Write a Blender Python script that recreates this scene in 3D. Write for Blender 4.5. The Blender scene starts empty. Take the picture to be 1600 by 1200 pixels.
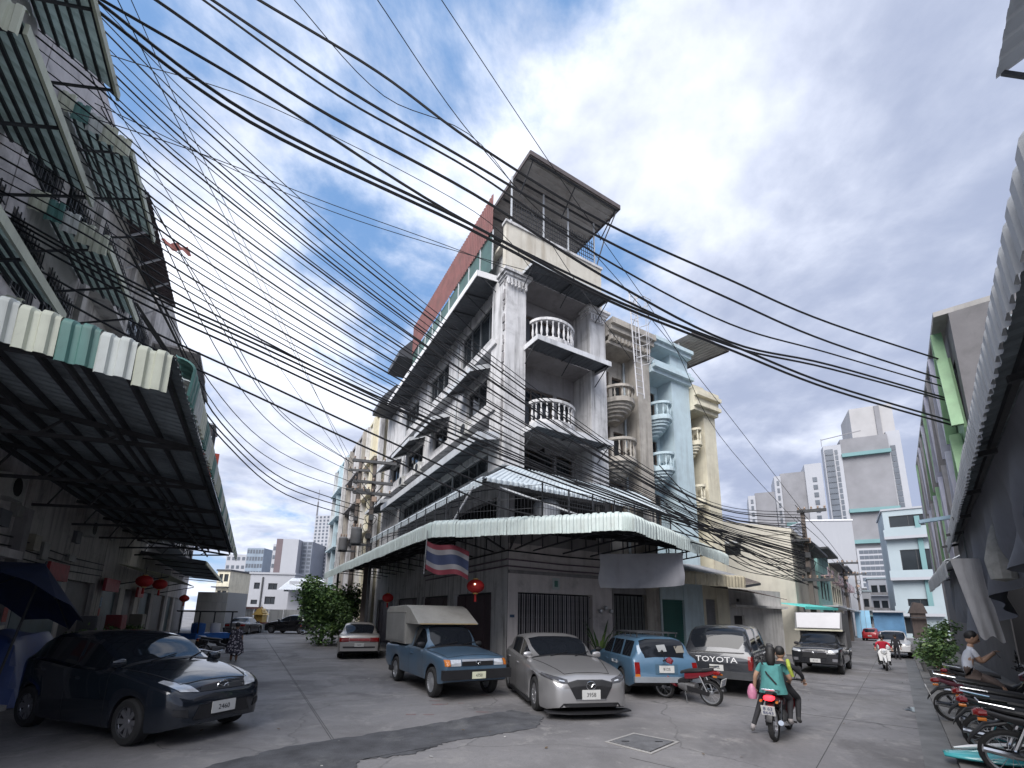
import bpy, bmesh, math, random
import numpy as np
from mathutils import Vector, Matrix, geometry
from mathutils.bvhtree import BVHTree
random.seed(7)
R = math.radians
scene = bpy.context.scene
COL = scene.collection
# ------------------------------------------------------------ camera
H, FPX, PX0, PY0, PITCH, ROLL = 2.0, 700., 800., 816., math.atan(.206), R(1.0)
cd = bpy.data.cameras.new('camera'); cam = bpy.data.objects.new('camera', cd); COL.objects.link(cam)
cd.sensor_width = 36; cd.lens = FPX/1600*36; cd.shift_y = (PY0-600)/1600; cd.clip_end = 3000; cd.clip_start = .05
cam.location = (0, 0, H)
cam.rotation_euler = (Matrix.Rotation(R(90)+PITCH, 3, 'X') @ Matrix.Rotation(ROLL, 3, 'Z')).to_euler()
scene.camera = cam
# ------------------------------------------------------------ sky
w = bpy.data.worlds.new('World'); scene.world = w; w.use_nodes = True
nt = w.node_tree; nt.nodes.clear()
def nd(t, typ, **kw):
    n = t.nodes.new(typ)
    for k, v in kw.items():
        if k.startswith('i_'):
            n.inputs[k[2:].replace('_', ' ')].default_value = v
        else: setattr(n, k, v)
    return n
def mth(t, op, a, b=None, c=None, clamp=False):
    n = t.nodes.new('ShaderNodeMath'); n.operation = op; n.use_clamp = clamp
    for i, x in enumerate((a, b, c)):
        if x is None: continue
        if isinstance(x, (int, float)): n.inputs[i].default_value = x
        else: t.links.new(x, n.inputs[i])
    return n.outputs[0]
def rng(t, x, a, b, c, d, smooth=True):
    n = t.nodes.new('ShaderNodeMapRange'); n.interpolation_type = 'SMOOTHSTEP' if smooth else 'LINEAR'
    t.links.new(x, n.inputs[0])
    for i, q in enumerate((a, b, c, d)): n.inputs[i+1].default_value = q
    return n.outputs[0]
def mixc(t, f, a, b):
    n = t.nodes.new('ShaderNodeMix'); n.data_type = 'RGBA'
    if isinstance(f, (int, float)): n.inputs[0].default_value = f
    else: t.links.new(f, n.inputs[0])
    for i, x in ((6, a), (7, b)):
        if isinstance(x, tuple): n.inputs[i].default_value = (*x[:3], 1)
        else: t.links.new(x, n.inputs[i])
    return n.outputs[2]
SUN_EL, SUN_AZ = R(44), R(208)          # azimuth clockwise from +Y
sky = nd(nt, 'ShaderNodeTexSky', sky_type='NISHITA', sun_disc=False, sun_elevation=SUN_EL, sun_rotation=SUN_AZ)
tc = nd(nt, 'ShaderNodeTexCoord'); sp = nd(nt, 'ShaderNodeSeparateXYZ'); nt.links.new(tc.outputs['Generated'], sp.inputs[0])
X, Y, Z = sp.outputs
zc = mth(nt, 'ADD', mth(nt, 'MAXIMUM', Z, 0.0), .20)
U = mth(nt, 'DIVIDE', X, zc); V = mth(nt, 'DIVIDE', Y, zc)
cb = nd(nt, 'ShaderNodeCombineXYZ'); nt.links.new(U, cb.inputs[0]); nt.links.new(V, cb.inputs[1])
def noise(t, vec, scale, detail=6, rough=.55, dist=0., off=(0, 0, 0)):
    mp = t.nodes.new('ShaderNodeMapping'); t.links.new(vec, mp.inputs[0]); mp.inputs['Location'].default_value = off
    n = t.nodes.new('ShaderNodeTexNoise'); t.links.new(mp.outputs[0], n.inputs['Vector'])
    n.inputs['Scale'].default_value = scale; n.inputs['Detail'].default_value = detail
    n.inputs['Roughness'].default_value = rough; n.inputs['Distortion'].default_value = dist
    return n.outputs['Fac']
n1 = noise(nt, cb.outputs[0], 1.5, 10, .60, .25, (3.1, 1.2, 0))
n2 = noise(nt, cb.outputs[0], .85, 6, .5, .2, (8.3, 4.4, 2))
n3 = noise(nt, cb.outputs[0], 2.6, 10, .58, .15, (1.3, 9.4, 5))
bil = mth(nt, 'SUBTRACT', 1., mth(nt, 'MULTIPLY', mth(nt, 'ABSOLUTE', mth(nt, 'SUBTRACT', noise(nt, cb.outputs[0], 2.0, 7, .52, .1, (2.2, 6.1, 1)), .5)), 3.2))
right = rng(nt, X, .05, .55, 0, 1)
nb = noise(nt, cb.outputs[0], .8, 3, .5, .4, (4.0, 1.0, 3))
band = mth(nt, 'MULTIPLY', rng(nt, nb, .40, .62, 0, 1), mth(nt, 'SUBTRACT', 1., right))
cov = mth(nt, 'ADD', mth(nt, 'SUBTRACT', n1, mth(nt, 'MULTIPLY', band, .16)), mth(nt, 'MULTIPLY', right, .22))
cov = mth(nt, 'ADD', cov, mth(nt, 'MULTIPLY', rng(nt, Z, .0, .32, 1, 0), .07))
fac = rng(nt, cov, .31, .50, 0, 1)
sh = mth(nt, 'ADD', mth(nt, 'ADD', mth(nt, 'MULTIPLY', n2, .5), mth(nt, 'MULTIPLY', n3, .45)), mth(nt, 'MULTIPLY', bil, .13))
sh = mth(nt, 'SUBTRACT', sh, mth(nt, 'MULTIPLY', right, .14))
light = rng(nt, sh, .40, .70, 0, 1)
cl = mixc(nt, light, (2.35, 2.7, 3.7), (6.6, 6.9, 7.7))
skyc = mixc(nt, .7, sky.outputs[0], (1.25, 2.4, 4.5))
col = mixc(nt, fac, skyc, cl)
hz = rng(nt, Z, -.02, .12, .55, 0)
col = mixc(nt, hz, col, (4.4, 4.8, 5.8))
bg = nd(nt, 'ShaderNodeBackground'); bg.inputs[1].default_value = .1
nt.links.new(col, bg.inputs[0]); out = nd(nt, 'ShaderNodeOutputWorld'); nt.links.new(bg.outputs[0], out.inputs[0])
sl = bpy.data.lights.new('sun', 'SUN'); sl.energy = 2.7; sl.angle = R(50); sl.color = (1, .965, .93)
so = bpy.data.objects.new('sun', sl); COL.objects.link(so)
so.rotation_euler = Vector((math.sin(SUN_AZ)*math.cos(SUN_EL), math.cos(SUN_AZ)*math.cos(SUN_EL), math.sin(SUN_EL))).to_track_quat('Z', 'Y').to_euler()
scene.view_settings.view_transform = 'Standard'; scene.view_settings.look = 'None'
scene.view_settings.exposure = 0.95; scene.view_settings.gamma = 1; scene.view_settings.use_curve_mapping = False
# ------------------------------------------------------------ placing helpers
_F = Vector((0, math.cos(PITCH), math.sin(PITCH))); _r = Vector((1, 0, 0)); _u = Vector((0, -math.sin(PITCH), math.cos(PITCH)))
_R = math.cos(ROLL)*_r+math.sin(ROLL)*_u; _U = -math.sin(ROLL)*_r+math.cos(ROLL)*_u
def ray(x, y): return _F+_R*((x-PX0)/FPX)-_U*((y-PY0)/FPX)
def at(x, y, Yd): d = ray(x, y); return Vector((0, 0, H))+d*(Yd/d.y)
def gp(x, y, z=0.): d = ray(x, y); return Vector((0, 0, H))+d*((z-H)/d.z)
FA, FB = R(30), R(-40.3)                # street frames: local x across, local y along
def fr(rot, x, y, z=0.): c, s = math.cos(rot), math.sin(rot); return Vector((c*x-s*y, s*x+c*y, z))
# ------------------------------------------------------------ materials
MATS = {}
def mat(name, col, rough=.75, var=.18, scale=2.2, bump=.15, streak=0., dirt=(.09, .085, .08), metal=0., grime=0., rnd=0., fine=35., spec=.5, emit=0., coat=0.):
    if name in MATS: return MATS[name]
    m = bpy.data.materials.new(name); m.use_nodes = True; t = m.node_tree; b = t.nodes['Principled BSDF']
    tcx = t.nodes.new('ShaderNodeTexCoord'); ob = tcx.outputs['Object']
    c = np.array(col)
    nz = noise(t, ob, scale, 6, .6)
    f = rng(t, nz, .3, .7, 0, 1, False)
    colr = mixc(t, f, tuple(c*(1-var)), tuple(np.minimum(c*(1+var), .92)))
    if rnd:
        oi = t.nodes.new('ShaderNodeObjectInfo'); k = rng(t, oi.outputs['Random'], 0, 1, 1-rnd, 1+rnd, False)
        mm = t.nodes.new('ShaderNodeMix'); mm.data_type = 'RGBA'; mm.blend_type = 'MULTIPLY'; mm.inputs[0].default_value = 1
        t.links.new(colr, mm.inputs[6]); t.links.new(k, mm.inputs[7]); colr = mm.outputs[2]
    if streak:
        mp = t.nodes.new('ShaderNodeMapping'); mp.inputs['Scale'].default_value = (1.7, 1.7, .13); t.links.new(ob, mp.inputs[0])
        sn = noise(t, mp.outputs[0], 2.0, 6, .65, 0, (2, 5, 1)); sn2 = noise(t, ob, .45, 4, .6, 0, (7, 1, 3))
        k = mth(t, 'MULTIPLY', rng(t, sn, .45, .70, 0, 1), rng(t, sn2, .3, .65, .3, 1))
        colr = mixc(t, mth(t, 'MULTIPLY', k, streak), colr, dirt)
    if grime:
        gn = noise(t, ob, 1.1, 8, .7, .4, (5, 2, 8))
        colr = mixc(t, mth(t, 'MULTIPLY', rng(t, gn, .5, .72, 0, 1), grime), colr, dirt)
    t.links.new(colr, b.inputs['Base Color'])
    b.inputs['Roughness'].default_value = rough; b.inputs['Metallic'].default_value = metal
    b.inputs['Specular IOR Level'].default_value = spec; b.inputs['Coat Weight'].default_value = coat
    if emit: t.links.new(colr, b.inputs['Emission Color']); b.inputs['Emission Strength'].default_value = emit
    if bump:
        bn = noise(t, ob, fine, 4, .6); bp = t.nodes.new('ShaderNodeBump'); bp.inputs['Strength'].default_value = bump; bp.inputs['Distance'].default_value = .02
        t.links.new(bn, bp.inputs['Height']); t.links.new(bp.outputs[0], b.inputs['Normal'])
    MATS[name] = m; return m
def translucent(m, k):
    """thin fibreglass sheet: part of the light passes through"""
    t = m.node_tree; b = t.nodes['Principled BSDF']; o = t.nodes['Material Output']; tr = t.nodes.new('ShaderNodeBsdfTranslucent'); mx = t.nodes.new('ShaderNodeMixShader'); mx.inputs[0].default_value = k
    if b.inputs['Base Color'].links: t.links.new(b.inputs['Base Color'].links[0].from_socket, tr.inputs[0])
    t.links.new(b.outputs[0], mx.inputs[1]); t.links.new(tr.outputs[0], mx.inputs[2]); t.links.new(mx.outputs[0], o.inputs['Surface']); return m
def gmat(name, col=(.010, .012, .016), rough=.05, spec=.38):
    return mat(name, col, rough, .15, .6, 0., spec=spec)
def paint(name, col, metal=.0, rough=.32, grime=.0): return mat(name, col, rough, .05, 1.5, 0., metal=metal, coat=.6, grime=grime, dirt=(.10, .09, .08))
# ------------------------------------------------------------ mesh builder
class MB:
    def __init__(s): s.v = []; s.f = []; s.m = []; s.c = 0
    def add(s, pts, faces):
        o = len(s.v); s.v += [tuple(p) for p in pts]
        for f in faces: s.f.append(tuple(o+i for i in f)); s.m.append(s.c)
        return s
    def box(s, x0, x1, y0, y1, z0, z1):
        return s.add([(x0, y0, z0), (x1, y0, z0), (x1, y1, z0), (x0, y1, z0), (x0, y0, z1), (x1, y0, z1), (x1, y1, z1), (x0, y1, z1)],
              [(0, 3, 2, 1), (4, 5, 6, 7), (0, 1, 5, 4), (1, 2, 6, 5), (2, 3, 7, 6), (3, 0, 4, 7)])
    def bar(s, p, q, w, h=None, up=(0, 0, 1)):
        h = h or w; p = Vector(p); q = Vector(q); d = (q-p).normalized(); up = Vector(up)
        if abs(d.dot(up)) > .98: up = Vector((1, 0, 0))
        a = d.cross(up).normalized()*(w/2); b = a.cross(d).normalized()*(h/2)
        P = [e+i*a+j*b for e in (p, q) for i, j in ((-1, -1), (1, -1), (1, 1), (-1, 1))]
        return s.add(P, [(0, 1, 2, 3), (7, 6, 5, 4), (0, 4, 5, 1), (1, 5, 6, 2), (2, 6, 7, 3), (3, 7, 4, 0)])
    def tube(s, pts, r, n=6, cap=True):
        pts = [Vector(p) for p in pts]; rings = []; o = len(s.v); up = None
        for i, p in enumerate(pts):
            d = (pts[min(i+1, len(pts)-1)]-pts[max(i-1, 0)]).normalized()
            if up is None: up = Vector((0, 0, 1)) if abs(d.z) < .9 else Vector((1, 0, 0))
            a = d.cross(up).normalized(); b = a.cross(d).normalized(); up = b
            rr = r[i] if isinstance(r, (list, tuple)) else r
            for k in range(n):
                t = 2*math.pi*k/n; s.v.append(tuple(p+a*(math.cos(t)*rr)+b*(math.sin(t)*rr)))
        for i in range(len(pts)-1):
            for k in range(n):
                k2 = (k+1) % n; s.f.append((o+i*n+k, o+(i+1)*n+k, o+(i+1)*n+k2, o+i*n+k2)); s.m.append(s.c)
        if cap:
            s.f.append(tuple(o+k for k in range(n))); s.m.append(s.c)
            s.f.append(tuple(o+(len(pts)-1)*n+k for k in reversed(range(n)))); s.m.append(s.c)
        return s
    def lathe(s, prof, c=(0, 0, 0), ax=(0, 0, 1), n=16, a0=0., a1=2*math.pi):
        ax = Vector(ax).normalized(); u = ax.orthogonal().normalized() if abs(ax.z) < .99 else Vector((1, 0, 0)); v = ax.cross(u); c = Vector(c); o = len(s.v)
        full = abs(a1-a0-2*math.pi) < 1e-6; k_ = n if full else n+1
        for rr, h in prof:
            for k in range(k_):
                t = a0+(a1-a0)*k/n; s.v.append(tuple(c+ax*h+u*(rr*math.cos(t))+v*(rr*math.sin(t))))
        for i in range(len(prof)-1):
            for k in range(n):
                k2 = (k+1) % k_; s.f.append((o+i*k_+k, o+i*k_+k2, o+(i+1)*k_+k2, o+(i+1)*k_+k)); s.m.append(s.c)
        return s
    def prism(s, poly, vec):
        n = len(poly); vec = Vector(vec); P = [Vector(p) for p in poly]
        s.add(P+[p+vec for p in P], [tuple(range(n))[::-1], tuple(range(n, 2*n))]+[(i, (i+1) % n, n+(i+1) % n, n+i) for i in range(n)]); return s
    def quad(s, a, b, c, d): return s.add([a, b, c, d], [(0, 1, 2, 3)])
    def corr(s, p0, p1, q0, q1, pitch=.2, amp=.03, seg=1, nrm=None, curl=None):
        """sheet: waves counted along p0>p1, ribs run p>q; curl = list of (t, offset vector)"""
        p0, p1, q0, q1 = map(Vector, (p0, p1, q0, q1)); L = (p1-p0).length; nw = max(1, int(L/pitch))
        nrm = Vector(nrm) if nrm else (p1-p0).cross(q0-p0).normalized()
        prof = [(0, 0), (.3, 0), (.42, 1), (.88, 1)]; us = [((i+a)/nw, h) for i in range(nw) for a, h in prof]+[(1., 0)]
        rows = curl or [(k/seg, Vector((0, 0, 0))) for k in range(seg+1)]; o = len(s.v)
        for t, ov in rows:
            for u_, h in us: s.v.append(tuple(p0.lerp(p1, u_).lerp(q0.lerp(q1, u_), t)+nrm*(h*amp)+Vector(ov)))
        W = len(us)
        for j in range(len(rows)-1):
            for i in range(W-1): s.f.append((o+j*W+i, o+j*W+i+1, o+(j+1)*W+i+1, o+(j+1)*W+i)); s.m.append(s.c)
        return s
    def wall(s, P, u0, u1, z0, z1, holes=(), depth=.25):
        """P(u, z, d) maps wall coordinates to local points; holes are (ua, ub, za, zb)"""
        us = sorted({u0, u1, *[min(max(h[i], u0), u1) for h in holes for i in (0, 1)]}); zs = sorted({z0, z1, *[min(max(h[i], z0), z1) for h in holes for i in (2, 3)]})
        for a, b in zip(us, us[1:]):
            for c, d in zip(zs, zs[1:]):
                mu, mz = (a+b)/2, (c+d)/2
                if any(h[0] < mu < h[1] and h[2] < mz < h[3] for h in holes): continue
                s.quad(P(a, c, 0), P(b, c, 0), P(b, d, 0), P(a, d, 0))
        for a, b, c, d in holes:
            for (e, g), (h, i) in (((a, c), (b, c)), ((b, c), (b, d)), ((b, d), (a, d)), ((a, d), (a, c))):
                s.quad(P(e, g, 0), P(h, i, 0), P(h, i, depth), P(e, g, depth))
        return s
    def build(s, name, mats, parent=None, smooth=False, loc=None, rot=None, ang=35):
        me = bpy.data.meshes.new(name); me.from_pydata(s.v, [], s.f)
        for m in (mats if isinstance(mats, (list, tuple)) else [mats]): me.materials.append(m)
        me.polygons.foreach_set('material_index', s.m)
        bm = bmesh.new(); bm.from_mesh(me); bmesh.ops.recalc_face_normals(bm, faces=bm.faces)
        if smooth:
            for f in bm.faces: f.smooth = True
            for e in bm.edges:
                if len(e.link_faces) == 2 and e.calc_face_angle(0) > R(ang): e.smooth = False
        bm.to_mesh(me); bm.free()
        o = bpy.data.objects.new(name, me); COL.objects.link(o)
        if parent: o.parent = parent
        if loc is not None: o.location = loc
        if rot is not None: o.rotation_euler = rot
        return o
def tag(o, label=None, cat=None, group=None, kind=None):
    for k, v in (('label', label), ('category', cat), ('group', group), ('kind', kind)):
        if v: o[k] = v
    return o
def thing(name, label, cat, loc=(0, 0, 0), rz=0., group=None):
    o = bpy.data.objects.new(name, None); o.empty_display_size = .2; COL.objects.link(o)
    o.location = loc; o.rotation_euler = (0, 0, rz); return tag(o, label, cat, group)
def link_copy(o, parent=None, loc=None, rot=None):
    c = o.copy(); COL.objects.link(c)
    if parent: c.parent = parent
    if loc is not None: c.location = loc
    if rot is not None: c.rotation_euler = rot
    return c
def copy_tree(o, parent=None):
    c = link_copy(o, parent)
    for ch in list(o.children): copy_tree(ch, c)
    return c
def text_mesh(body, size, name, m, parent, loc, rot, depth=.004, align='CENTER', sx=1.):
    cu = bpy.data.curves.new('t', 'FONT'); cu.body = body; cu.size = size; cu.extrude = depth; cu.align_x = align; cu.align_y = 'CENTER'
    cu.resolution_u = 2
    ob = bpy.data.objects.new('t', cu); COL.objects.link(ob)
    dg = bpy.context.evaluated_depsgraph_get(); me = bpy.data.meshes.new_from_object(ob.evaluated_get(dg))
    COL.objects.unlink(ob); bpy.data.objects.remove(ob)
    me.materials.clear(); me.materials.append(m); me.transform(Matrix.Diagonal((sx, 1, 1, 1)))
    o = bpy.data.objects.new(name, me); COL.objects.link(o); o.parent = parent; o.location = loc; o.rotation_euler = rot; return o
# common materials
m_black = mat('black_plastic', (.012, .012, .014), .5, .2, 4, .05)
m_rubber = mat('tyre_rubber', (.016, .016, .017), .85, .25, 6, .1)
m_steel = mat('dark_steel', (.035, .037, .042), .55, .3, 5, .08)
m_alu = mat('brushed_aluminium', (.42, .43, .45), .35, .12, 5, .05, metal=.7)
m_chrome = mat('chrome', (.6, .61, .63), .12, .05, 3, 0, metal=1)
m_white = mat('white_paint', (.72, .72, .73), .6, .06, 3, .05)
m_glass = gmat('tinted_glass')
m_glass2 = gmat('window_glass', (.025, .03, .035), .08)
m_head = mat('headlight_glass', (.55, .57, .6), .08, .2, 9, 0, metal=.3)
m_red = mat('red_lens', (.16, .008, .008), .15, .25, 14, 0)
m_amber = mat('amber_lens', (.42, .13, .02), .2, .2, 10, 0)
m_plate = mat('plate_white', (.48, .48, .47), .5, .05, 8, 0)
m_wall = mat('white_wall', (.60, .595, .60), .85, .10, 1.4, .25, streak=.85, grime=.38, dirt=(.085, .083, .085))
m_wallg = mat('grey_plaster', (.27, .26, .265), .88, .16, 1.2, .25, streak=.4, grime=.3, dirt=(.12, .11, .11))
m_cream = mat('cream_wall', (.62, .58, .46), .85, .10, 1.4, .2, streak=.35, grime=.2, dirt=(.25, .2, .14))
m_blue = mat('pale_blue_wall', (.47, .575, .62), .85, .10, 1.4, .2, streak=.35, grime=.18, dirt=(.22, .24, .25))
m_beige = mat('beige_stone', (.40, .37, .33), .9, .2, 1.6, .3, streak=.6, grime=.3, dirt=(.12, .11, .10))
m_conc = mat('concrete', (.30, .29, .28), .9, .18, 1.0, .3, streak=.45, grime=.3, dirt=(.12, .11, .11))
m_zinc = mat('zinc_sheet', (.56, .58, .60), .5, .12, 1.2, .05, streak=.25, dirt=(.22, .2, .18), metal=.15)
m_mint = mat('mint_sheet', (.50, .58, .56), .55, .10, 1.2, .05, streak=.3, grime=.15, dirt=(.25, .25, .22))
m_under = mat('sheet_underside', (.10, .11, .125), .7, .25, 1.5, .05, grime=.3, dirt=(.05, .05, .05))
m_dark = mat('interior_shade_paint', (.012, .012, .014), .9, .2, 1, 0)  # near-black colour standing in for the shade inside rooms
# ============================================================ GROUND
def ground_mat():
    m = mat('road_concrete', (.185, .178, .182), .82, .16, .55, .0)
    t = m.node_tree; b = t.nodes['Principled BSDF']; base = b.inputs['Base Color'].links[0].from_socket
    ob = [n for n in t.nodes if n.type == 'TEX_COORD'][0].outputs['Object']
    st = noise(t, ob, .28, 8, .68, .6, (4, 2, 0)); fn = noise(t, ob, 9, 6, .7); bl = noise(t, ob, 1.6, 8, .72, .5, (9, 3, 1))
    c = mixc(t, mth(t, 'MULTIPLY', rng(t, st, .44, .62, 0, 1), .72), base, (.085, .082, .085))
    c = mixc(t, mth(t, 'MULTIPLY', rng(t, bl, .52, .66, 0, 1), .65), c, (.28, .268, .258))
    c = mixc(t, mth(t, 'MULTIPLY', rng(t, bl, .30, .42, 1, 0), .5), c, (.10, .098, .10))
    c = mixc(t, mth(t, 'MULTIPLY', rng(t, fn, .45, .70, 0, 1), .5), c, (.13, .125, .125))
    vo = t.nodes.new('ShaderNodeTexVoronoi'); vo.feature = 'DISTANCE_TO_EDGE'; vo.inputs['Scale'].default_value = .22
    ad = t.nodes.new('ShaderNodeVectorMath'); ad.operation = 'ADD'; nv = t.nodes.new('ShaderNodeTexNoise'); nv.inputs['Scale'].default_value = .9; nv.inputs['Detail'].default_value = 7
    t.links.new(ob, nv.inputs['Vector']); t.links.new(ob, ad.inputs[0]); t.links.new(nv.outputs['Color'], ad.inputs[1]); t.links.new(ad.outputs[0], vo.inputs['Vector'])
    cr = rng(t, vo.outputs['Distance'], .0, .006, 1, 0)
    c = mixc(t, mth(t, 'MULTIPLY', cr, .55), c, (.05, .05, .05))
    pt = noise(t, ob, .11, 3, .5, 1.2, (2, 7, 4)); c = mixc(t, mth(t, 'MULTIPLY', rng(t, pt, .52, .56, 0, 1), .28), c, (.25, .24, .235))
    t.links.new(c, b.inputs['Base Color'])
    rg = rng(t, st, .4, .7, .62, .9); t.links.new(rg, b.inputs['Roughness'])
    bp = t.nodes.new('ShaderNodeBump'); bp.inputs['Strength'].default_value = .6; bp.inputs['Distance'].default_value = .015
    hh = mth(t, 'SUBTRACT', mth(t, 'ADD', noise(t, ob, 26, 5, .7), mth(t, 'MULTIPLY', bl, 2.)), mth(t, 'MULTIPLY', cr, .7))
    t.links.new(hh, bp.inputs['Height']); t.links.new(bp.outputs[0], b.inputs['Normal'])
    return m
g = MB(); N = 24
for i in range(N):
    for j in range(N):
        a = [(-900+1800*k/N, -300+1500*l/N, 0) for k, l in ((i, j), (i+1, j), (i+1, j+1), (i, j+1))]
        g.quad(*a)
tag(g.build('ground', ground_mat()), kind='structure')
# dark asphalt repair strip
def ragged(pts, jit, n=7):
    o = []
    for i, p in enumerate(pts):
        q = pts[(i+1) % len(pts)]
        for k in range(n):
            t = k/n; e = p.lerp(q, t); o.append(e+Vector((random.uniform(-jit, jit), random.uniform(-jit, jit), 0)) if k else e)
    return o
m_patch = mat('patch_asphalt', (.068, .069, .076), .9, .35, 2.5, .7, grime=.75, dirt=(.15, .15, .15), fine=45)
pp = [gp(*q) for q in ((300, 1205), (445, 1168), (660, 1135), (800, 1110), (850, 1120), (838, 1138), (700, 1160), (640, 1180), (560, 1188), (545, 1215))]
b = MB(); b.prism([p+Vector((0, 0, .005)) for p in ragged(pp, .045, 18)], (0, 0, .006)); tag(b.build('asphalt_patch', m_patch), kind='structure')
b = MB(); rs_ = random.Random(2)
for _ in range(9):
    c_ = gp(rs_.uniform(600, 760), rs_.uniform(1078, 1122)); l_ = rs_.uniform(.08, .35); b.prism([c_+Vector((rs_.uniform(-.02, .02)+l_*k, rs_.uniform(-.03, .03), .004)) for k in (0, .5, 1)]+[c_+Vector((l_*k, .03+rs_.uniform(0, .05), .004)) for k in (1, .5, 0)], (0, 0, .001))
tag(b.build('worn_paint', mat('faded_red_paint', (.19, .12, .12), .9, .3, 6, .2, grime=.6, dirt=(.2, .19, .19))), 'worn traces of faded red paint on the road before the blue pickup', 'road paint', kind='stuff')
# steel drain cover in its concrete frame
mh = [gp(*q) for q in ((945, 1160), (990, 1146), (1062, 1160), (1018, 1179))]; mc = sum(mh, Vector())/4
t = thing('drain_cover', 'square steel drain cover set flush in the road in front of the silver hatchback', 'drain cover', mc)
m_dc = mat('worn_iron', (.115, .115, .12), .7, .3, 5, .4, grime=.4, dirt=(.06, .05, .045))
def inset(k, z): return [(p-mc)*k+Vector((0, 0, z)) for p in mh]
MB().prism(inset(.84, .006), (0, 0, .012)).build('plate', m_dc, t)
b = MB(); o_, i_ = inset(1.0, .004), inset(.9, .004)
for k in range(4): b.prism([o_[k], o_[(k+1) % 4], i_[(k+1) % 4], i_[k]], (0, 0, .010))
b.build('frame', m_conc, t)
for s in (-1, 1):
    a = (mh[0]-mc)*.45*s; MB().bar(a+Vector((-.06, 0, .02)), a+Vector((.06, 0, .02)), .03, .01).build('lifting_slot', m_black, t)
# slab joints in the right-hand street, gutter and low kerb on its right
b = MB()
for x in (-1.1, ): b.bar(fr(FB, x, 4, .0025), fr(FB, x, 60, .0025), .010, .003)
for y in (6.5, 12, 18, 24, 30, 38, 48): b.bar(fr(FB, -3.2, y, .003), fr(FB, .3, y, .003), .010, .003)
tag(b.build('road_joints', mat('joint_tar', (.06, .06, .06), .9, .2, 3, .1)), kind='structure')
b = MB()
for k in range(2): b.bar(fr(FA, 1.4+.04*k, 5+k*.5, .0025), fr(FA, 1.5, 44, .0025), .010, .003)
tag(b.build('lane_joint', MATS['joint_tar']), kind='structure')
b = MB(); y = 4.
while y < 60: b.prism([fr(FB, .42, y), fr(FB, 4.0, y), fr(FB, 4.0, y+2.96), fr(FB, .42, y+2.96)], (0, 0, .05+.004*random.random())); y += 3
tag(b.build('pavement', mat('pavement_concrete', (.16, .155, .15), .9, .2, 1.2, .3, grime=.6, dirt=(.06, .06, .055))), kind='structure')
b = MB(); b.prism([fr(FB, .05, 4, .004), fr(FB, .41, 4, .004), fr(FB, .41, 60, .004), fr(FB, .05, 60, .004)], (0, 0, .008))
tag(b.build('gutter', mat('gutter_concrete', (.13, .13, .13), .6, .3, 2, .3, grime=.6, dirt=(.04, .04, .04))), kind='structure')
b = MB(); b.prism([p+Vector((0, 0, .006)) for p in ragged([gp(*q) for q in ((1410, 1108), (1440, 1102), (1462, 1106), (1462, 1116), (1425, 1114))], .1, 5)], (0, 0, .004))
tag(b.build('puddle', mat('still_water', (.03, .03, .032), .03, .1, 3, 0)), kind='structure')
# ============================================================ CORNER HOUSE
def fw(u, z, d): return (u, d, z)
def lw(u, z, d): return (d, u, z)
def window(par, W, u0, u1, z0, z1, d, cols=2, rows=1, mf=None, mg=None, t=.06, name='window'):
    """frame part with a pane sub-part, set back by d in wall W"""
    b = MB(); mf = mf or m_steel
    def bx(a, c, e, g, d0, d1):
        P = [W(a, e, d0), W(c, e, d0), W(c, g, d0), W(a, g, d0)]; q = Vector(W(a, e, d1))-Vector(W(a, e, d0)); b.prism(P, q)
    bx(u0, u1, z0, z0+t, d-.04, d+.04); bx(u0, u1, z1-t, z1, d-.04, d+.04)
    for k in range(cols+1):
        c = u0+t/2+(u1-u0-t)*k/cols; bx(c-t/2, c+t/2, z0+t, z1-t, d-.036, d+.036)
    for k in range(1, rows):
        c = z0+(z1-z0)*k/rows; bx(u0+t, u1-t, c-t/2, c+t/2, d-.03, d+.03)
    f = b.build(name, mf, par)
    p = MB(); p.quad(W(u0, z0, d+.02), W(u1, z0, d+.02), W(u1, z1, d+.02), W(u0, z1, d+.02)); p.build('pane', mg or m_glass2, f); return f
def grille(par, W, u0, u1, z0, z1, d, dx=.14, dz=.5, r=.016, name='window_grille', m=None):
    b = MB(); u = u0
    while u <= u1+1e-6: b.bar(W(u, z0, d), W(u, z1, d), r); u += dx
    z = z0
    while z <= z1+1e-6: b.bar(W(u0, z, d), W(u1, z, d), r*1.2); z += dz
    return b.build(name, m or m_steel, par)
def folding_gate(par, W, u0, u1, z1, d, m, name='folding_gate'):
    """steel folding gate: each slat an object of its own"""
    b = MB(); tw = Vector(W(u0, 0, d)); 
    for z in (.05, z1*.35, z1*.68, z1-.06): b.bar(W(u0, z, d+.035), W(u1, z, d+.035), .03, .03)
    g_ = b.build(name, m_steel, par); s0 = None; k = 0; u = u0+.05
    while u < u1-.04:
        if s0 is None:
            s = MB(); s.bar((0, 0, .03), (0, 0, z1-.03), .045, .022, up=Vector(W(0, 0, 1))-Vector(W(0, 0, 0))); s0 = s.build('slat', m, g_); o = s0
        else: o = link_copy(s0, g_)
        o.location = Vector(W(u, 0, d+(.012 if k % 2 else -.012))); u += .105; k += 1
    return g_
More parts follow.
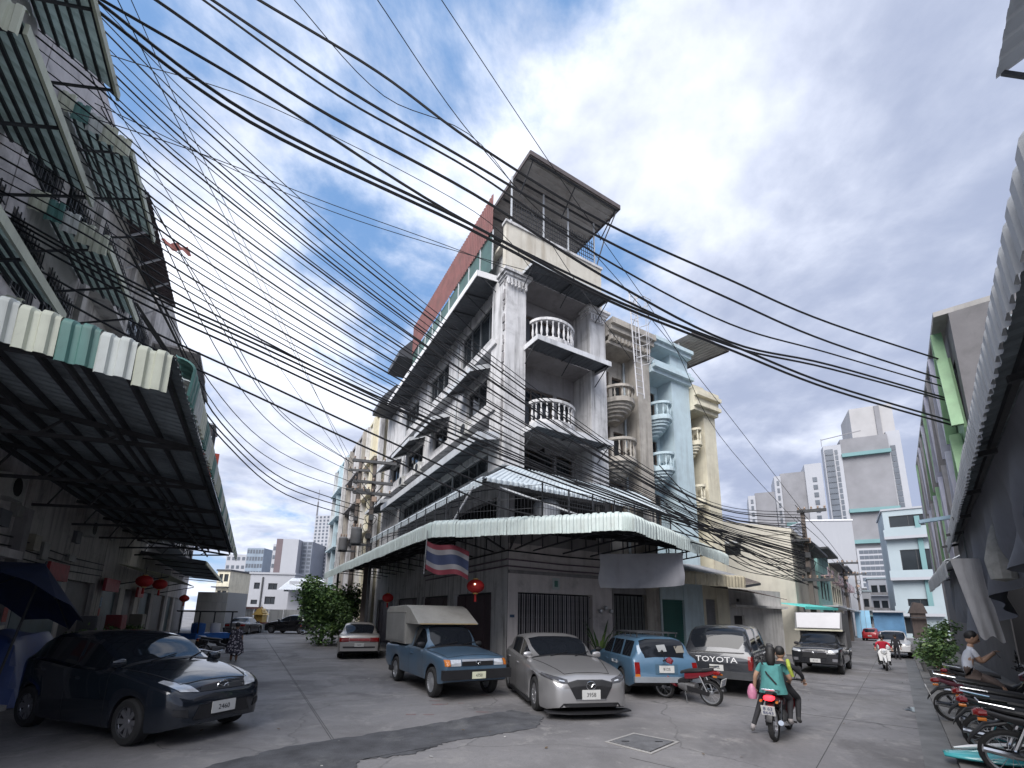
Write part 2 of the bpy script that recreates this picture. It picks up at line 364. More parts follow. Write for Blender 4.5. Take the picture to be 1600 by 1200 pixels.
def awning(par, W, u0, u1, z, p, drop=.25, m=None, edge=.2, name='window_awning', brackets=True, mu=None):
    """sheet awning projecting p from wall W at height z (d negative = outwards)"""
    b = MB(); n = Vector(W(0, 0, -1))-Vector(W(0, 0, 0)); 
    b.corr(W(u0, z-drop, -p), W(u1, z-drop, -p), W(u0, z, 0), W(u1, z, 0), .2, .02, 1, nrm=(0, 0, 1))
    o = b.build(name, mu or m_under, par)
    e = MB(); P = [W(u0-.02, z-drop-edge+.03, -p-.012), W(u1+.02, z-drop-edge+.03, -p-.012), W(u1+.02, z-drop+.05, -p-.012), W(u0-.02, z-drop+.05, -p-.012)]
    e.prism(P, -n*.03*-1)
    for uu in (u0-.02, u1-.01):
        q = [W(uu, z-drop-edge+.03, -p), W(uu, z-drop+.05, -p), W(uu, z+.05, -.004), W(uu, z-edge+.03, -.004)]; e.prism(q, Vector(W(.03, 0, 0))-Vector(W(0, 0, 0)))
    e.build('edge_trim', m or m_zinc, o)
    if brackets:
        k = max(2, int((u1-u0)/1.4)+1); s0 = None
        for i in range(k):
            uu = u0+.05+(u1-u0-.1)*i/(k-1); s = MB(); s.bar(W(uu, z-drop-.05, -p+.03), W(uu, z-.05, -.01), .035); s.bar(W(uu, z-drop-.06, -p+.06), W(uu, z-.75*p, -.01), .03); s.build('bracket', m_steel, o)
    return o
def baluster_mesh(h, r=.05):
    b = MB(); b.lathe([(r*.9, 0), (r*.9, h*.08), (r*.5, h*.12), (r*1.15, h*.34), (r*.8, h*.55), (r*.42, h*.75), (r*.6, h*.86), (r*.9, h*.9), (r*.9, h)], n=7); return b
def balcony(par, cx, cy, z, a, bb, h, m, n=10, bowl=0., mrail=None, slab=.16, flat=False):
    """bowed balcony in front of the plane y=cy; a = half width, bb = projection"""
    def arc(k, s=1.): t = math.pi*k; return (cx-math.cos(t)*a*s, cy-math.sin(t)*bb*s)
    def ring(z0, z1, s0, s1, seg=14):
        r = MB(); o = [arc(k/seg, s1) for k in range(seg+1)]; i = [arc(k/seg, s0) for k in range(seg+1)]
        for k in range(seg): r.prism([(*o[k], z0), (*o[k+1], z0), (*i[k+1], z0), (*i[k], z0)], (0, 0, z1-z0))
        return r
    B = ring(z-slab, z, .02, 1.04); rw = 3 if bowl else 0
    if bowl:
        for k, (s, dz) in enumerate(((.93, .14), (.86, .12), (.74, .14), (.60, .14), (.42, .14))):
            zz = z-slab-sum((.14, .12, .14, .14, .14)[:k]); q = ring(zz-dz, zz-.004, .02, s); o = len(B.v); B.v += q.v; B.f += [tuple(i+o for i in f) for f in q.f]; B.m += q.m
    t = B.build('balcony', m, par, True)
    ring(z+h-.12, z+h, .9, 1.05).build('handrail', mrail or m, t, True); ring(z+.002, z+.1, .9, 1.02).build('plinth', m, t, True)
    b0 = None
    for k in range(n):
        x, y = arc((k+.5)/n, .96)
        if b0 is None: b0 = baluster_mesh(h-.22).build('baluster', m, t, True); o = b0
        else: o = link_copy(b0, t)
        o.location = (x, y, z+.1)
    return t
def capital(par, x0, x1, y0, z0, m, name='capital'):
    b = MB()
    for k, (e, dz) in enumerate(((.05, .1), (.12, .12), (.2, .12))): zz = z0+.35+sum((.1, .12, .12)[:k]); b.box(x0-e, x1+e, y0-e, y0+.6, zz, zz+dz-.003)
    k = x0
    while k < x1-.08: b.box(k, k+.09, y0-.1, y0+.1, z0+.1, z0+.34); b.lathe([(0, -.06), (.05, -.04), (.06, 0), (.05, .04), (0, .06)], (k+.045, y0-.09, z0+.02), n=6); k += .17
    return b.build(name, m, par)
C0 = fr(FA, 8.14, 14.35)
cmain = thing('corner_shophouse', 'tall white four storey corner shophouse with bowed balconies and a corrugated roof shelter on top', 'building', C0, FA)
LH = [(1.3, 5.3, 14.2, 16.0), (7, 10, 14.3, 15.8), (12, 15, 14.3, 15.7), (2.2, 4.3, 11.1, 12.45), (6.8, 8.9, 11.0, 12.1), (10.7, 13.9, 11, 12.2), (15.6, 17.6, 11.2, 12.3),
      (1.3, 14.2, 7.95, 8.75), (1.0, 19.5, 5.3, 6.6), (1.25, 4.9, 0, 2.85), (5.7, 9.3, 0, 2.85), (10.2, 14.2, 0, 2.85), (15, 19, 0, 2.85)]
b = MB(); b.wall(lw, .001, 20, 0, 17.9, LH, .3)
b.quad((0, 20, 0), (5, 20, 0), (5, 20, 17.9), (0, 20, 17.9)); b.quad((5, .3, 7), (5, 20, 7), (5, 20, 17.9), (5, .3, 17.9))
b.build('side_wall', m_wall, cmain)
b = MB(); b.wall(fw, .02, 5.05, 0, 4.62, [(.45, 4.0, 0, 2.82)], .3); b.build('shop_wall', mat('shop_plaster', (.62, .575, .57), .85, .12, 1.3, .2, streak=.25, grime=.4, dirt=(.12, .11, .11)), cmain)
b = MB(); b.wall(fw, .02, 5.05, 4.62, 7.6, [(.25, 4.8, 5.1, 6.7)], .3); b.build('mezzanine_wall', m_wallg, cmain)
# upper front: piers, recessed back wall, floor bands
b = MB(); b.box(-.32, .64, -.02, 1.25, 7.62, 16.2); b.build('pier', m_wall, cmain)
b = MB(); b.box(4.12, 5.05, -.02, 1.25, 7.62, 16.2); b.build('pier', m_wall, cmain)
BH = [(1.1, 3.1, 8.0, 10.3), (3.3, 4.0, 8.0, 10.3)] + [q for zf in (9.75, 13.3) for q in ((1.15, 2.75, zf, zf+2.2), (3.1, 3.9, zf+.6, zf+2.2))]
BH = [(1.0, 2.9, 7.75, 9.0), (3.1, 3.95, 7.9, 9.0), (1.15, 2.9, 9.6, 11.9), (3.1, 3.9, 10.4, 11.9), (1.15, 2.9, 13.3, 15.5), (3.1, 3.9, 14.0, 15.5)]
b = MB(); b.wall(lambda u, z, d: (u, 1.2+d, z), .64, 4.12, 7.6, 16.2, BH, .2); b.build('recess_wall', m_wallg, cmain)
RW = lambda u, z, d: (u, 1.2+d, z)
for a, c, d_, e in BH: window(cmain, RW, a+.01, c-.01, d_+.01, e-.01, .12, 3 if c-a > 1.2 else 1, 1 if d_ > 9.2 else 1, mat('brown_frame', (.10, .075, .06), .6), gmat('curtained_glass', (.11, .115, .125), .25) if d_ > 13 else m_glass2)
grille(cmain, RW, 1.0, 3.95, 7.75, 9.0, -.02, .16, .4)
for zf in (9.12, 12.8):
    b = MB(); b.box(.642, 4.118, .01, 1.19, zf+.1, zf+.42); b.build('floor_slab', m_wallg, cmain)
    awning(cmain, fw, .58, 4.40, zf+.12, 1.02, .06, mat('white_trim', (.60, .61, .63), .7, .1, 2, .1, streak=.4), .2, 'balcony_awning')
    balcony(cmain, 1.95, .0, zf+.42, 1.06, .78, .98, m_wall, 12, slab=.2)
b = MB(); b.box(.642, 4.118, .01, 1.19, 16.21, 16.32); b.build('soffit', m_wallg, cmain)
awning(cmain, fw, .35, 4.5, 16.25, 1.05, .1, m_zinc, .12, 'balcony_awning')
b = MB(); b.box(-.42, 4.86, -.06, .2, 16.33, 18.5); b.box(-.30, -.05, .21, 20, 17.905, 18.05); b.build('parapet', mat('parapet_paint', (.56, .53, .46), .85, .12, 1.3, .2, streak=.5, grime=.3, dirt=(.25, .2, .14)), cmain)
MB().box(-.48, 4.92, -.12, .24, 18.502, 18.62).build('coping', m_wall, cmain)
b = MB(); b.box(.21, 5.0, .21, 19.9, 17.6, 17.9); b.build('roof_slab', m_conc, cmain)
capital(cmain, -.32, .64, -.03, 15.5, m_wall); capital(cmain, 4.12, 5.05, -.03, 15.5, m_wall)
b = MB()
for k in range(60):
    z = 7.8+random.random()*8; s = .02+.05*random.random(); b.box(-.34-s*.5, -.30, .05+.1*random.random(), .12+.12*random.random(), z, z+.1+.25*random.random())
tag(b.build('flaking_plaster', m_wallg, cmain), kind='stuff')
# windows on the long side wall
for q in LH[:8]:
    window(cmain, lw, q[0]+.01, q[1]-.01, q[2]+.01, q[3]-.01, .14, max(2, int((q[1]-q[0])/.9)), 1, mat('grey_frame', (.16, .17, .18), .5))
awning(cmain, lw, .9, 15.2, 16.55, 1.25, .15, m_white, .26, 'long_awning')
for a, c, z in ((1.9, 4.8, 12.9), (6.5, 9.4, 12.4), (10.4, 14.2, 12.6), (15.3, 18.2, 12.7)): awning(cmain, lw, a, c, z, .95, .45, m_zinc, .2)
awning(cmain, lw, .2, 14.6, 9.05, 1.3, .3, m_zinc, .3, 'long_awning')
awning(cmain, lw, 14.9, 19.4, 9.6, 1.3, .35, m_zinc, .2, 'window_awning')
for z in (13.15, 10.15): MB().box(-.42, -.003, .7, 19.6, z, z+.2).build('ledge', m_wall, cmain)
for y in (3.2, 9.8, 13.0):
    b = MB(); b.box(-.52, -.18, y, y+.85, 10.0, 10.6); a = b.build('air_conditioner', mat('ac_casing', (.5, .5, .48), .6, .1, 4, .05, grime=.4), cmain)
    b = MB(); b.lathe([(.0, 0), (.24, 0), (.25, .015), (.22, .02)], (-.521, y+.32, 10.3), (-1, 0, 0), 14); b.build('fan_guard', m_black, a)
    b = MB(); b.bar((-.5, y+.1, 9.98), (0, y+.1, 9.98), .04); b.bar((-.5, y+.75, 9.98), (0, y+.75, 9.98), .04); b.build('wall_bracket', m_steel, a)
for y in (5.6, 14.6):
    b = MB(); b.tube([(-.06, y, 16.2), (-.06, y, 4.9)], .045); b.build('drainpipe', mat('pvc_pipe', (.42, .44, .46), .5, .1, 3, .03), cmain)
# mezzanine grilles and dark rooms
grille(cmain, lw, 1.0, 19.5, 5.3, 6.6, .05, .2, .65); grille(cmain, fw, .25, 4.8, 5.1, 6.7, .05, .16, .5)
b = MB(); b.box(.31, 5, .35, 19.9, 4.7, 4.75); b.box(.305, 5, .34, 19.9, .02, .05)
b.quad((1.9, .4, 0), (1.9, 19.9, 0), (1.9, 19.9, 8.9), (1.9, .4, 8.9)); b.quad((.4, 1.21, 0), (5, 1.21, 0), (5, 1.21, 7.5), (.4, 1.21, 7.5)); b.build('shade_painted_interior', m_dark, cmain)
folding_gate(cmain, fw, .46, 3.99, 2.8, .12, mat('gate_grey', (.30, .285, .30), .5, .25, 3, .1, grime=.5, rnd=.25, dirt=(.05, .045, .04), metal=.2))
m_door = mat('maroon_door', (.075, .05, .06), .6, .25, 2, .1)
for q in LH[9:]:
    b = MB(); nn = 4; w_ = (q[1]-q[0])/nn
    dpar = MB().box(.2, .24, q[0], q[1], 2.78, 2.85).build('door_head', m_steel, cmain)
    for k in range(nn): MB().box(.15 if k % 2 else .17, .20, q[0]+k*w_+.01, q[0]+(k+1)*w_-.01, .02, 2.77).build('door_leaf', m_door, dpar)
# small signs and pipes round the shop front
t = MB().box(2.0, 2.32, -.03, .018, 2.98, 3.42).build('house_sign', mat('sign_pale', (.45, .5, .5), .6, .1, 5, 0), cmain)
MB().box(2.08, 2.24, -.036, -.03, 3.08, 3.32).build('sign_print', mat('sign_green', (.08, .2, .17), .6, .2, 9, 0), t)
for z in (3.75, 4.0, 4.32):
    b = MB(); b.tube([(-.06, 5+z, z-.05), (-.06, -.06, z), (2.5, -.06, z-.04), (5.0, -.06, z-.02)], .03); b.build('conduit', mat('conduit_purple', (.16, .12, .15), .6, .2, 2, 0) if z < 4.1 else m_black, cmain)
MB().box(.02, 5.04, -.1, .018, 3.5, 3.62).build('ledge', m_wallg, cmain)
# roof terrace: grille, posts, shelter
grille(cmain, fw, -.1, 4.6, 18.62, 20.1, .1, .13, .22, .02, 'terrace_grille')
for x in (-.1, 1.6, 3.0, 4.6): MB().bar((x, .1, 18.62), (x, .1, 21.2), .06).build('shelter_post', m_zinc, cmain)
for y in (5, 10): MB().bar((4.6, y, 17.9), (4.6, y, 21.4), .06).build('shelter_post', m_zinc, cmain)
b = MB(); b.corr((.1, -1.1, 21.35), (.1, 9, 21.9), (5.25, -1.1, 21.35), (5.25, 9, 21.9), .32, .05, 2, nrm=(0, 0, 1)); sh_ = b.build('shelter_roof', mat('asbestos_sheet', (.40, .385, .37), .85, .2, 1.2, .2, streak=.3, grime=.5, dirt=(.2, .17, .15)), cmain)
b = MB(); 
for x in (.1, 5.25): b.bar((x, -1.1, 21.4), (x, 9, 21.95), .05, .2)
b.bar((.1, -1.1, 21.4), (5.25, -1.1, 21.4), .05, .22); b.build('roof_edge', mat('edge_brown', (.09, .075, .075), .7, .2, 3, .1), sh_)
for k in range(7): y = -1+k*1.2; MB().bar((.12, y, 21.30+y*.05), (5.2, y, 21.30+y*.05), .06, .08).build('purlin', m_steel, sh_)
b = MB()
for x in (.3, 2.6, 5.0): b.bar((x, -1.0, 21.2), (x, .1, 20.4), .04)
b.tube([(5.1, -1.0, 21.2), (4.9, -.3, 20.0), (4.7, .1, 18.7)], .03); b.build('strut', m_steel, sh_)
b = MB(); b.corr((-.55, 1.0, 18.9), (-.55, 12.5, 18.9), (-.55, 1.0, 20.9), (-.55, 12.5, 20.9), .2, .03, 1, nrm=(-1, 0, 0)); b.build('red_cladding', mat('rust_red_sheet', (.16, .055, .05), .7, .25, 1.5, .1, grime=.4, dirt=(.10, .07, .06)), cmain)
m_scr = mat('green_screen', (.055, .11, .095), .5, .25, 1.6, .1, grime=.4)
for k in range(9):
    y = 1.0+k*1.28; MB().box(-.5, -.46, y+.03, y+1.25, 17.0, 18.88).build('screen_panel', m_scr, cmain)
    MB().bar((-.52, y, 16.9), (-.52, y, 18.95), .05).build('screen_post', m_zinc, cmain)
for a, c, z in ((12.6, 15.4, 18.6), (16.4, 19.4, 17.0)):
    b = MB(); b.prism([(-1.4, a, z), (-1.4, a, z+.35), (-.5, a, z+1.5), (.2, a, z+1.5), (.2, a, z)], (0, c-a, 0)); b.build('roof_hood', mat('dark_hood', (.055, .06, .07), .6, .2, 2, .1), cmain)
# ============================================================ CANOPIES
def fascia_panel(w_, h=.5, m=None, waves=4, depth=.32):
    """curled end sheet: x along the edge, y outwards, z up; hangs from (0,0,0)"""
    b = MB(); us = []
    for i in range(waves): us += [((i+a)/waves*w_, hh) for a, hh in ((0, 0), (.3, 0), (.42, 1), (.88, 1))]
    us.append((w_, 0)); rows = [(0, .02, 0, 1)]
    for k in range(6):
        t = R(90)*k/5; rows.append((depth*math.sin(t)*.9+.02, -depth*.55*(1-math.cos(t)), math.sin(t), math.cos(t)))
    rows.append((depth*.92, -h, 1, 0)); o = 0
    for y, z, ny, nz in rows:
        for x, hh in us: b.v.append((x, y+ny*hh*.03, z+nz*hh*.03))
    W = len(us)
    for j in range(len(rows)-1):
        for i in range(W-1): b.f.append((j*W+i, j*W+i+1, (j+1)*W+i+1, (j+1)*W+i)); b.m.append(0)
    return b
def panel_run(par, P, Q, w_, mats, h=.5, waves=4, flip=False, depth=.32, pat=(0,)):
    """row of fascia panels along P>Q (outwards on the right-hand side of the run)"""
    P, Q = Vector(P), Vector(Q); L = (Q-P).length; n = max(1, round(L/w_)); d = (Q-P)/n; ang = math.atan2(d.y, d.x)
    protos = {}
    for k in range(n):
        c = pat[k % len(pat)]
        if c not in protos: o = fascia_panel(d.length-.006, h, None, waves, depth).build('fascia_panel', mats[c], par, True, ang=50); protos[c] = o
        else: o = link_copy(protos[c], par)
        o.location = P+d*k+Vector((0, 0, random.uniform(-.012, .012))); o.rotation_euler = (random.uniform(-.03, .03), 0, ang)
        if flip: o.scale = (1, -1, 1)
def corner_piece(par, P, n0, n1, m, h=.5, depth=.32, seg=10):
    a0, a1 = math.atan2(n0.y, n0.x), math.atan2(n1.y, n1.x)
    while a1-a0 > math.pi: a1 -= 2*math.pi
    while a1-a0 < -math.pi: a1 += 2*math.pi
    rows = [(.0, .01)]+[(depth*math.sin(t)*.9+.02, -depth*.55*(1-math.cos(t))) for t in (R(18)*k for k in range(6))]+[(depth*.92, -h)]; b = MB(); S = seg*4
    for d, z in rows:
        for k in range(S+1): a = a0+(a1-a0)*k/S; q = d+(.03 if k % 4 in (2, 3) else 0)*(d > .1); b.v.append((math.cos(a)*q, math.sin(a)*q, z))
    for j in range(len(rows)-1):
        for k in range(S): b.f.append((j*(S+1)+k, j*(S+1)+k+1, (j+1)*(S+1)+k+1, (j+1)*(S+1)+k)); b.m.append(0)
    b.build('corner_panel', m, par, True, loc=P, ang=50)
# --- pale canopy wrapped round the corner house (local frame of the corner house)
can = thing('street_canopy', 'pale green corrugated canopy with curled scalloped edge wrapped round the corner house', 'canopy', C0, FA)
def cl_(x, y, z): return Vector((x-8.14, y-14.35, z))
PF, PA, PD, PE = cl_(4.75, 33.8, 4.72), cl_(4.62, 12.5, 4.66), cl_(8.2, 8.45, 4.64), cl_(16.9, 11.75, 4.66)
IW = 5.35
segs = [(PA, PF, cl_(8.1, 14.5, IW), cl_(8.1, 33.8, IW)), (PD, PA, cl_(8.5, 14.25, IW), cl_(8.05, 14.7, IW)), (PE, PD, cl_(16.9, 14.3, IW), cl_(8.5, 14.25, IW))]
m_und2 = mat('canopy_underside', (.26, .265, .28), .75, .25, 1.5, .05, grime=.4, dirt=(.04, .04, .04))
for a, c, d, e in segs:
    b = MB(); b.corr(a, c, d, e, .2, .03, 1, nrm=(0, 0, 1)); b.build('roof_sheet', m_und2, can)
m_mint2 = mat('mint_sheet_worn', (.52, .59, .57), .55, .14, 1.2, .05, streak=.4, grime=.35, dirt=(.22, .22, .2), rnd=.06)
for a, c in ((PF, PA), (PA, PD), (PD, PE)): panel_run(can, c, a, .8, [m_mint2], .52)
def nrm_(a, c): d = (c-a).normalized(); return Vector((-d.y, d.x, 0))
corner_piece(can, PA, nrm_(PA, PF), nrm_(PD, PA), m_mint2, .52, seg=5); corner_piece(can, PD, nrm_(PD, PA), nrm_(PE, PD), m_mint2, .52, seg=8)
# steelwork below: purlins, rafters, posts
for i, (a, c, d, e) in enumerate(segs):
    for k in range(6):
        t = .06+.86*k/5; p, q = a.lerp(d, t)-Vector((0, 0, .07)), c.lerp(e, t)-Vector((0, 0, .07)); MB().bar(p, q, .05, .08).build('purlin', m_steel, can)
    n = (10, 3, 6)[i]
    for k in range(n):
        t = (k+.5)/n; p, q = a.lerp(c, t), d.lerp(e, t); r_ = MB(); r_.bar(p-Vector((0, 0, .14)), q-Vector((0, 0, .14)), .06, .08); r_.bar(p.lerp(q, .1)-Vector((0, 0, .16)), q-Vector((0, 0, .95)), .05)
        for s in (.3, .5, .7, .88): w1 = p.lerp(q, s)-Vector((0, 0, .16)); r_.bar(w1, p.lerp(q, .1).lerp(q-Vector((0, 0, .8)), (s-.1)/.9)-Vector((0, 0, .16)), .035)
        r_.build('truss', m_steel, can)
for x, y in ((4.9, 31), (5.0, 22.5), (8.9, 8.9)):
    if x < 8: MB().bar(cl_(x, y, 0), cl_(x, y, 4.6), .12).build('canopy_post', m_steel, can)
# --- second eave above it
eav = thing('mezzanine_eave', 'narrow pale blue corrugated eave round the corner above the big canopy', 'eave', C0, FA)
m_eave = mat('pale_blue_sheet', (.50, .56, .60), .5, .12, 1.2, .05, streak=.3, grime=.2, dirt=(.25, .25, .25))
e0, e1, e2, e3 = Vector((-1.75, -1.45, 6.45)), Vector((-2.0, 14.2, 6.35)), Vector((7.0, -1.4, 6.45)), None
w0, w1, w2 = Vector((-.03, -.04, 7.6)), Vector((-.03, 14.2, 7.6)), Vector((7.0, -.04, 7.55))
for a, c, d, e in ((e0, e1, w0, w1), (e2, e0, w2, w0)):
    MB().corr(a, c, d, e, .2, .03, 2, nrm=(0, 0, 1)).build('roof_sheet', m_eave, eav)
panel_run(eav, e0+Vector((0, 0, .03)), e1+Vector((0, 0, .03)), .9, [m_eave], .30, depth=.12); panel_run(eav, e2+Vector((0, 0, .03)), e0+Vector((0, 0, .03)), .9, [m_eave], .16, depth=.1)
for (a, d, n) in ((e0, e1, 9), (e0, e2, 6)):
    for k in range(n):
        p = a.lerp(d, (k+.3)/n); q = Vector((-.04, p.y, 6.9)) if d is e1 else Vector((p.x, -.04, 6.9)); MB().bar(p-Vector((0, 0, .05)), q, .04).build('bracket', m_steel, eav)
# wire fence of the mezzanine ledge, standing on the canopy
fen = thing('ledge_fence', 'dark wire mesh fence standing on the ledge behind the curled canopy edge', 'fence', C0, FA)
corners = [Vector((-2.4, 15, 4.98)), Vector((-2.3, -.6, 4.95)), Vector((-.5, -3.0, 4.9)), Vector((6.5, -2.0, 5.0))]
for a, c in zip(corners, corners[1:]):
    n = max(2, int((c-a).length/1.1)); b = MB()
    for k in range(n+1): p = a.lerp(c, k/n); MB().bar(p, p+Vector((0, 0, 1.2)), .04).build('post', m_steel, fen)
    nn = int((c-a).length/.12)
    for k in range(nn): p = a.lerp(c, k/nn); b.bar(p, p+Vector((0, 0, 1.15)), .008)
    for z in (.05, .4, .75, 1.15): b.bar(a+Vector((0, 0, z)), c+Vector((0, 0, z)), .014)
    b.build('mesh_panel', m_steel, fen)
b = MB(); b.bar((-2.3, .2, 4.95), (-1.9, -.9, 6.3), .05); b.bar((-1.2, -1.4, 6.25), (2.2, -3.1, 5.0), .05); b.build('brace', m_zinc, fen)
b = MB(); b.lathe([(.0, 0), (.5, 0), (.52, .1), (.52, .95), (.4, 1.1), (0, 1.12)], (1.2, -.75, 5.1), n=18); 
tag(b.build('water_tank', mat('tank_steel', (.35, .36, .38), .4, .15, 3, .05, metal=.5), loc=C0, rot=(0, 0, FA), smooth=True), 'round grey water tank on the ledge behind the wire mesh fence', 'water tank')
# hanging tarpaulin right of the gate
b = MB(); nx, nz = 26, 12; pa, pb = at(936, 866, 14.1), at(1068, 864, 14.7)
for j in range(nz+1):
    for i in range(nx+1):
        p = pa.lerp(pb, i/nx); k = j/nz; n_ = fr(FA, .3, -.95, 0)
        p = p+Vector((0, 0, -1.05*k-.06*math.sin(3.1*i/nx)*k))+n_*(.05*math.sin(i*.9+.6*math.sin(j*.6))*k+.03*math.sin(i*.37+j*.5)); b.v.append(tuple(p))
for j in range(nz):
    for i in range(nx): W = nx+1; b.f.append((j*W+i, j*W+i+1, (j+1)*W+i+1, (j+1)*W+i)); b.m.append(0)
tag(b.build('tarpaulin', mat('grey_tarp', (.30, .30, .325), .75, .12, 1.2, .1, streak=.2, grime=.2), smooth=True), 'grey tarpaulin hanging from the corner canopy above the blue estate car', 'tarpaulin')
# ============================================================ TERRACE BESIDE THE CORNER HOUSE
def fs(x, y, p):                         # pixel > (s, z) on the front plane of the terrace pushed out by p
    n = fr(FA, 0, -1); d = ray(x, y); o = C0+n*p; t = ((o-Vector((0, 0, H))).dot(n))/d.dot(n); q = Vector((0, 0, H))+d*t
    return (q-C0).dot(fr(FA, 1, 0)), q.z
def terrace_house(name, label, x0, w_, top, m, pier, balc, winz, cornice, mcor, ground=None, holes=()):
    t = thing(name, label, 'building', C0+fr(FA, x0, 0), FA)
    b = MB(); b.wall(lambda u, z, d: (u, .9+d, z), 0, w_-pier, 4.4, top, [(u0, u1, z0, z1) for u0, u1, z0, z1 in winz], .2)
    b.quad((0, 9, 0), (w_, 9, 0), (w_, 9, top), (0, 9, top)); b.quad((w_, 0, 0), (w_, 9, 0), (w_, 9, top), (w_, 0, top)); b.quad((0, .9, top), (w_, .9, top), (w_, 9, top), (0, 9, top)); b.build('wall', m, t)
    b = MB(); b.box(w_-pier, w_-.002, -.03, .898, 0, top); b.build('pier', m, t)
    b = MB(); 
    for k, (z, h, e) in enumerate(cornice): b.box(-.0+.003*k, w_+.03*e, -.06-e*.5, .896, z, z+h-.004)
    b.build('cornice', mcor, t)
    for u0, u1, z0, z1 in winz: window(t, lambda u, z, d: (u, .9+d, z), u0+.01, u1-.01, z0+.01, z1-.01, .1, 2 if u1-u0 > .7 else 1, 1, mat('brown_frame', (.1, .07, .05), .6))
    for z, cx, a, kw in balc: balcony(t, cx, .86, z, a, kw.pop('bb', 1.2), kw.pop('h', .85), m if 'm' not in kw else kw.pop('m'), kw.pop('n', 9), bowl=1, slab=.14)
    b = MB(); b.wall(fw, .02, w_-.02, 0, 4.4, [g for g in holes], .25); b.build('shop_wall', ground or m, t)
    return t
m_bst = m_beige
beige = terrace_house('terrace_house', 'weathered beige stone terrace house with bowl shaped balconies next to the corner house', 5.06, 2.84, 15.6, m_bst, .85,
    [(11.85, .95, .92, dict(bb=1.35, h=.7, n=9)), (8.95, .95, .92, dict(bb=1.35, h=1.0, n=11))], [(1.2, 1.85, 12.2, 13.7), (1.2, 1.85, 9.2, 10.8), (.2, 1.0, 9.1, 11.0), (.2, 1.0, 12.0, 13.9), (.3, 1.8, 6.2, 8.2)],
    [(15.0, .2, .3), (15.2, .25, .7), (15.45, .3, 1.0), (14.6, .15, .2)], m_bst, m_wallg, [(.1, 2.1, 0, 2.95)])
b = MB(); k = .1
while k < 2.7: b.box(k, k+.1, -.35, -.1, 14.75, 14.98); k += .22
tag(b.build('dentils', m_bst, beige), kind='stuff')
b = MB(); b.tube([(1.92, .8, 15), (1.92, .8, 4.5)], .06); b.build('drainpipe', mat('pvc_blue', (.42, .47, .5), .5, .1, 3, 0), beige)
folding_gate(beige, fw, .12, 2.08, 2.9, .12, mat('gate_grey2', (.16, .17, .17), .5, .25, 3, .1, grime=.5, rnd=.2))
b = MB(); b.quad((.1, .24, 0), (2.1, .24, 0), (2.1, .24, 2.95), (.1, .24, 2.95)); b.build('shade_painted_interior', m_dark, beige)
bluet = terrace_house('terrace_house', 'pale blue terrace house with two bowl shaped balconies and a moulded cornice', 7.92, 2.92, 15.9, m_blue, 1.35,
    [(11.7, .82, .72, dict(bb=1.25, h=.8)), (9.05, .82, .72, dict(bb=1.25, h=.8))], [(.12, .62, 12.3, 13.6), (.85, 1.35, 12.3, 13.6), (.12, .62, 9.6, 10.9), (.85, 1.35, 9.6, 10.9), (.1, .6, 6.0, 7.9), (.9, 1.45, 5.8, 8.0)],
    [(14.0, .2, .3), (14.2, .18, .7), (14.45, .25, .35), (15.5, .2, .5), (15.7, .2, .8)], m_blue, m_blue, [(.06, 1.85, 0, 2.8)])
m_shut = mat('green_shutter', (.022, .105, .088), .5, .25, 2, .1, grime=.4, dirt=(.02, .05, .045))
g_ = MB().box(.06, 1.85, .13, .15, .02, 2.79).build('roller_shutter', m_shut, bluet); s0 = None
for k in range(25):
    if s0 is None: s = MB(); s.box(.07, 1.84, -.018, .018, 0, .085); s0 = s.build('slat', m_shut, g_); o = s0
    else: o = link_copy(s0, g_)
    o.location = (0, .11, .05+k*.11)
MB().box(-.06, .05, -.08, -.031, 0, 4.3).build('tiled_pier', mat('pale_tiles', (.42, .5, .52), .4, .1, 6, .05, grime=.3), bluet)
creamt = terrace_house('terrace_house', 'cream terrace house with stepped cornice at the end of the terrace', 10.87, 1.98, 13.6, m_cream, .95,
    [(11.0, .5, .44, dict(bb=1.0, h=.8, n=6)), (7.9, .5, .44, dict(bb=1.0, h=.8, n=6))], [(.1, .45, 11.3, 12.5), (.55, .95, 11.3, 12.5), (.1, .45, 8.2, 9.6), (.55, .95, 8.2, 9.6)],
    [(12.7, .2, .4), (12.9, .2, .8), (13.1, .35, .5), (13.45, .2, .9), (13.65, .3, .6)], m_cream, m_cream, [(.2, 1.2, 0, 2.9)])
b = MB(); b.prism([(.1, .2, 13.95), (1.9, .2, 13.95), (1.5, .2, 14.5), (.4, .2, 14.5)], (0, .6, 0)); b.build('gable', m_cream, creamt)
g_ = MB().box(.2, 1.2, .15, .17, 0, 2.9).build('roller_shutter', mat('grey_shutter', (.2, .2, .21), .5, .2, 2, .1, grime=.4), creamt)
for k in range(24): s = MB().box(.21, 1.19, .11, .149, .05+k*.118, .14+k*.118).build('slat', MATS['grey_shutter'], g_)
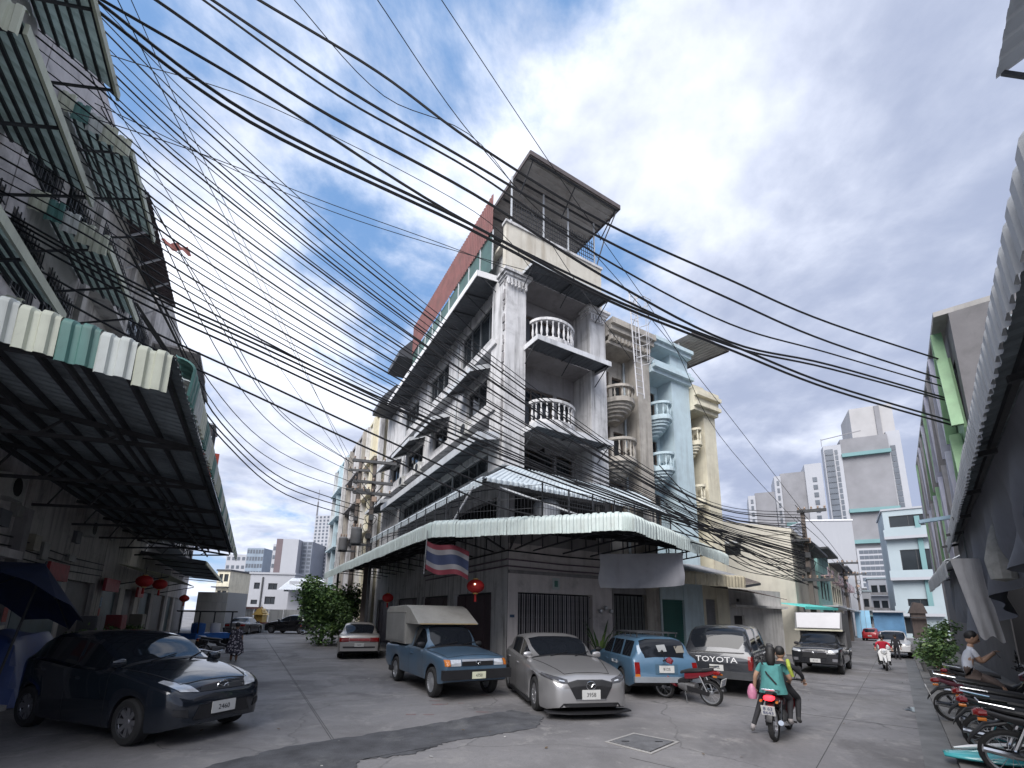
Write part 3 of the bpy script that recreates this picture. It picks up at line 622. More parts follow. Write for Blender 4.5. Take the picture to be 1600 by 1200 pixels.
# ladder cage on the beige house
lad = thing('ladder_cage', 'white steel ladder with safety cage climbing past the beige balconies to the roof', 'ladder', C0+fr(FA, 6.15, -1.05), FA)
m_lw = mat('worn_white_steel', (.5, .5, .52), .5, .15, 3, .05)
for s in (-.22, .22): b = MB(); b.tube([(s, 0, 11.7), (s, .25, 17.3)], .03); b.build('rail', m_lw, lad)
for k in range(17): z = 11.9+k*.32; y = .25*(z-11.7)/5.6; MB().bar((-.22, y, z), (.22, y, z), .025).build('rung', m_lw, lad)
for k in range(4):
    z = 13.4+k*1.0; b = MB(); b.tube([(-.22, .1, z), (-.42, -.25, z), (-.25, -.62, z), (.25, -.62, z), (.42, -.25, z), (.22, .1, z)], .018); b.build('hoop', m_lw, lad)
for a in (-.42, 0, .42): MB().bar((a, -.5+.25*abs(a)/.42, 13.2), (a, -.5+.25*abs(a)/.42, 16.6), .02).build('cage_bar', m_lw, lad)
# trellis and roof shelter above
tr = thing('roof_trellis', 'rusty lattice frame leaning over the roofs of the beige and blue terrace houses', 'trellis', C0+fr(FA, 5.3, .2, 15.7), FA)
m_tr = mat('mauve_rust', (.22, .18, .22), .7, .3, 3, .1)
for k in range(17): x = k*.33; MB().bar((x, -.6, .0), (x, 2.4, 1.7), .03).build('lath', m_tr, tr)
for k in range(8): y = -.6+k*.43; z = (y+.6)/3*1.7+.03; MB().bar((0, y, z), (5.3, y, z), .03).build('batten', m_tr, tr)
for x in (0, 2.6, 5.3): MB().bar((x, 2.4, 0), (x, 2.4, 1.7), .05).build('post', m_tr, tr)
shl = thing('roof_shelter', 'dark sheet roof on posts jutting out above the cream terrace house', 'roof shelter', C0+fr(FA, 8.6, .2, 15.95), FA)
MB().corr((1.9, -.9, .8), (5.0, -.9, .8), (1.9, 5, 1.5), (5.0, 5, 1.5), .25, .04, 1, nrm=(0, 0, 1)).build('roof_sheet', MATS['asbestos_sheet'], shl)
b = MB(); b.bar((1.9, -.92, .8), (5.0, -.92, .8), .05, .14); b.bar((5.02, -.9, .8), (5.02, 5, 1.5), .05, .14); b.build('edge', MATS['edge_brown'], shl)
b = MB(); b.prism([(.6, .4, 0), (2.1, .4, 0), (2.1, .4, .95)], (0, 2, 0)); b.build('gable_end', MATS['rust_red_sheet'], shl)
b = MB(); b.box(2.15, 3.4, 1.0, 5, -.1, .85); b.build('roof_room', m_wallg, shl)
for x, y in ((2.1, .1), (2.1, 4.5), (3.8, 3.2)): MB().bar((x, y, -.5 if x < 3 else -2.0), (x, y, .8+y*.12), .07).build('post', m_lw, shl)
# low shop and house past the terrace
low = thing('low_house', 'low pale grey house with a dark door at the end of the terrace', 'house', C0+fr(FA, 12.9, 0), FA)
m_low = mat('pale_render', (.50, .49, .48), .88, .12, 1.3, .2, streak=.5, grime=.4, dirt=(.2, .19, .18))
b = MB(); b.wall(fw, 0, 4.6, 0, 3.5, [(.3, 1.15, 0, 2.15)], .2); b.quad((4.6, 0, 0), (4.6, 7, 0), (4.6, 7, 3.5), (4.6, 0, 3.5)); b.quad((0, 0, 3.5), (4.6, 0, 3.5), (4.6, 7, 3.5), (0, 7, 3.5)); b.build('wall', m_low, low)
d_ = MB().box(.31, 1.14, .12, .16, .01, 2.13).build('door', mat('dark_door', (.03, .028, .03), .6), low); MB().box(1.0, 1.06, .09, .119, 1.0, 1.1).build('handle', m_alu, d_)
MB().box(.0, 4.62, -.35, -.01, 2.55, 2.68).build('ledge', m_low, low)
MB().box(.6, .75, -.06, -.003, 2.85, 2.98).build('wall_lamp', m_black, low)
lcan = thing('shop_canopy', 'beige corrugated shop canopy with dark underside past the corner canopy', 'canopy', C0, FA)
q = [fs(x, y, 2.2) for x, y in ((1066, 893), (1160, 893), (1216, 917))]
p0, p1, p2 = [Vector((s, -2.2, z)) for s, z in q]; p1.z = p0.z
m_bs = mat('beige_sheet', (.46, .41, .30), .6, .15, 1.5, .05, streak=.5, grime=.3, dirt=(.2, .16, .1), rnd=.12)
MB().corr(p0, p1, Vector((p0.x, 0, 4.5)), Vector((p1.x, 0, 4.5)), .2, .03, 1, nrm=(0, 0, 1)).build('roof_sheet', m_und2, lcan)
panel_run(lcan, p1, p0, .62, [m_bs], .5, waves=3, depth=.1)
p2 = Vector((p1.x+2.9, -1.2, 3.75)); b = MB(); b.corr(p1+Vector((0, 0, -.35)), p2, Vector((p1.x, 0, 4.2)), Vector((p1.x+2.9, 0, 4.2)), .25, .03, 1, nrm=(0, 0, 1)); b.build('roof_sheet', mat('rust_sheet', (.12, .10, .09), .75, .3, 2, .1, grime=.4), lcan)
b = MB(); b.bar(p1+Vector((0, -.02, -.42)), p2+Vector((0, -.02, -.06)), .04, .12); b.build('edge', m_steel, lcan)
b = MB(); b.corr(Vector((p1.x+.6, -.02, 3.5)), Vector((p1.x+4.2, -.02, 3.4)), Vector((p1.x+.6, -1.9, 3.25)), Vector((p1.x+4.6, -1.5, 2.95)), .25, .03, 1, nrm=(0, 0, 1)); b.build('lower_sheet', MATS['rust_sheet'], lcan)
for k in range(7): t_ = k/6; MB().bar(p0.lerp(p1, t_)-Vector((0, 0, .06)), Vector((p0.x+(p1.x-p0.x)*t_, -.02, 4.4)), .04).build('rafter', m_steel, lcan)
tq = thing('turquoise_awning', 'flat turquoise sheet awning behind the white box pickup', 'awning', C0+fr(FA, 17.6, 0, 2.65), FA)
MB().corr((0, -1.2, 0), (3.4, -1.2, 0), (0, .3, .25), (3.4, .3, .25), .2, .025, 1, nrm=(0, 0, 1)).build('roof_sheet', mat('turquoise_sheet', (.10, .48, .45), .5, .12, 2, .05, grime=.2), tq)
b = MB(); b.bar((0, -1.2, -.03), (3.4, -1.2, -.03), .04, .14); b.build('edge', MATS['turquoise_sheet'], tq)
for x in (.1, 3.3): MB().bar((x, -1.1, -2.65), (x, -1.1, -.02), .06).build('post', m_steel, tq)
# ============================================================ TERRACE FAR LEFT OF THE CORNER HOUSE
def plain_block(name, label, cat, loc, rz, w_, d_, h_, m, wins=(), extra=None, wm=None, group=None, roof=None):
    """block: local x = width (front at y=0), y = depth; wins = list of (u0,u1,z0,z1, 'f'|'l'|'r')"""
    t = thing(name, label, cat, loc, rz, group); b = MB()
    P = {'f': (lambda u, z, d: (u, d, z), w_), 'l': (lambda u, z, d: (d, u, z), d_), 'r': (lambda u, z, d: (w_-d, u, z), d_)}
    for k in 'flr':
        W, L = P[k]; b.wall(W, 0, L, 0, h_, [q[:4] for q in wins if q[4] == k], .2)
    b.quad((0, d_, 0), (w_, d_, 0), (w_, d_, h_), (0, d_, h_)); b.quad((0, 0, h_), (w_, 0, h_), (w_, d_, h_), (0, d_, h_)); b.build('wall', m, t)
    for q in wins: window(t, P[q[4]][0], q[0]+.01, q[1]-.01, q[2]+.01, q[3]-.01, .1, 2 if q[1]-q[0] > 1 else 1, 1, wm or m_steel)
    if roof:
        MB().box(-.15, w_+.15, -.15, d_+.15, h_+.003, h_+.25).build('parapet', roof, t)
    return t
def left_terrace(y0, ln, h_, m, label, mats2, off=0.):
    wins = [(u, u+1.0, z, z+1.4, 'l') for z in (5.6, 8.7, 11.8) if z+1.6 < h_ for u in np.arange(.6, ln-1.2, 1.9)]
    t = plain_block('terrace_house', label, 'building', C0+fr(FA, off, y0), FA, 9, ln, h_, m, wins, roof=m)
    for k, u in enumerate(np.arange(0, ln+.1, ln/2)): MB().box(-.35, -.002, u-.2, u+.2, 0, h_-.02).build('pier', mats2[k % len(mats2)], t)
    for z in (8.2, 11.3, 14.2):
        if z < h_: MB().box(-.6, -.003, .22, ln-.22, z, z+.14).build('ledge', m, t)
    return t
left_terrace(20.3, 5, 18.4, m_cream, 'cream and white terrace house with white piers behind the first utility pole', [m_wall, m_cream], -.2)
left_terrace(25.5, 6, 18.0, m_wallg, 'grey terrace house with a beige pier behind the utility poles', [m_beige, m_wall], -.5)
left_terrace(31.8, 6, 17.4, m_blue, 'far pale blue terrace house beside the white tower in the distance', [m_wall, m_blue], -.9)
# ============================================================ LEFT ROW
def gy(y): return fr(FA, -5.2, y)
m_grn = mat('green_sheet_underside', (.36, .44, .39), .65, .22, 1.6, .05, grime=.45, dirt=(.05, .06, .05))
translucent(m_grn, .45)
m_gteal = mat('teal_sheet', (.075, .19, .165), .55, .2, 1.5, .05, streak=.3, grime=.3, dirt=(.06, .08, .07))
m_gcream = mat('cream_sheet', (.50, .52, .40), .55, .12, 1.5, .05, streak=.45, grime=.35, dirt=(.25, .25, .2))
m_gwhite = mat('offwhite_sheet', (.52, .54, .50), .55, .12, 1.5, .05, streak=.45, grime=.35, dirt=(.25, .25, .24))
m_lw1 = mat('left_wall_plaster', (.56, .53, .53), .88, .2, 1.1, .2, streak=.25, grime=.5, dirt=(.08, .075, .075))
m_lw2 = mat('mouldy_white_wall', (.50, .48, .46), .88, .15, 1.0, .25, streak=.75, grime=.75, dirt=(.13, .12, .12))
m_teald = mat('dark_teal_door', (.04, .075, .09), .5, .3, 2, .1)
def lwl(u, z, d): return (-d, u, z)           # wall facing the street (+x), depth goes away from it
def left_house(y0, ln, label, m, hz, ground, top=16.5):
    t = thing('shophouse', label, 'building', gy(y0), FA); holes = []
    for z in hz:
        for k in range(2): holes.append((.25+k*(ln/2), ln/2-.15+k*(ln/2), z, z+1.55))
    gh = ground or [(.5, ln-.5, 0, 2.9)]
    b = MB(); b.wall(lwl, 0, ln, 0, top, holes+gh, .25)
    b.quad((-9, 0, 0), (0, 0, 0), (0, 0, top), (-9, 0, top)); b.quad((-9, ln, 0), (0, ln, 0), (0, ln, top), (-9, ln, top)); b.quad((-9, 0, top), (0, 0, top), (0, ln, top), (-9, ln, top)); b.quad((-2.0, .01, 0), (-2.0, ln-.01, 0), (-2.0, ln-.01, top-.1), (-2, .01, top-.1)); b.build('wall', m, t)
    for h_ in holes: window(t, lwl, h_[0]+.01, h_[1]-.01, h_[2]+.01, h_[3]-.01, .12, 4, 2, m_steel); 
    return t, holes
def left_awning(t, u0, u1, z, p, nm='window_awning', panels=True):
    """green sheet awning sloping down from the wall to z at p in front; striped curled ends"""
    a = thing_part(nm, t); zi = z+.75
    MB().corr((p, u0, z), (p, u1, z), (.01, u0, zi), (.01, u1, zi), .26, .045, 1, nrm=(0, 0, 1)).build('roof_sheet', m_grn, a)
    for k in range(6): f = .04+.9*k/5; MB().bar((p-(p-.03)*f, u0, z-.05+.75*f), (p-(p-.03)*f, u1, z-.05+.75*f), .05, .06).build('purlin', m_steel, a)
    if panels:
        panel_run(a, Vector((0.02, u0, zi)), Vector((p, u0, z+.02)), .31, [m_gteal, m_gcream, m_gwhite], .55, waves=2, depth=.12, pat=(1, 0, 2, 1), flip=True)
    MB().bar((p+.03, u0, z-.08), (p+.03, u1, z-.08), .05, .2).build('edge_trim', m_gcream, a)
    for k in range(3): y = u0+.1+(u1-u0-.2)*k/2; MB().bar((p-.05, y, z-.06), (.01, y, z-.75), .04).build('bracket', m_steel, a)
    return a
def thing_part(name, parent):
    o = bpy.data.objects.new(name, None); COL.objects.link(o); o.parent = parent; o.empty_display_size = .1; return o
def dress(t, ln, seed):
    r_ = random.Random(seed); b = MB()
    for k in range(3): z = 3.2+.22*k; b.tube([(.05, .02, z), (.05, ln*.5, z-.06), (.05, ln-.02, z+.02)], .018, 5)
    b.tube([(.06, .25, 3.3), (.06, .25, .6)], .02, 5); b.build('conduit', m_black, t)
    for k in range(4): y = r_.uniform(.3, ln-.5); z = r_.uniform(3.0, 4.2); MB().box(.004, .1+.08*r_.random(), y, y+r_.uniform(.2, .7), z, z+r_.uniform(.2, .5)).build('wall_box', mat('wall_box%d' % (k % 3), ((.3, .3, .29), (.12, .13, .15), (.36, .33, .26))[k % 3], .6, .2, 3, .05, grime=.4), t)
    for k in range(3): y = ln-.28+.01*k; z = 1.2+.42*k; MB().box(.224, .23, y-.1, y+.14, z, z+.34).build('notice', mat('notice%d' % k, ((.45, .43, .38), (.35, .10, .09), (.16, .25, .36))[k], .8, .25, 16, 0), t)
    a_ = MB().box(.01, .32, ln*.55, ln*.55+.75, 4.4, 4.95).build('air_conditioner', mat('ac_left', (.42, .42, .4), .6, .15, 3, .05, grime=.5), t); b = MB(); b.lathe([(0, 0), (.21, 0), (.22, .014)], (.322, ln*.55+.3, 4.68), (1, 0, 0), 14); b.build('fan_guard', m_black, a_)
HZ = (5.9, 8.7, 11.4)
gateg = [(.35, 3.6, 0, 2.95)]
for i, (y0, lab) in enumerate(((3.9, 'nearest dark shophouse of the left row mostly outside the picture'), (7.9, 'shophouse with green sheet awnings one above the other at the top left'), (11.9, 'second awning shophouse on the left next to the mouldy white wall'))):
    t, hs = left_house(y0, 3.96, lab, m_lw1, HZ, gateg)
    if i:
        for z in (7.65, 10.35, 13.15): left_awning(t, .04 if i == 1 else .75, 3.35 if i == 1 else 3.9, z, 1.4)
    for h_ in hs: grille(t, lwl, h_[0], h_[1], h_[2], h_[3], -.06, .16, .4, .018)
    dress(t, 3.9, i)
    b = MB(); n = 6
    for k in range(n): dl = MB().box(-.19+.03*(k % 2), -.16+.03*(k % 2), .36+k*3.24/n, .36+(k+1)*3.24/n-.02, .02, 2.93).build('door_leaf', m_teald, t); [MB().bar((-.155+.03*(k % 2), .36+(k+.2+.2*q)*3.24/n, .1), (-.155+.03*(k % 2), .36+(k+.2+.2*q)*3.24/n, 2.85), .025, .02).build('slat', m_wallg if q == 1 else m_teald, dl) for q in range(4)]
    MB().box(.003, .22, 3.62, 3.94, 0, 4.4).build('pier', m_wallg, t)
    MB().box(.003, .3, .02, 3.6, 3.1, 3.3).build('beam', m_lw1, t)
t, hs = left_house(15.9, 8.0, 'mouldy white shophouse past the green awnings on the left', m_lw2, (7.2, 12.2), [(.5, 3.6, 0, 2.9), (4.3, 7.5, 0, 2.9)], 15.6)
for h_ in hs: grille(t, lwl, h_[0], h_[1], h_[2], h_[3], -.06, .2, .5, .016)
dress(t, 7.9, 9)
m_brick = mat('terracotta_block', (.30, .17, .14), .9, .25, 4, .2)
b = MB(); b.corr((1.0, .2, 14.9), (1.0, 6.5, 14.9), (-3, .2, 16.3), (-3, 6.5, 16.3), .25, .04, 1, nrm=(0, 0, 1)); b.build('roof_sheet', mat('brown_sheet', (.12, .095, .10), .7, .25, 2, .1, grime=.4), t)
for k in range(5): MB().bar((.95, .3+k*1.5, 14.85), (.02, .3+k*1.5, 14.0), .05).build('strut', m_lw, t)
for k in range(3): MB().box(.003, .12, .1+k*3.9, .4+k*3.9, 4.7, 15.5).build('pier', m_lw2, t)
for z in (6.9, 11.2): MB().box(.003, .5, .45, 7.6, z, z+.16).build('ledge', m_lw2, t)
b = MB(); b.box(.01, .35, 2.4, 3.3, 10.2, 10.8); b.build('air_conditioner', MATS['ac_casing'], t)
for k in range(2): MB().box(.03 if k else .01, .06, .5, 3.6, .01, 2.88).build('door_leaf', m_teald, t) if not k else MB().box(-.2, -.15, 4.3, 7.5, .01, 2.88).build('door_leaf', mat('grey_door', (.12, .115, .12), .6, .2, 2, .1), t)
# caged balcony further down
cb_ = thing('caged_balcony', 'rusty caged balcony sticking out beyond the mouldy white wall on the left', 'balcony cage', gy(24.1)+Vector((0, 0, 9.2)), FA)
for z in (0, 2.4, 4.6): MB().box(0, 1.9, 0, 3.2, z, z+.12).build('floor', m_lw2, cb_)
for i, (yy, zz, lab) in enumerate(((29.5, 12.2, 'small steel balcony cage above the orange board on the left row'), (34, 8.6, 'grey balcony cage beyond the orange board on the left row'), (38.5, 13.0, 'high balcony cage far down the left row'))):
    c2 = thing('caged_balcony', lab, 'balcony cage', gy(yy)+Vector((0, 0, zz)), FA); MB().box(0, 1.5, 0, 2.6, 0, .12).build('floor', m_lw2, c2); MB().box(-.02, 1.6, -.1, 2.7, 2.5, 2.6).build('roof', m_zinc, c2); b = MB()
    for k in range(14): b.bar((1.48, k*.2, .12), (1.48, k*.2, 2.5), .02)
    for k in range(8): b.bar((k*.2, 0.02, .12), (k*.2, 0.02, 2.5), .02)
    b.build('bars', m_steel, c2)
b = MB()
for z0 in (.12, 2.52):
    for k in range(17): b.bar((1.88, k*.2, z0), (1.88, k*.2, z0+2.1), .02)
    for k in range(10): b.bar((k*.2, 0.02, z0), (k*.2, 0.02, z0+2.1), .02)
b.build('bars', m_steel, cb_)
for i, (y0, ln, top, m, lab) in enumerate(((24, 8, 17.6, m_lw2, 'stained shophouse with red banner boards down the left row'), (32, 10, 17.0, m_wallg, 'grey shophouse with a red banner low down the left row'), (42, 12, 17.6, m_lw1, 'last shophouse at the far end of the left row'))):
    t, hs = left_house(y0, ln-.05, lab, m, (6, 9.2, 12.6), [(.5, 3.5, 0, 2.9), (4.5, ln-1, 0, 2.9)], top)
    MB().box(-.2, -.15, .5, 3.5, .01, 2.88).build('door_leaf', m_teald, t); MB().box(-.2, -.15, 4.5, ln-1, .01, 2.88).build('door_leaf', MATS['grey_door'], t)
    for z in (5.5, 8.6, 11.6): MB().box(.003, 1.2, .3, ln-.4, z, z+.14).build('ledge', m, t)
m_ban = mat('red_banner', (.50, .075, .04), .6, .2, 2, .03, rnd=.2); m_ban2 = mat('orange_board', (.48, .16, .09), .6, .2, 2, .05, grime=.3)
for (px_, py_, Yd, w_, h_, m, lab) in ((286, 596, 25, .5, 2.6, m_ban2, 'faded orange upright shop board on the left row above the canopy'), (327, 726, 36, .6, 2.1, m_ban, 'small bright red banner above the far end of the left canopy'),
                                   ):
    p = at(px_, py_, Yd); t = thing('banner_board', lab, 'sign board', p, FA); MB().box(-w_, w_, -.05, .05, -h_/2, h_/2).build('board', m, t); MB().box(-w_-.9, -w_, -.03, .03, h_/2-.3, h_/2-.2).build('arm', m_steel, t)
p = at(275, 384, 20); t = thing('awning_cloth', 'crumpled salmon pink cloth caught on the roof edge above the left row', 'cloth', p, FA); b = MB()
for k in range(9): b.v += [(-.55+.14*k, -.5, .1*math.sin(k*1.7)-.25), (-.5+.14*k, .5, .12*math.cos(k*1.3)+.1)]
b.f = [(2*k, 2*k+1, 2*k+3, 2*k+2) for k in range(8)]; b.m = [0]*8; b.build('cloth', mat('salmon_cloth', (.52, .2, .17), .8, .15, 3, .05), t, True)
# --- big dark canopy over the left pavement
lc = thing('street_canopy', 'huge dark corrugated canopy with teal and cream striped edge over the left pavement', 'canopy', (0, 0, 0), FA)
Z0 = 5.02; A_, B_ = Vector((-1.12, 6.45, Z0)), Vector((-1.0, 28.6, Z0)); C_, D_ = Vector((-5.16, 6.45, Z0+.5)), Vector((-5.16, 28.6, Z0+.5))
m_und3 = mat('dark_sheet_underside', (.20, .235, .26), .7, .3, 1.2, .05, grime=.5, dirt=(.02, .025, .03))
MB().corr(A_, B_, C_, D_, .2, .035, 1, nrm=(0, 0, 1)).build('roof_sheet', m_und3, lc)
PAT = (0, 1, 2, 0, 1, 2, 0, 1, 1, 2)
m_p = [mat(n_+'_p', MATS[n_].node_tree and c_, .55, .14, 1.5, .05, streak=.5, grime=.4, dirt=d_, rnd=.10) for n_, c_, d_ in (('teal_sheet', (.085, .20, .175), (.05, .07, .065)), ('cream_sheet', (.50, .52, .42), (.22, .22, .18)), ('offwhite_sheet', (.50, .53, .50), (.22, .22, .2)))]
panel_run(lc, A_+Vector((0, 0, .02)), C_+Vector((.02, 0, .02)), .33, m_p, .52, waves=2, pat=(1, 2, 0, 1, 2, 1, 0, 2, 1), depth=.16)
panel_run(lc, B_+Vector((0, 0, .02)), A_+Vector((0, 0, .02)), .6, m_p, .46, waves=3, pat=PAT, depth=.2)
for k in range(9):
    f = .03+.94*k/8; MB().bar(A_.lerp(C_, f)-Vector((0, 0, .08)), B_.lerp(D_, f)-Vector((0, 0, .08)), .05, .09).build('purlin', m_steel, lc)
for k in range(8):
    y = 6.6+k*3.12; r_ = MB(); p, q = Vector((-1.15, y, Z0-.15)), Vector((-5.1, y, Z0+.3)); r_.bar(p, q, .06, .09); r_.bar(p, q-Vector((0, 0, .75)), .05, .07)
    for s in (.25, .45, .65, .85): r_.bar(p.lerp(q, s), p.lerp(q-Vector((0, 0, .75)), s+.08), .035)
    r_.build('truss', m_steel, lc)
for k in range(3): x = -2.1-k*1.1; MB().bar((x, 6.5, Z0-.3+k*.12), (x, 28.4, Z0-.3+k*.12), .04, .07).build('runner', m_steel, lc)
lc2 = thing('street_canopy', 'lower dark canopy at the far end of the left row beyond the striped one', 'canopy', (0, 0, 0), FA)
MB().corr((-2.25, 30, 4.55), (-2.25, 50, 4.55), (-5.15, 30, 4.9), (-5.15, 50, 4.9), .25, .035, 1, nrm=(0, 0, 1)).build('roof_sheet', m_und3, lc2)
MB().bar((-2.22, 30, 4.5), (-2.22, 50, 4.5), .05, .2).build('edge_trim', m_gcream, lc2); MB().bar((-2.25, 29.97, 4.52), (-5.15, 29.97, 4.86), .05, .2).build('edge_trim', m_steel, lc2)
for k in range(6): y = 30.5+k*3.8; MB().bar((-2.3, y, 4.45), (-5.1, y, 4.6), .06).build('rafter', m_steel, lc2)
inner = thing('inner_awning', 'pale cream sheet awning low under the far part of the left canopy', 'awning', (0, 0, 0), FA)
MB().corr((-3.3, 26, 3.5), (-3.3, 38, 3.5), (-5.15, 26, 3.9), (-5.15, 38, 3.9), .2, .03, 1, nrm=(0, 0, 1)).build('roof_sheet', m_gcream, inner)
for y in (26.2, 32, 37.8): MB().bar((-3.3, y, 3.45), (-5.16, y, 3.0), .05).build('bracket', m_steel, inner)
# ============================================================ RIGHT ROW (frame FB: x across to the right, y along the street)
rc = thing('street_canopy', 'pale scalloped canopy edge along the right side of the street with dark cloth below', 'canopy', (0, 0, 0), FB)
E1, E2 = Vector((.80, 2.6, 4.15)), Vector((1.42, 17.5, 4.2)); W1, W2 = Vector((3.3, 2.6, 4.6)), Vector((3.3, 17.5, 4.6))
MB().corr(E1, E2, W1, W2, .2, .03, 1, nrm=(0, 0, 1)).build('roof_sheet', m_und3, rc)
m_rp = mat('pale_grey_sheet', (.33, .345, .365), .5, .12, 1.5, .05, streak=.4, grime=.3, dirt=(.2, .2, .2), rnd=.08)
panel_run(rc, E1+Vector((0, 0, .02)), E2+Vector((0, 0, .02)), .62, [m_rp], .34, waves=3, depth=.1)
for k in range(6): f = .05+.9*k/5; MB().bar(E1.lerp(W1, f)-Vector((0, 0, .07)), E2.lerp(W2, f)-Vector((0, 0, .07)), .05, .08).build('purlin', m_steel, rc)
for k in range(7): y = 3+k*2.3; MB().bar((.9+.04*k, y, 4.0), (3.28, y, 4.3), .06).build('rafter', m_steel, rc)
# dark cloth hung inside the edge
def cloth_strip(name, label, cat, pts_top, pts_bot, m, wav=.05, nx=40, nz=14, freq=1.6, nv=(1, 0, 0)):
    b = MB(); nv = Vector(nv)
    def L(P, t): k = min(int(t*(len(P)-1)), len(P)-2); return P[k].lerp(P[k+1], t*(len(P)-1)-k)
    for j in range(nz+1):
        for i in range(nx+1):
            u_, v_ = i/nx, j/nz; p = L(pts_top, u_).lerp(L(pts_bot, u_), v_); p = p+nv*(wav*v_*(math.sin(u_*freq*12+1.3*math.sin(v_*3))+.5*math.sin(u_*freq*29+v_*2)))+Vector((0, 0, -.05*v_*math.sin(u_*9)))
            b.v.append(tuple(p))
    for j in range(nz):
        for i in range(nx): W = nx+1; b.f.append((j*W+i, j*W+i+1, (j+1)*W+i+1, (j+1)*W+i)); b.m.append(0)
    return tag(b.build(name, m, None, True, rot=(0, 0, FB)), label, cat)
m_dcl = mat('slate_cloth', (.15, .16, .19), .8, .15, .9, .15, streak=.2, grime=.3, dirt=(.06, .065, .075))
cloth_strip('shade_cloth', 'long slate grey shade cloth hanging under the right canopy edge', 'shade cloth', [Vector((.95, 2.7, 4.0)), Vector((1.2, 9, 4.05)), Vector((1.5, 17.3, 4.05))],
            [Vector((1.12, 2.7, 3.0)), Vector((1.3, 7, 2.85)), Vector((1.35, 10, 2.45)), Vector((1.45, 13, 1.9)), Vector((1.55, 17.3, 1.75))], m_dcl, .15, 90, 18, 2.6)
for i, (y, z, c_, lab) in enumerate(((6.2, 3.1, (.05, .06, .08), 'dark rolled cloth tied under the right canopy edge nearest the camera'), (9.5, 3.0, (.24, .24, .23), 'pale sack hanging under the right canopy edge'), (14.0, 2.9, (.10, .12, .12), 'dark bag hanging at the far part of the right canopy edge'))):
    b = MB(); b.lathe([(0, -.42), (.14, -.38), (.17, -.1), (.10, .2), (.03, .42), (0, .44)], n=10); b.tube([(0, 0, .4), (0, 0, 1.1)], .012, 5); tag(b.build('hanging_bag', mat('hbag%d' % i, c_, .85, .3, 6, .2), None, True, loc=fr(FB, 1.05+.02*y, y, z)), lab, 'bag')
cloth_strip('shade_cloth', 'narrow pale grey curtain hanging above the man in the white shirt', 'shade cloth', [Vector((.90, 12.0, 3.2)), Vector((1.32, 12.2, 3.2))], [Vector((1.12, 12.0, 1.75)), Vector((1.45, 12.2, 1.68))], mat('pale_curtain', (.40, .40, .42), .85, .15, 2, .1, streak=.5), .04, 16, 8, .5, (0, 1, 0))
m_rw = mat('right_wall', (.20, .20, .21), .88, .2, 1.1, .2, streak=.6, grime=.5, dirt=(.08, .08, .08))
def rwl(u, z, d): return (d, u, z)
def right_house(y0, ln, off, top, label, m, wins, deep=7.):
    t = thing('shophouse', label, 'building', fr(FB, off, y0), FB); b = MB(); b.wall(rwl, 0, ln, 0, top, wins, .25)
    b.quad((0, 0, 0), (deep, 0, 0), (deep, 0, top), (0, 0, top)); b.quad((0, ln, 0), (deep, ln, 0), (deep, ln, top), (0, ln, top)); b.quad((0, 0, top), (deep, 0, top), (deep, ln, top), (0, ln, top)); b.build('wall', m, t); b = MB(); b.quad((.9, .02, 0), (.9, ln-.02, 0), (.9, ln-.02, top-.05), (.9, .02, top-.05)); b.quad((.03, -.012, 0), (6.9, -.012, 0), (6.9, -.012, 4.2), (.03, -.012, 4.2)); b.build('shade_painted_interior', m_dark, t)  # near-black sheets paint in room shade; one covers the sunlit party wall
    for q in wins:
        if q[2] > 3: window(t, rwl, q[0]+.01, q[1]-.01, q[2]+.01, q[3]-.01, .1, 3, 1)
    return t
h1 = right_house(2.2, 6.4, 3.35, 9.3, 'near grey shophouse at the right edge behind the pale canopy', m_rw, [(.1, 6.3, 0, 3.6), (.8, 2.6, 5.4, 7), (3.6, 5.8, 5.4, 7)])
MB().corr((-1.3, 4.9, 9.9), (-1.3, 6.3, 9.9), (.5, 4.9, 10.5), (.5, 6.3, 10.5), .25, .03, 1, nrm=(0, 0, 1)).build('roof_sheet', m_zinc, h1)
for y in (5.0, 6.2): MB().bar((-1.25, y, 9.85), (0.02, y, 8.2), .05).build('strut', m_steel, h1)
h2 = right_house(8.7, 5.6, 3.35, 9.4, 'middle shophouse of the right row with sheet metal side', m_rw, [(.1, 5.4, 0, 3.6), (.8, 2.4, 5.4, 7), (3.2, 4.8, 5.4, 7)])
MB().corr((-.9, .2, 7.6), (-.9, 5.4, 7.6), (-.02, .2, 8.4), (-.02, 5.4, 8.4), .25, .03, 1, nrm=(0, 0, 1)).build('eave_sheet', m_zinc, h2)
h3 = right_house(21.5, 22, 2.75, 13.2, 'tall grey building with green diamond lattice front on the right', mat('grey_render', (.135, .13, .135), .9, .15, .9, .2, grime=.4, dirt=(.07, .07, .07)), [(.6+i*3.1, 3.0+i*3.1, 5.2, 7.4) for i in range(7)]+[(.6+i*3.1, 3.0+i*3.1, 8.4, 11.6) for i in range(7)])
m_gr = mat('lattice_green', (.19, .33, .18), .6, .15, 2, .05, grime=.2, rnd=.15); m_lav = mat('lattice_lavender', (.38, .38, .46), .6, .12, 2, .05, rnd=.1)
for i in range(10):                       # green and lavender diamond frames on the street front
    y = .15+i*2.2
    for s, z0, z1 in ((1, 4.6, 8.9), (-1, 4.6, 8.9), (1, 8.9, 13.1), (-1, 8.9, 13.1)):
        a, c = (y, y+1.1) if s > 0 else (y+2.2, y+1.1); MB().bar((-.3, a, z0), (-.3, c, z1), .32, .10).build('lattice_bar', m_gr if (i < 1 or (i+(s > 0)) % 5 == 0) else (m_lav if i % 2 else m_wallg), h3)
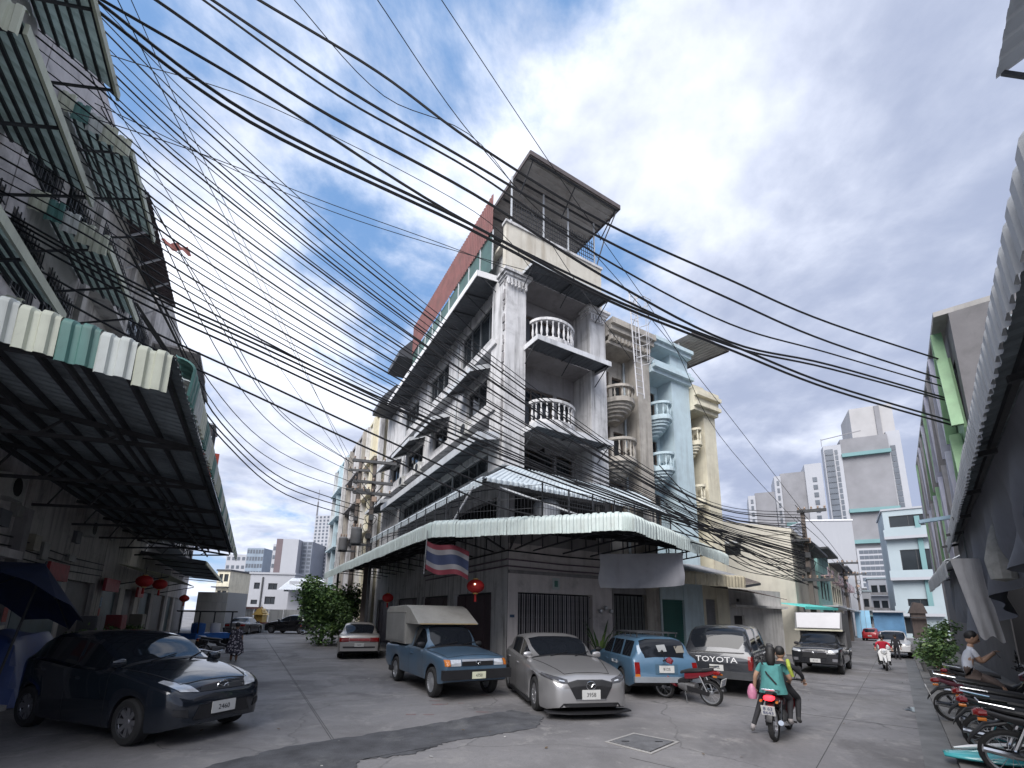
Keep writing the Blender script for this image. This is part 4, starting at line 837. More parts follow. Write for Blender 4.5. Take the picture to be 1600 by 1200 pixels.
for i in range(4): b = MB(); y = 1.25+i*2.2; b.prism([(-.12, y-.75, 8.9), (-.12, y, 5.9), (-.12, y+.75, 8.9), (-.12, y, 12)], (.1, 0, 0)); b.build('diamond_panel', m_gr if i < 2 else m_lav, h3)
MB().box(-.4, 7.0, .0, 21.9, 13.203, 13.4).build('coping', m_conc, h3)
MB().box(2.2, 5.2, .05, 4, 13.41, 15.4).build('stair_tower', mat('stair_render', (.40, .39, .38), .9, .15, 1, .1, grime=.3), h3)
MB().bar((-1.6, 3.6, 6.1), (-.02, 3.6, 6.25), .22, .14).build('canopy_arm', mat('blue_steel', (.25, .36, .45), .5), h3)
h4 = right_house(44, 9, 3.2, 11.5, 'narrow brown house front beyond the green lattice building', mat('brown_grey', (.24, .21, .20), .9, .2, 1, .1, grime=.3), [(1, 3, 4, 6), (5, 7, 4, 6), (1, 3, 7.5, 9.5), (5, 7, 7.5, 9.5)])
rc2 = thing('street_canopy', 'short pale corrugated canopy at the far end of the right row', 'canopy', (0, 0, 0), FB)
MB().corr((1.35, 18, 3.75), (1.35, 27, 3.75), (2.7, 18, 4.5), (2.7, 27, 4.5), .2, .03, 1, nrm=(0, 0, 1)).build('roof_sheet', m_zinc, rc2); panel_run(rc2, Vector((1.35, 18, 3.77)), Vector((1.35, 27, 3.77)), .62, [m_rp], .5, waves=3, depth=.1)
for k in range(4): MB().bar((1.4, 18.3+k*2.8, 3.7), (2.72, 18.3+k*2.8, 3.9), .05).build('rafter', m_steel, rc2)
cloth_strip('shade_cloth', 'torn grey cloth bundle at the far corner of the right canopy', 'shade cloth', [Vector((1.45, 18.2, 3.6)), Vector((1.5, 21, 3.6))], [Vector((1.5, 18.3, 1.9)), Vector((1.6, 21.5, 2.2))], m_dcl, .12, 20, 8, .8)
# cluttered dark shop front below the canopy
shop = thing('market_stall', 'dark cluttered stall counter with green cloth under the right canopy', 'stall', fr(FB, 2.0, 8.2), FB)
MB().box(0, 1.1, 0, 3.2, .05, .95).build('counter', mat('stall_teal', (.03, .09, .10), .7, .3, 2, .1, grime=.4), shop); MB().box(-.06, 1.16, -.05, 3.25, .952, 1.0).build('counter_top', m_steel, shop)
for k in range(4): MB().box(.3, 1.0, .1+k*.8, .75+k*.8, 1.002, 1.25+.15*(k % 2)).build('crate', mat('stall_crate', (.06, .08, .07), .8, .3, 3, .1, rnd=.5), shop)
for y in (0, 3.2): MB().bar((.05, y, 0), (.05, y, 4.2), .07).build('post', m_steel, shop)
# ============================================================ LEFT SIDE OF THE RIGHT-HAND STREET
ww = plain_block('warehouse', 'large plain cream building with a low gable behind the shop canopy', 'building', fr(FB, -17, 31.2), FB, 12.6, 10, 7.1, mat('pale_cream', (.56, .53, .46), .88, .08, .9, .15, streak=.3, grime=.15, dirt=(.3, .28, .24)), [(6.4, 9.8, 6.0, 6.6, 'f')])
b = MB(); b.prism([(-.1, -.05, 7.1), (12.7, -.05, 7.1), (12.7, -.05, 7.4), (6, -.05, 9.0), (-.1, -.05, 7.5)], (0, 10.1, 0)); b.build('gable', MATS['pale_cream'], ww); MB().box(6.2, 9.9, -.5, -.051, 6.72, 6.85).build('eave', m_zinc, ww)
MB().box(12.61, 13.5, .2, 9.8, 6.6, 6.75).build('side_eave', m_steel, ww)
def row_house(y0, ln, h_, m, lab, mw=None):
    wins = [(u, u+1.5, z, z+1.5, 'r') for z in (3.6, 6.3) if z+1.6 < h_ for u in np.arange(.5, ln-1.5, 2.1)]
    t = plain_block('row_house', lab, 'building', fr(FB, -10.3, y0), FB, 6, ln, h_, m, wins, wm=mw)
    MB().box(6.003, 7.0, .1, ln-.1, 3.0, 3.12).build('street_eave', m_zinc, t); MB().box(6.003, 6.8, .1, ln-.1, h_-.15, h_).build('roof_eave', m_steel, t)
    for k in range(int(ln/3.5)): MB().box(6.004, 6.06, .4+k*3.5, 3.2+k*3.5, 0, 2.7).build('shutter_door', mat('weathered_shutter', (.15, .15, .15), .7, .3, 2, .1, rnd=.4), t)
    for k in range(int(ln/3)): b = MB(); b.box(6.01, 6.55, 1+k*3, 2.4+k*3, 5.4, 5.5); b.box(6.5, 6.55, 1+k*3, 2.4+k*3, 5.5, 6.1); b.build('balcony_box', mat('balcony_mauve', (.34, .26, .28), .8, .2, 2, .1, rnd=.2), t)
    return t
row_house(42, 8, 7.6, mat('teal_wall', (.24, .42, .40), .85, .15, 1.2, .1, streak=.4, grime=.3), 'teal house in the row on the left of the far street')
row_house(50.5, 9, 7.2, m_cream, 'cream house in the row on the left of the far street')
row_house(60, 12, 7.8, m_wallg, 'grey house farthest down the row on the left of the far street')
# ============================================================ FAR BUILDINGS
def base_at(x, Yd): p = at(x, 965, Yd); return Vector((p.x, p.y, 0))
def hz_at(x, y, Yd): return at(x, y, Yd).z
def tower(name, label, x0, x1, ytop, Yd, rot, depth, m, cols, rows, wfrac=.6, hfrac=.5, side=None, mw=None, z0=4., wins=True, cat='tower'):
    """high-rise seen from afar: front between pixels x0 and x1, window bands as inset boxes"""
    p, q = base_at(x0, Yd), base_at(x1, Yd); w_ = (q-p).length/math.cos(rot) if True else 0; h_ = hz_at((x0+x1)/2, ytop, Yd)
    t = thing(name, label, cat, p, rot); MB().box(0, w_, 0, depth, 0, h_).build('shell', m, t); mw = mw or mat('far_window', (.10, .115, .14), .3, .2, .3, 0)
    if wins:
        b = MB(); cw, ch = w_/cols, (h_-z0)/rows
        for i in range(cols):
            for j in range(rows): b.box(i*cw+cw*(1-wfrac)/2, (i+1)*cw-cw*(1-wfrac)/2, -.06, -.004, z0+j*ch+ch*(1-hfrac)/2, z0+(j+1)*ch-ch*(1-hfrac)/2)
        tag(b.build('windows', mw, t), kind='stuff')
    if side:
        b = MB(); ch = (h_-z0)/rows
        for i in range(side):
            for j in range(rows): c = depth/side; b.box(-.06, -.004, i*c+c*.2, (i+1)*c-c*.2, z0+j*ch+ch*.25, z0+(j+1)*ch-ch*.25); b.box(w_+.004, w_+.06, i*c+c*.2, (i+1)*c-c*.2, z0+j*ch+ch*.25, z0+(j+1)*ch-ch*.25)
        tag(b.build('side_windows', mw, t), kind='stuff')
    return t, w_, h_
m_fg = mat('far_grey', (.22, .22, .235), .85, .18, .15, 0, streak=.4, dirt=(.22, .22, .24)); m_fw = mat('far_white', (.36, .37, .40), .8, .06, .1, 0, streak=.2, dirt=(.45, .45, .47)); m_ftq = mat('far_turquoise', (.14, .26, .27), .7, .1, .2, 0)
# the big grey tower on the right
p, q = base_at(1350, 120), base_at(1422, 120); W_ = (q-p).length; hh = hz_at(1355, 688, 120); rz = R(-27); W_ *= .88
gt = thing('apartment_tower', 'tall grey apartment tower with turquoise bands leaning over the far street', 'tower', p, rz)
MB().box(0, W_, 0, 18, 0, hh).build('shell', m_fg, gt); MB().box(-4.2, -.01, -.4, 3, 0, hh-1.5).build('balcony_wing', m_fw, gt); MB().box(W_+.01, W_+3, 1, 12, 0, hh+1).build('side_wing', m_fw, gt)
MB().box(3.5, W_+2.5, 2, 14, hh+.01, hz_at(1355, 640, 120)).build('plant_room', mat('far_pale', (.36, .355, .36), .85, .1, .2, 0), gt); MB().box(W_-1.5, W_-.4, 1.6, 2, hh+.02, hz_at(1355, 641, 120)).build('duct', m_fg, gt)
for y_ in (714, 800, 848): z = hz_at(1355, y_, 120); MB().box(-.1, W_+.1, -1.1, -.01, z-.5, z+.5).build('turquoise_band', m_ftq, gt)
nf = 17; zl = hz_at(1300, 852, 120)
for j in range(nf):
    z = zl+(hh-3-zl)*j/nf; MB().box(-3.9, -2.0, -.8, -.42, z, z+1.9).build('balcony_opening', mat('far_window', (.10, .115, .14), .3, .2, .3, 0), gt); MB().box(-1.6, -.9, -.5, -.42, z+.3, z+1.6).build('window', MATS['far_window'], gt); MB().box(W_+.5, W_+1.6, .85, .99, z, z+1.4).build('window', MATS['far_window'], gt)
z1 = hz_at(1355, 858, 120); b = MB()
for i in range(11): b.box(.8+i*(W_-1.6)/11, 1.5+i*(W_-1.6)/11, -.1, -.004, z1-10.4, z1-.4)
lt = MB().box(.3, W_-.3, -.45, -.1, z1-10.6, z1).build('lattice_wall', m_fw, gt); dk = MATS['far_window']; pr = None
for i in range(9):
    for j in range(7):
        if pr is None: pr = MB().box(0, .95, -.06, -.003, 0, .95).build('lattice_hole', dk, lt); o = pr
        else: o = link_copy(pr, lt)
        o.location = (.8+i*(W_-1.6)/9, -.45, z1-10.2+j*1.45)
MB().bar((-4.4, -.3, hh-1.4), (-4.4, -.3, hh+.8), .15).build('roof_rail', m_fg, gt); MB().bar((-4.4, -.3, hh+.5), (5, -.3, hh+1.8), .2).build('roof_rail', m_fg, gt)
# two shorter grey towers left of it
def slab_tower(label, xa, xb, xc, xd, yt, Yd, extra=None):
    """white stair strip xa-xb, grey slab xb-xc, white balcony strip xc-xd"""
    p = base_at(xa, Yd); k = (base_at(xd, Yd)-p).length/(xd-xa); h_ = hz_at((xa+xd)/2, yt, Yd); t = thing('apartment_tower', label, 'tower', p, R(-26)); k *= .86
    a, b_, c = (xb-xa)*k, (xc-xa)*k, (xd-xa)*k
    MB().box(0, a, 0, 14, 0, h_-1).build('stair_strip', m_fw, t); MB().box(a+.01, b_-.01, .5, 14, 0, h_).build('slab', m_fg, t)
    if c > b_+.1: MB().box(b_, c, -.3, 14, 0, h_+2.5).build('balcony_strip', m_fw, t)
    for j in range(14):
        z = h_*.25+h_*.72*j/14; MB().box(a*.35, a*.7, -.2, -.004, z, z+h_*.03).build('window', MATS['far_window'], t)
        if c > b_+.1: MB().box(b_+(c-b_)*.4, b_+(c-b_)*.65, -.5, -.304, z, z+h_*.03).build('window', MATS['far_window'], t)
    MB().box(a+.5, b_-.5, .2, .49, h_*.62, h_*.66).build('turquoise_band', m_ftq, t)
    return t
slab_tower('left of the two short grey towers with a white stair strip', 1186, 1198, 1231, 1231, 772, 165); slab_tower('right and taller of the two short grey towers with white strips', 1232, 1243, 1283, 1310, 742, 170)
# white plain wall building, beyond the warehouse
p = base_at(1276, 62); t = thing('plain_building', 'plain white windowless building in front of the grey apartment tower', 'building', p, R(-8)); ww_ = (base_at(1345, 62)-p).length; h_ = hz_at(1300, 815, 62)
MB().box(0, ww_, 0, 8, 0, h_).build('wall', m_fw, t); MB().box(-.1, ww_+.1, -.1, 8.1, h_+.003, h_+.2).build('coping', m_white, t)
# pale blue building closing the street
p = base_at(1403, 58); k = (base_at(1462, 58)-p).length*.72; h_ = hz_at(1420, 800, 58); m_pb = mat('far_pale_blue', (.33, .39, .42), .8, .08, .3, 0, streak=.25, dirt=(.35, .38, .4)); wins = []
zz = [hz_at(1420, y, 58) for y in (985, 957, 935, 880, 858, 830, 812)]
wins = [(1.2, 3.6, zz[2]-1.6, zz[2]-.1, 'f'), (1.2, 4.3, zz[3]-1.2, zz[3]+1.6, 'f'), (.6, 4.4, zz[6]-1.2, zz[6]+.3, 'f'), (.6, 2.1, zz[1]-2.6, zz[1]-.6, 'f')]
pbt = plain_block('townhouse', 'pale blue and white townhouse closing the far street below the grey tower', 'building', p, R(-36), k+1.2, 9, h_, m_pb, wins, roof=m_fw)
for y_ in (905, 842, 960): z = hz_at(1420, y_, 58); MB().box(-.2, k+.9, -.9, -.01, z-.25, z+.1).build('balcony_slab', m_fw, pbt); MB().box(-.2, k+.9, -.9, -.82, z+.1, z+1.0).build('balcony_front', m_pb, pbt)
MB().box(k-.4, k+.1, -.3, -.01, 3, h_-1).build('downpipe_strip', m_ftq, pbt)
for (x0, x1, yt, Yd, lab) in ((1338, 1365, 925, 66, 'white shop building with small balcony at the end of the street'), (1364, 1394, 905, 72, 'white balconied house under the lattice wall of the tower')):
    p = base_at(x0, Yd); k = (base_at(x1, Yd)-p).length*.8; h_ = hz_at(x0, yt, Yd); z = [h_-2.2, h_-4.6]
    t = plain_block('townhouse', lab, 'building', p, R(-36), k, 6, h_, m_fw, [(.3, k*.45, q, q+1.2, 'f') for q in z]+[(k*.55, k-.3, q, q+1.2, 'f') for q in z], roof=m_pb)
    for q in z: MB().box(-.1, k+.1, -.7, -.01, q-.5, q-.35).build('balcony_slab', m_fw, t); MB().box(-.1, k+.1, -.7, -.64, q-.35, q+.05).build('balcony_front', m_wallg, t)
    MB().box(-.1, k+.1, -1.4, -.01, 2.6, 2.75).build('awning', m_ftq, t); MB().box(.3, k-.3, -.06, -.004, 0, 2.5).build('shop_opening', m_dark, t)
t = thing('kiosk', 'dark brown wooden kiosk with a peaked roof far down the right street', 'kiosk', base_at(1424, 50), R(-36)); t.scale = (.55, .55, .8); m_br = mat('dark_brown_wood', (.06, .045, .04), .8, .3, 2, .1)
MB().box(0, 2.2, 0, 2, .3, 3.6).build('cabin', m_br, t); b = MB(); b.prism([(-.3, -.3, 3.602), (2.5, -.3, 3.602), (2.0, -.3, 4.9), (.6, -.3, 5.1)], (0, 2.6, 0)); b.build('roof', m_br, t); MB().box(-.8, 2.6, -.9, -.31, 3.0, 3.1).build('awning', m_steel, t)
t = thing('blue_gate', 'light blue upright gate panel by the far left kerb of the right street', 'gate', base_at(1336, 55), R(-30))
for k in range(3): MB().box(k*.5, k*.5+.46, 0, .08, 0, 3.2).build('panel', mat('light_blue_paint', (.24, .45, .62), .6, .1, 1, 0, rnd=.2), t)
MB().box(1.8, 4.6, .3, .4, .2, 3.0).build('shutter', mat('mid_blue_paint', (.08, .19, .33), .6, .2, 1, 0), t); MB().box(1.7, 4.7, -.4, .41, 3.002, 3.2).build('head', m_fw, t)
# ---- far left skyline
tower('apartment_tower', 'slender white high-rise with dark window columns at the left end of the terrace', 476, 516, 806, 210, R(-12), 18, m_fw, 6, 26, .5, .6, 3)
t, w_, h_ = tower('office_tower', 'pale slab tower with a dark brown edge on the left skyline', 428, 452, 842, 190, R(6), 14, m_fw, 1, 1, .1, .1, None, wins=False)
MB().box(-2.6, -.02, 0, 14, 0, h_).build('dark_edge', mat('far_brown', (.13, .10, .11), .7, .1, .2, 0), t)
t, w_, h_ = tower('office_tower', 'blue grey glass tower on the left skyline beside the pale slab', 453, 476, 846, 195, R(0), 14, mat('far_slate', (.19, .21, .25), .4, .15, .2, 0), 3, 16, .7, .6)
tower('office_tower', 'dark glass tower block peeking over roofs at the far left', 372, 399, 856, 240, R(0), 16, mat('far_glass_blue', (.22, .27, .33), .35, .15, .15, 0), 6, 8, .75, .55)
tower('apartment_block', 'pale block with long balconies left of the slab tower', 413, 429, 850, 220, R(0), 14, m_fw, 1, 7, .9, .45)
tower('apartment_block', 'low pale hazy block on the far left skyline', 340, 372, 866, 260, R(0), 14, m_fw, 4, 6, .6, .4); tower('apartment_block', 'low cream hazy block between the far left towers', 398, 416, 868, 250, R(0), 14, mat('far_cream', (.55, .52, .46), .8, .1, .2, 0), 2, 5, .6, .4)
t = thing('radio_mast', 'thin radio mast rising above the white high-rise on the left', 'mast', base_at(478, 230)); b = MB(); hm = hz_at(478, 765, 230)
for s in range(3): a = s*2.094; b.bar((1.0*math.cos(a), 1.0*math.sin(a), 0), (.25*math.cos(a), .25*math.sin(a), hm*.9), .22)
b.bar((0, 0, hm*.85), (0, 0, hm), .2); b.build('mast', m_fg, t)
# white flat-roofed house and its neighbours behind the end wall
p = base_at(383, 62); k = (base_at(452, 62)-p).length; h_ = hz_at(410, 897, 62)
def zx(x, y, Yd): return hz_at(x, y, Yd)
kk = k/69.
wn = [(7*kk, 16*kk, zx(395, 920, 62), zx(395, 910, 62), 'f'), (29*kk, 43*kk, zx(415, 921, 62), zx(415, 911, 62), 'f'), (5*kk, 15*kk, zx(395, 944, 62), zx(395, 937, 62), 'f'), (26*kk, 42*kk, zx(415, 944, 62), zx(415, 932, 62), 'f'), (54*kk, 63*kk, zx(440, 924, 62), zx(440, 913, 62), 'f')]
wh = plain_block('white_house', 'white flat roofed two storey house behind the end wall of the left street', 'house', p, R(3), k, 9, h_, m_fw, wn, roof=m_fw)
MB().box(19*kk, 21*kk, -.12, -.003, 0, h_-.4).build('downpipe', m_steel, wh)
p = base_at(446, 58); t = thing('annex', 'white lean-to annex with a pale roof right of the white flat roofed house', 'house', p, R(3)); h_ = hz_at(460, 908, 58); MB().box(0, 5.5, 0, 5, 0, h_).build('wall', m_fw, t); b = MB(); b.corr((-.6, -1.8, h_-1.2), (6, -1.8, h_-1.2), (-.6, 2, h_+.5), (6, 2, h_+.5), .3, .04, 1, nrm=(0, 0, 1)); b.build('roof_sheet', m_zinc, t)
for i, (x0, x1, yt, m, lab) in enumerate(((330, 350, 892, m_cream, 'cream old house with balconies behind the left canopy end'), (351, 366, 897, m_wallg, 'narrow grey old house between the cream houses at the left'), (367, 383, 905, MATS['pale_cream'], 'short cream old house beside the white flat roofed house'))):
    p = base_at(x0, 66+3*i); k = (base_at(x1, 66+3*i)-p).length; h_ = hz_at(x0, yt, 66+3*i); wn = [(.3, k*.45, z, z+1.1, 'f') for z in (3.6, 6.0) if z+1.4 < h_]+[(k*.55, k-.2, z, z+1.1, 'f') for z in (3.6, 6.0) if z+1.4 < h_]
    t = plain_block('old_house', lab, 'house', p, 0, k, 6, h_, m, wn, roof=m_steel); MB().box(-.2, k+.1, -.8, -.01, 5.1, 5.25).build('ledge', m_steel, t)
# end wall of the left street, tiled shed, shrine
p, q = gp(318, 984), gp(505, 984); p.z = q.z = 0; d = (q-p); ew = thing('end_wall', 'long pale concrete wall with red coping across the end of the left street', 'wall', p, math.atan2(d.y, d.x)); L = d.length; n = 8
zt = hz_at(420, 952, p.y)
for k in range(n): MB().box(k*L/n+.02, (k+1)*L/n-.02, 0, .2, 0, zt).build('panel', mat('endwall', (.44, .43, .41), .9, .12, .8, .1, streak=.6, grime=.4, dirt=(.16, .15, .14), rnd=.08), ew)
MB().box(0, L*.45, -.15, .35, zt+.003, zt+.22).build('coping', mat('brick_coping', (.24, .12, .10), .8, .2, 2, .1), ew)
p = gp(300, 988, 0); q = gp(356, 988, 0); k = (q-p).length; zt = hz_at(325, 925, p.y); t = thing('tiled_shed', 'white tiled shed wall under the end of the lower left canopy', 'shed', p, 0); MB().box(0, k, 0, 3, 0, zt).build('core', m_fw, t); pr = None; tw, th = k/6-.02, zt/4-.02
for i in range(6):
    for j in range(4):
        if pr is None: pr = MB().box(0, tw, -.03, -.002, 0, th).build('tile_panel', mat('shed_tile', (.60, .59, .56), .6, .08, 1, 0, rnd=.06), t); o = pr
        else: o = link_copy(pr, t)
        o.location = (.01+i*k/6, 0, .01+j*zt/4)
p = gp(404, 988); k = p.y/700.; t = thing('spirit_shrine', 'small golden spirit house on a pedestal in front of the end wall', 'shrine', p, 0); m_au = mat('gold_paint', (.55, .36, .10), .4, .25, 5, .1, metal=.3)
MB().box(-8*k, 8*k, -.5, .5, 0, 13*k).build('pedestal', m_fw, t); MB().box(-10*k, 10*k, -.7, .7, 13*k+.002, 15*k).build('platform', m_red, t); MB().box(-6*k, 6*k, -.4, .4, 15*k+.003, 26*k).build('house', m_au, t)
for i, s in enumerate((9, 7, 5)): b = MB(); z = 26*k+i*3.2*k; b.prism([(-s*k, -.6+.1*i, z), (s*k, -.6+.1*i, z), (s*.5*k, -.5+.1*i, z+3.2*k), (-s*.5*k, -.5+.1*i, z+3.2*k)], (0, 1.1-.2*i, 0)); b.build('roof_tier', m_au, t)
b = MB(); b.lathe([(1.6*k, 0), (.9*k, 2*k), (.3*k, 5*k), (0, 8*k)], (0, 0, 35*k), n=8); b.build('spire', m_au, t)
# ============================================================ VEHICLES
def pch(pts):
    """monotone cubic through (x, y) points"""
    xs = np.array([p[0] for p in pts], float); ys = np.array([p[1] for p in pts], float); h = np.diff(xs); d = np.diff(ys)/h; m = np.zeros_like(xs); m[0], m[-1] = d[0], d[-1]
    for i in range(1, len(xs)-1): m[i] = 0 if d[i-1]*d[i] <= 0 else 2*d[i-1]*d[i]/(d[i-1]+d[i])
    def f(x):
        x = min(max(x, xs[0]), xs[-1]); i = min(max(np.searchsorted(xs, x)-1, 0), len(h)-1); t = (x-xs[i])/h[i]
        return float((2*t**3-3*t*t+1)*ys[i]+(t**3-2*t*t+t)*h[i]*m[i]+(-2*t**3+3*t*t)*ys[i+1]+(t**3-t*t)*h[i]*m[i+1])
    return f
def wheel(par, x, y, r, wd, m_rim, spokes=7, side=1, steel=False):
    t = MB(); t.lathe([(r*.62, -wd*.42), (r*.70, -wd*.5), (r*.90, -wd*.5), (r*.985, -wd*.36), (r, -wd*.15), (r, wd*.15), (r*.985, wd*.36), (r*.90, wd*.5), (r*.70, wd*.5), (r*.62, wd*.42), (r*.62, -wd*.42)], (0, 0, 0), (0, 1, 0), 28)
    w_ = t.build('wheel', m_rubber, par, True, loc=(x, y, r)); 
    b = MB(); b.lathe([(r*.62, -wd*.4), (r*.62, wd*.44), (r*.66, wd*.47), (r*.69, wd*.45)], (0, 0, 0), (0, side, 0), 24); b.lathe([(0, -.02), (r*.62, -.02)], (0, 0, 0), (0, side, 0), 24)
    rim = b.build('rim', m_rim if steel else m_steel, w_, True)
    b = MB(); e = wd*.40*side
    if steel:
        b.lathe([(0, wd*.40), (r*.16, wd*.40), (r*.2, wd*.34), (r*.32, wd*.22), (r*.5, wd*.30), (r*.62, wd*.36)], (0, 0, 0), (0, side, 0), 20)
        b.build('hub_disc', m_rim, w_, True)
    else:
        for k in range(spokes):
            a = 2*math.pi*k/spokes; c, s = math.cos(a), math.sin(a); n = Vector((-s, 0, c)); p0, p1 = Vector((c, 0, s))*(r*.10), Vector((c, 0, s))*(r*.655)
            wv0, wv1 = r*.085, r*.115; b.prism([p0-n*wv0+Vector((0, e*.8, 0)), p1-n*wv1+Vector((0, e, 0)), p1+n*wv1+Vector((0, e, 0)), p0+n*wv0+Vector((0, e*.8, 0))], (0, -.03*side, 0))
        b.lathe([(0, wd*.37), (r*.13, wd*.36), (r*.16, wd*.28)], (0, 0, 0), (0, side, 0), 14); b.lathe([(r*.61, wd*.30), (r*.65, wd*.44), (r*.68, wd*.43)], (0, 0, 0), (0, side, 0), 24)
        b.build('spokes', m_rim, w_, True)
    return w_
class Car:
    """lofted body: sections along X measured back from the nose; local +x forwards, origin on the ground under the middle"""
    def __init__(s, name, label, cat, loc, heading, L, W, top, belt, wid, wb, fx, r, m, S=1.0, zb=.2, cowl=None, rf=None, rr=None, deck=None, doors=(), sides=(), tum=.17, rim=None, spokes=7, steel=False, group=None, flat_rear=False, arch=None, crown=.03, sill=None, extra_mat=None, roofm=None, cabw=.86):
        s.t = thing(name, label, cat, loc, heading, group); s.t.scale = (S, S, S); s.L, s.W = L, W
        T, B, Wf = pch(top), pch(belt), pch(wid); s.T, s.B, s.Wf = T, B, Wf; ra = arch or r*1.13; ax = (fx, fx+wb)
        xs = set(np.round(np.concatenate([np.linspace(0, .3, 8), np.linspace(.3, L-.3, int((L-.6)/.11)), np.linspace(L-.3, L, 8)]), 4))
        for a in ax: xs |= set(np.round(a+ra*np.cos(np.linspace(0, math.pi, 13)), 4))
        key = [k for k in (cowl, rf, rr, deck) if k] + [q for a in sides for q in a] + [q for d in doors for q in (d-.006, d+.006)]
        xs = [x for x in xs if all(abs(x-k) > .022 for k in key) and 0 <= x <= L]+key; xs = sorted(set(xs)); s.keys = {}
        secs = []
        for x in xs:
            tz, bz, hw = T(x), min(B(x), T(x)-.02), Wf(x); c = min(max((tz-bz-.10)/.22, 0), 1); zlo = zb+max(0, .28-x)*.25+max(0, x-(L-.35))*.35
            za = zlo
            for a in ax:
                if abs(x-a) < ra: za = max(za, r+math.sqrt(ra*ra-(x-a)**2))
            fl = 1.0
            za = min(za, bz-.12)
            inn = max(.3, hw-.30)
            zm = za+(bz-za)*.5
            cab = [(hw*.94-.02, bz+.012), (hw*(cabw+.02)-.0, bz+.03), (hw*cabw-tum*(tz-bz)*.95, tz-.075), (hw*cabw-tum*(tz-bz)-.06, tz-.022), (hw*.42, tz+crown*.8), (0, tz+crown)]
            hood = [(hw*.95, bz+.3*(tz-bz)), (hw*.88, bz+.55*(tz-bz)), (hw*.74, bz+.80*(tz-bz)), (hw*.60, bz+.90*(tz-bz)), (hw*.32, tz+crown*.5), (0, tz+crown*.6)]
            pts = [(0, zlo), (inn, zlo), (inn, za), (hw*.965, za), (hw*.985, za+min(.05, (bz-za)*.3)), (hw, zm), (hw*.995, bz-.07 if bz-.07 > zm else zm+.01), (hw*.975, bz)] + [tuple(np.array(h)*(1-c)+np.array(g_)*c) for h, g_ in zip(hood, cab)]
            secs.append((x, pts, c))
        n = len(secs[0][1]); V = {}; keyf = []
        def vid(i, j, sd): return (i*n+j)*2+(0 if sd > 0 else 1)
        verts = []
        for x, pts, c in secs:
            for y, z in pts: verts += [(L/2-x, y, z), (L/2-x, -y, z)]
        groups = {}
        def add(k, f): groups.setdefault(k, []).append(f)
        for i in range(len(secs)-1):
            x0, x1 = secs[i][0], secs[i+1][0]; xm = (x0+x1)/2; cc = min(secs[i][2], secs[i+1][2]); ccm = max(secs[i][2], secs[i+1][2])
            seam = any(abs(xm-d) < .006 for d in doors)
            for j in range(n-1):
                k = 'body'
                if j >= 11 and cowl and cowl <= xm <= rf: k = 'windscreen'
                elif j >= 11 and rr and rr <= xm <= deck: k = 'rear_window'
                elif j == 9:
                    for q in sides:
                        if q[0] <= xm <= q[1] and cc > .35: k = 'side_window'
                if sill and j in (3, 4) and k == 'body': k = 'sill'
                if j <= 2: k = 'underside'
                if 3 <= j <= 7 and doors and doors[0] < xm < doors[-1]:
                    if not any(abs(xm-a) < ra+.0 for a in ax) or True:
                        di = sum(1 for d in doors if d < xm)
                        if k == 'body': k = 'door'+str(di)
                if seam and 3 <= j <= 10: k = 'seam'
                if roofm and j >= 10 and cc > .9 and k == 'body': k = 'roof'
                for sd in (1, -1):
                    kk = k
                    if k.startswith('door') or k == 'side_window': kk = k+('L' if sd > 0 else 'R')+(str(sum(1 for q in sides if q[0] <= xm)) if k == 'side_window' else '')
                    f = (vid(i, j, sd), vid(i+1, j, sd), vid(i+1, j+1, sd), vid(i, j+1, sd)); add(kk, f if sd < 0 else f[::-1])
        for i in (0, len(secs)-1):
            for j in range(n-1):
                f = (vid(i, j, 1), vid(i, j+1, 1), vid(i, j+1, -1), vid(i, j, -1)); add('body', f)
        mm = {'windscreen': m_glass, 'rear_window': m_glass, 'seam': m_black, 'underside': m_black, 'sill': sill or m, 'roof': roofm}
        full = MB(); full.v = verts; full.f = [f for g_ in groups.values() for f in g_]; s.bvh = BVHTree.FromPolygons([Vector(v) for v in verts], full.f)
        body = None
        for k in sorted(groups, key=lambda q: q != 'body'):
            used = {}; b = MB()
            for f in groups[k]:
                g_ = []
                for v in f:
                    if v not in used: used[v] = len(b.v); b.v.append(verts[v])
                    g_.append(used[v])
                if len(set(b.v[q] for q in g_)) >= 3: b.f.append(tuple(g_)); b.m.append(0)
            # merge doubled centre-line vertices
            nm = 'body' if k == 'body' else 'door' if k.startswith('door') else 'side_window' if k.startswith('side') else k
            ma = m_glass if nm == 'side_window' else mm.get(k, m)
            o = b.build(nm, ma, s.t if nm in ('body', 'door', 'windscreen', 'rear_window', 'side_window', 'roof') or body is None else body, True, ang=40)
            bm = bmesh.new(); bm.from_mesh(o.data); bmesh.ops.remove_doubles(bm, verts=bm.verts, dist=.0005); bmesh.ops.recalc_face_normals(bm, faces=bm.faces)
            for f in bm.faces: f.smooth = True
            for e in bm.edges: e.smooth = not (len(e.link_faces) == 2 and e.calc_face_angle(0) > R(42))
            bm.to_mesh(o.data); bm.free()
            if nm == 'body': body = o
            if nm == 'door':
                xs_ = [v[0] for v in b.v]; zx_ = (min(xs_)+.18); sd = 1 if b.v[0][1] > 0 else -1
                h = s.side(zx_, B(L/2-zx_)-.12, sd)
                if h and max(xs_)-min(xs_) > .5: MB().box(-.09, .09, -.018, .018, -.014, .014).build('handle', extra_mat or m, o, loc=h+Vector((0, .01*sd, 0)))
        s.body = body; s.m = m
        for a in ax:
            for sd in (1, -1): wheel(s.t, L/2-a, sd*(Wf(a)-.115), r, .2, rim or m_alu, spokes, sd, steel)
    def hit(s, o, d):
        h = s.bvh.ray_cast(Vector(o), Vector(d).normalized()); return h[0]
    def side(s, x, z, sd): return s.hit((x, 3*sd, z), (0, -sd, 0))
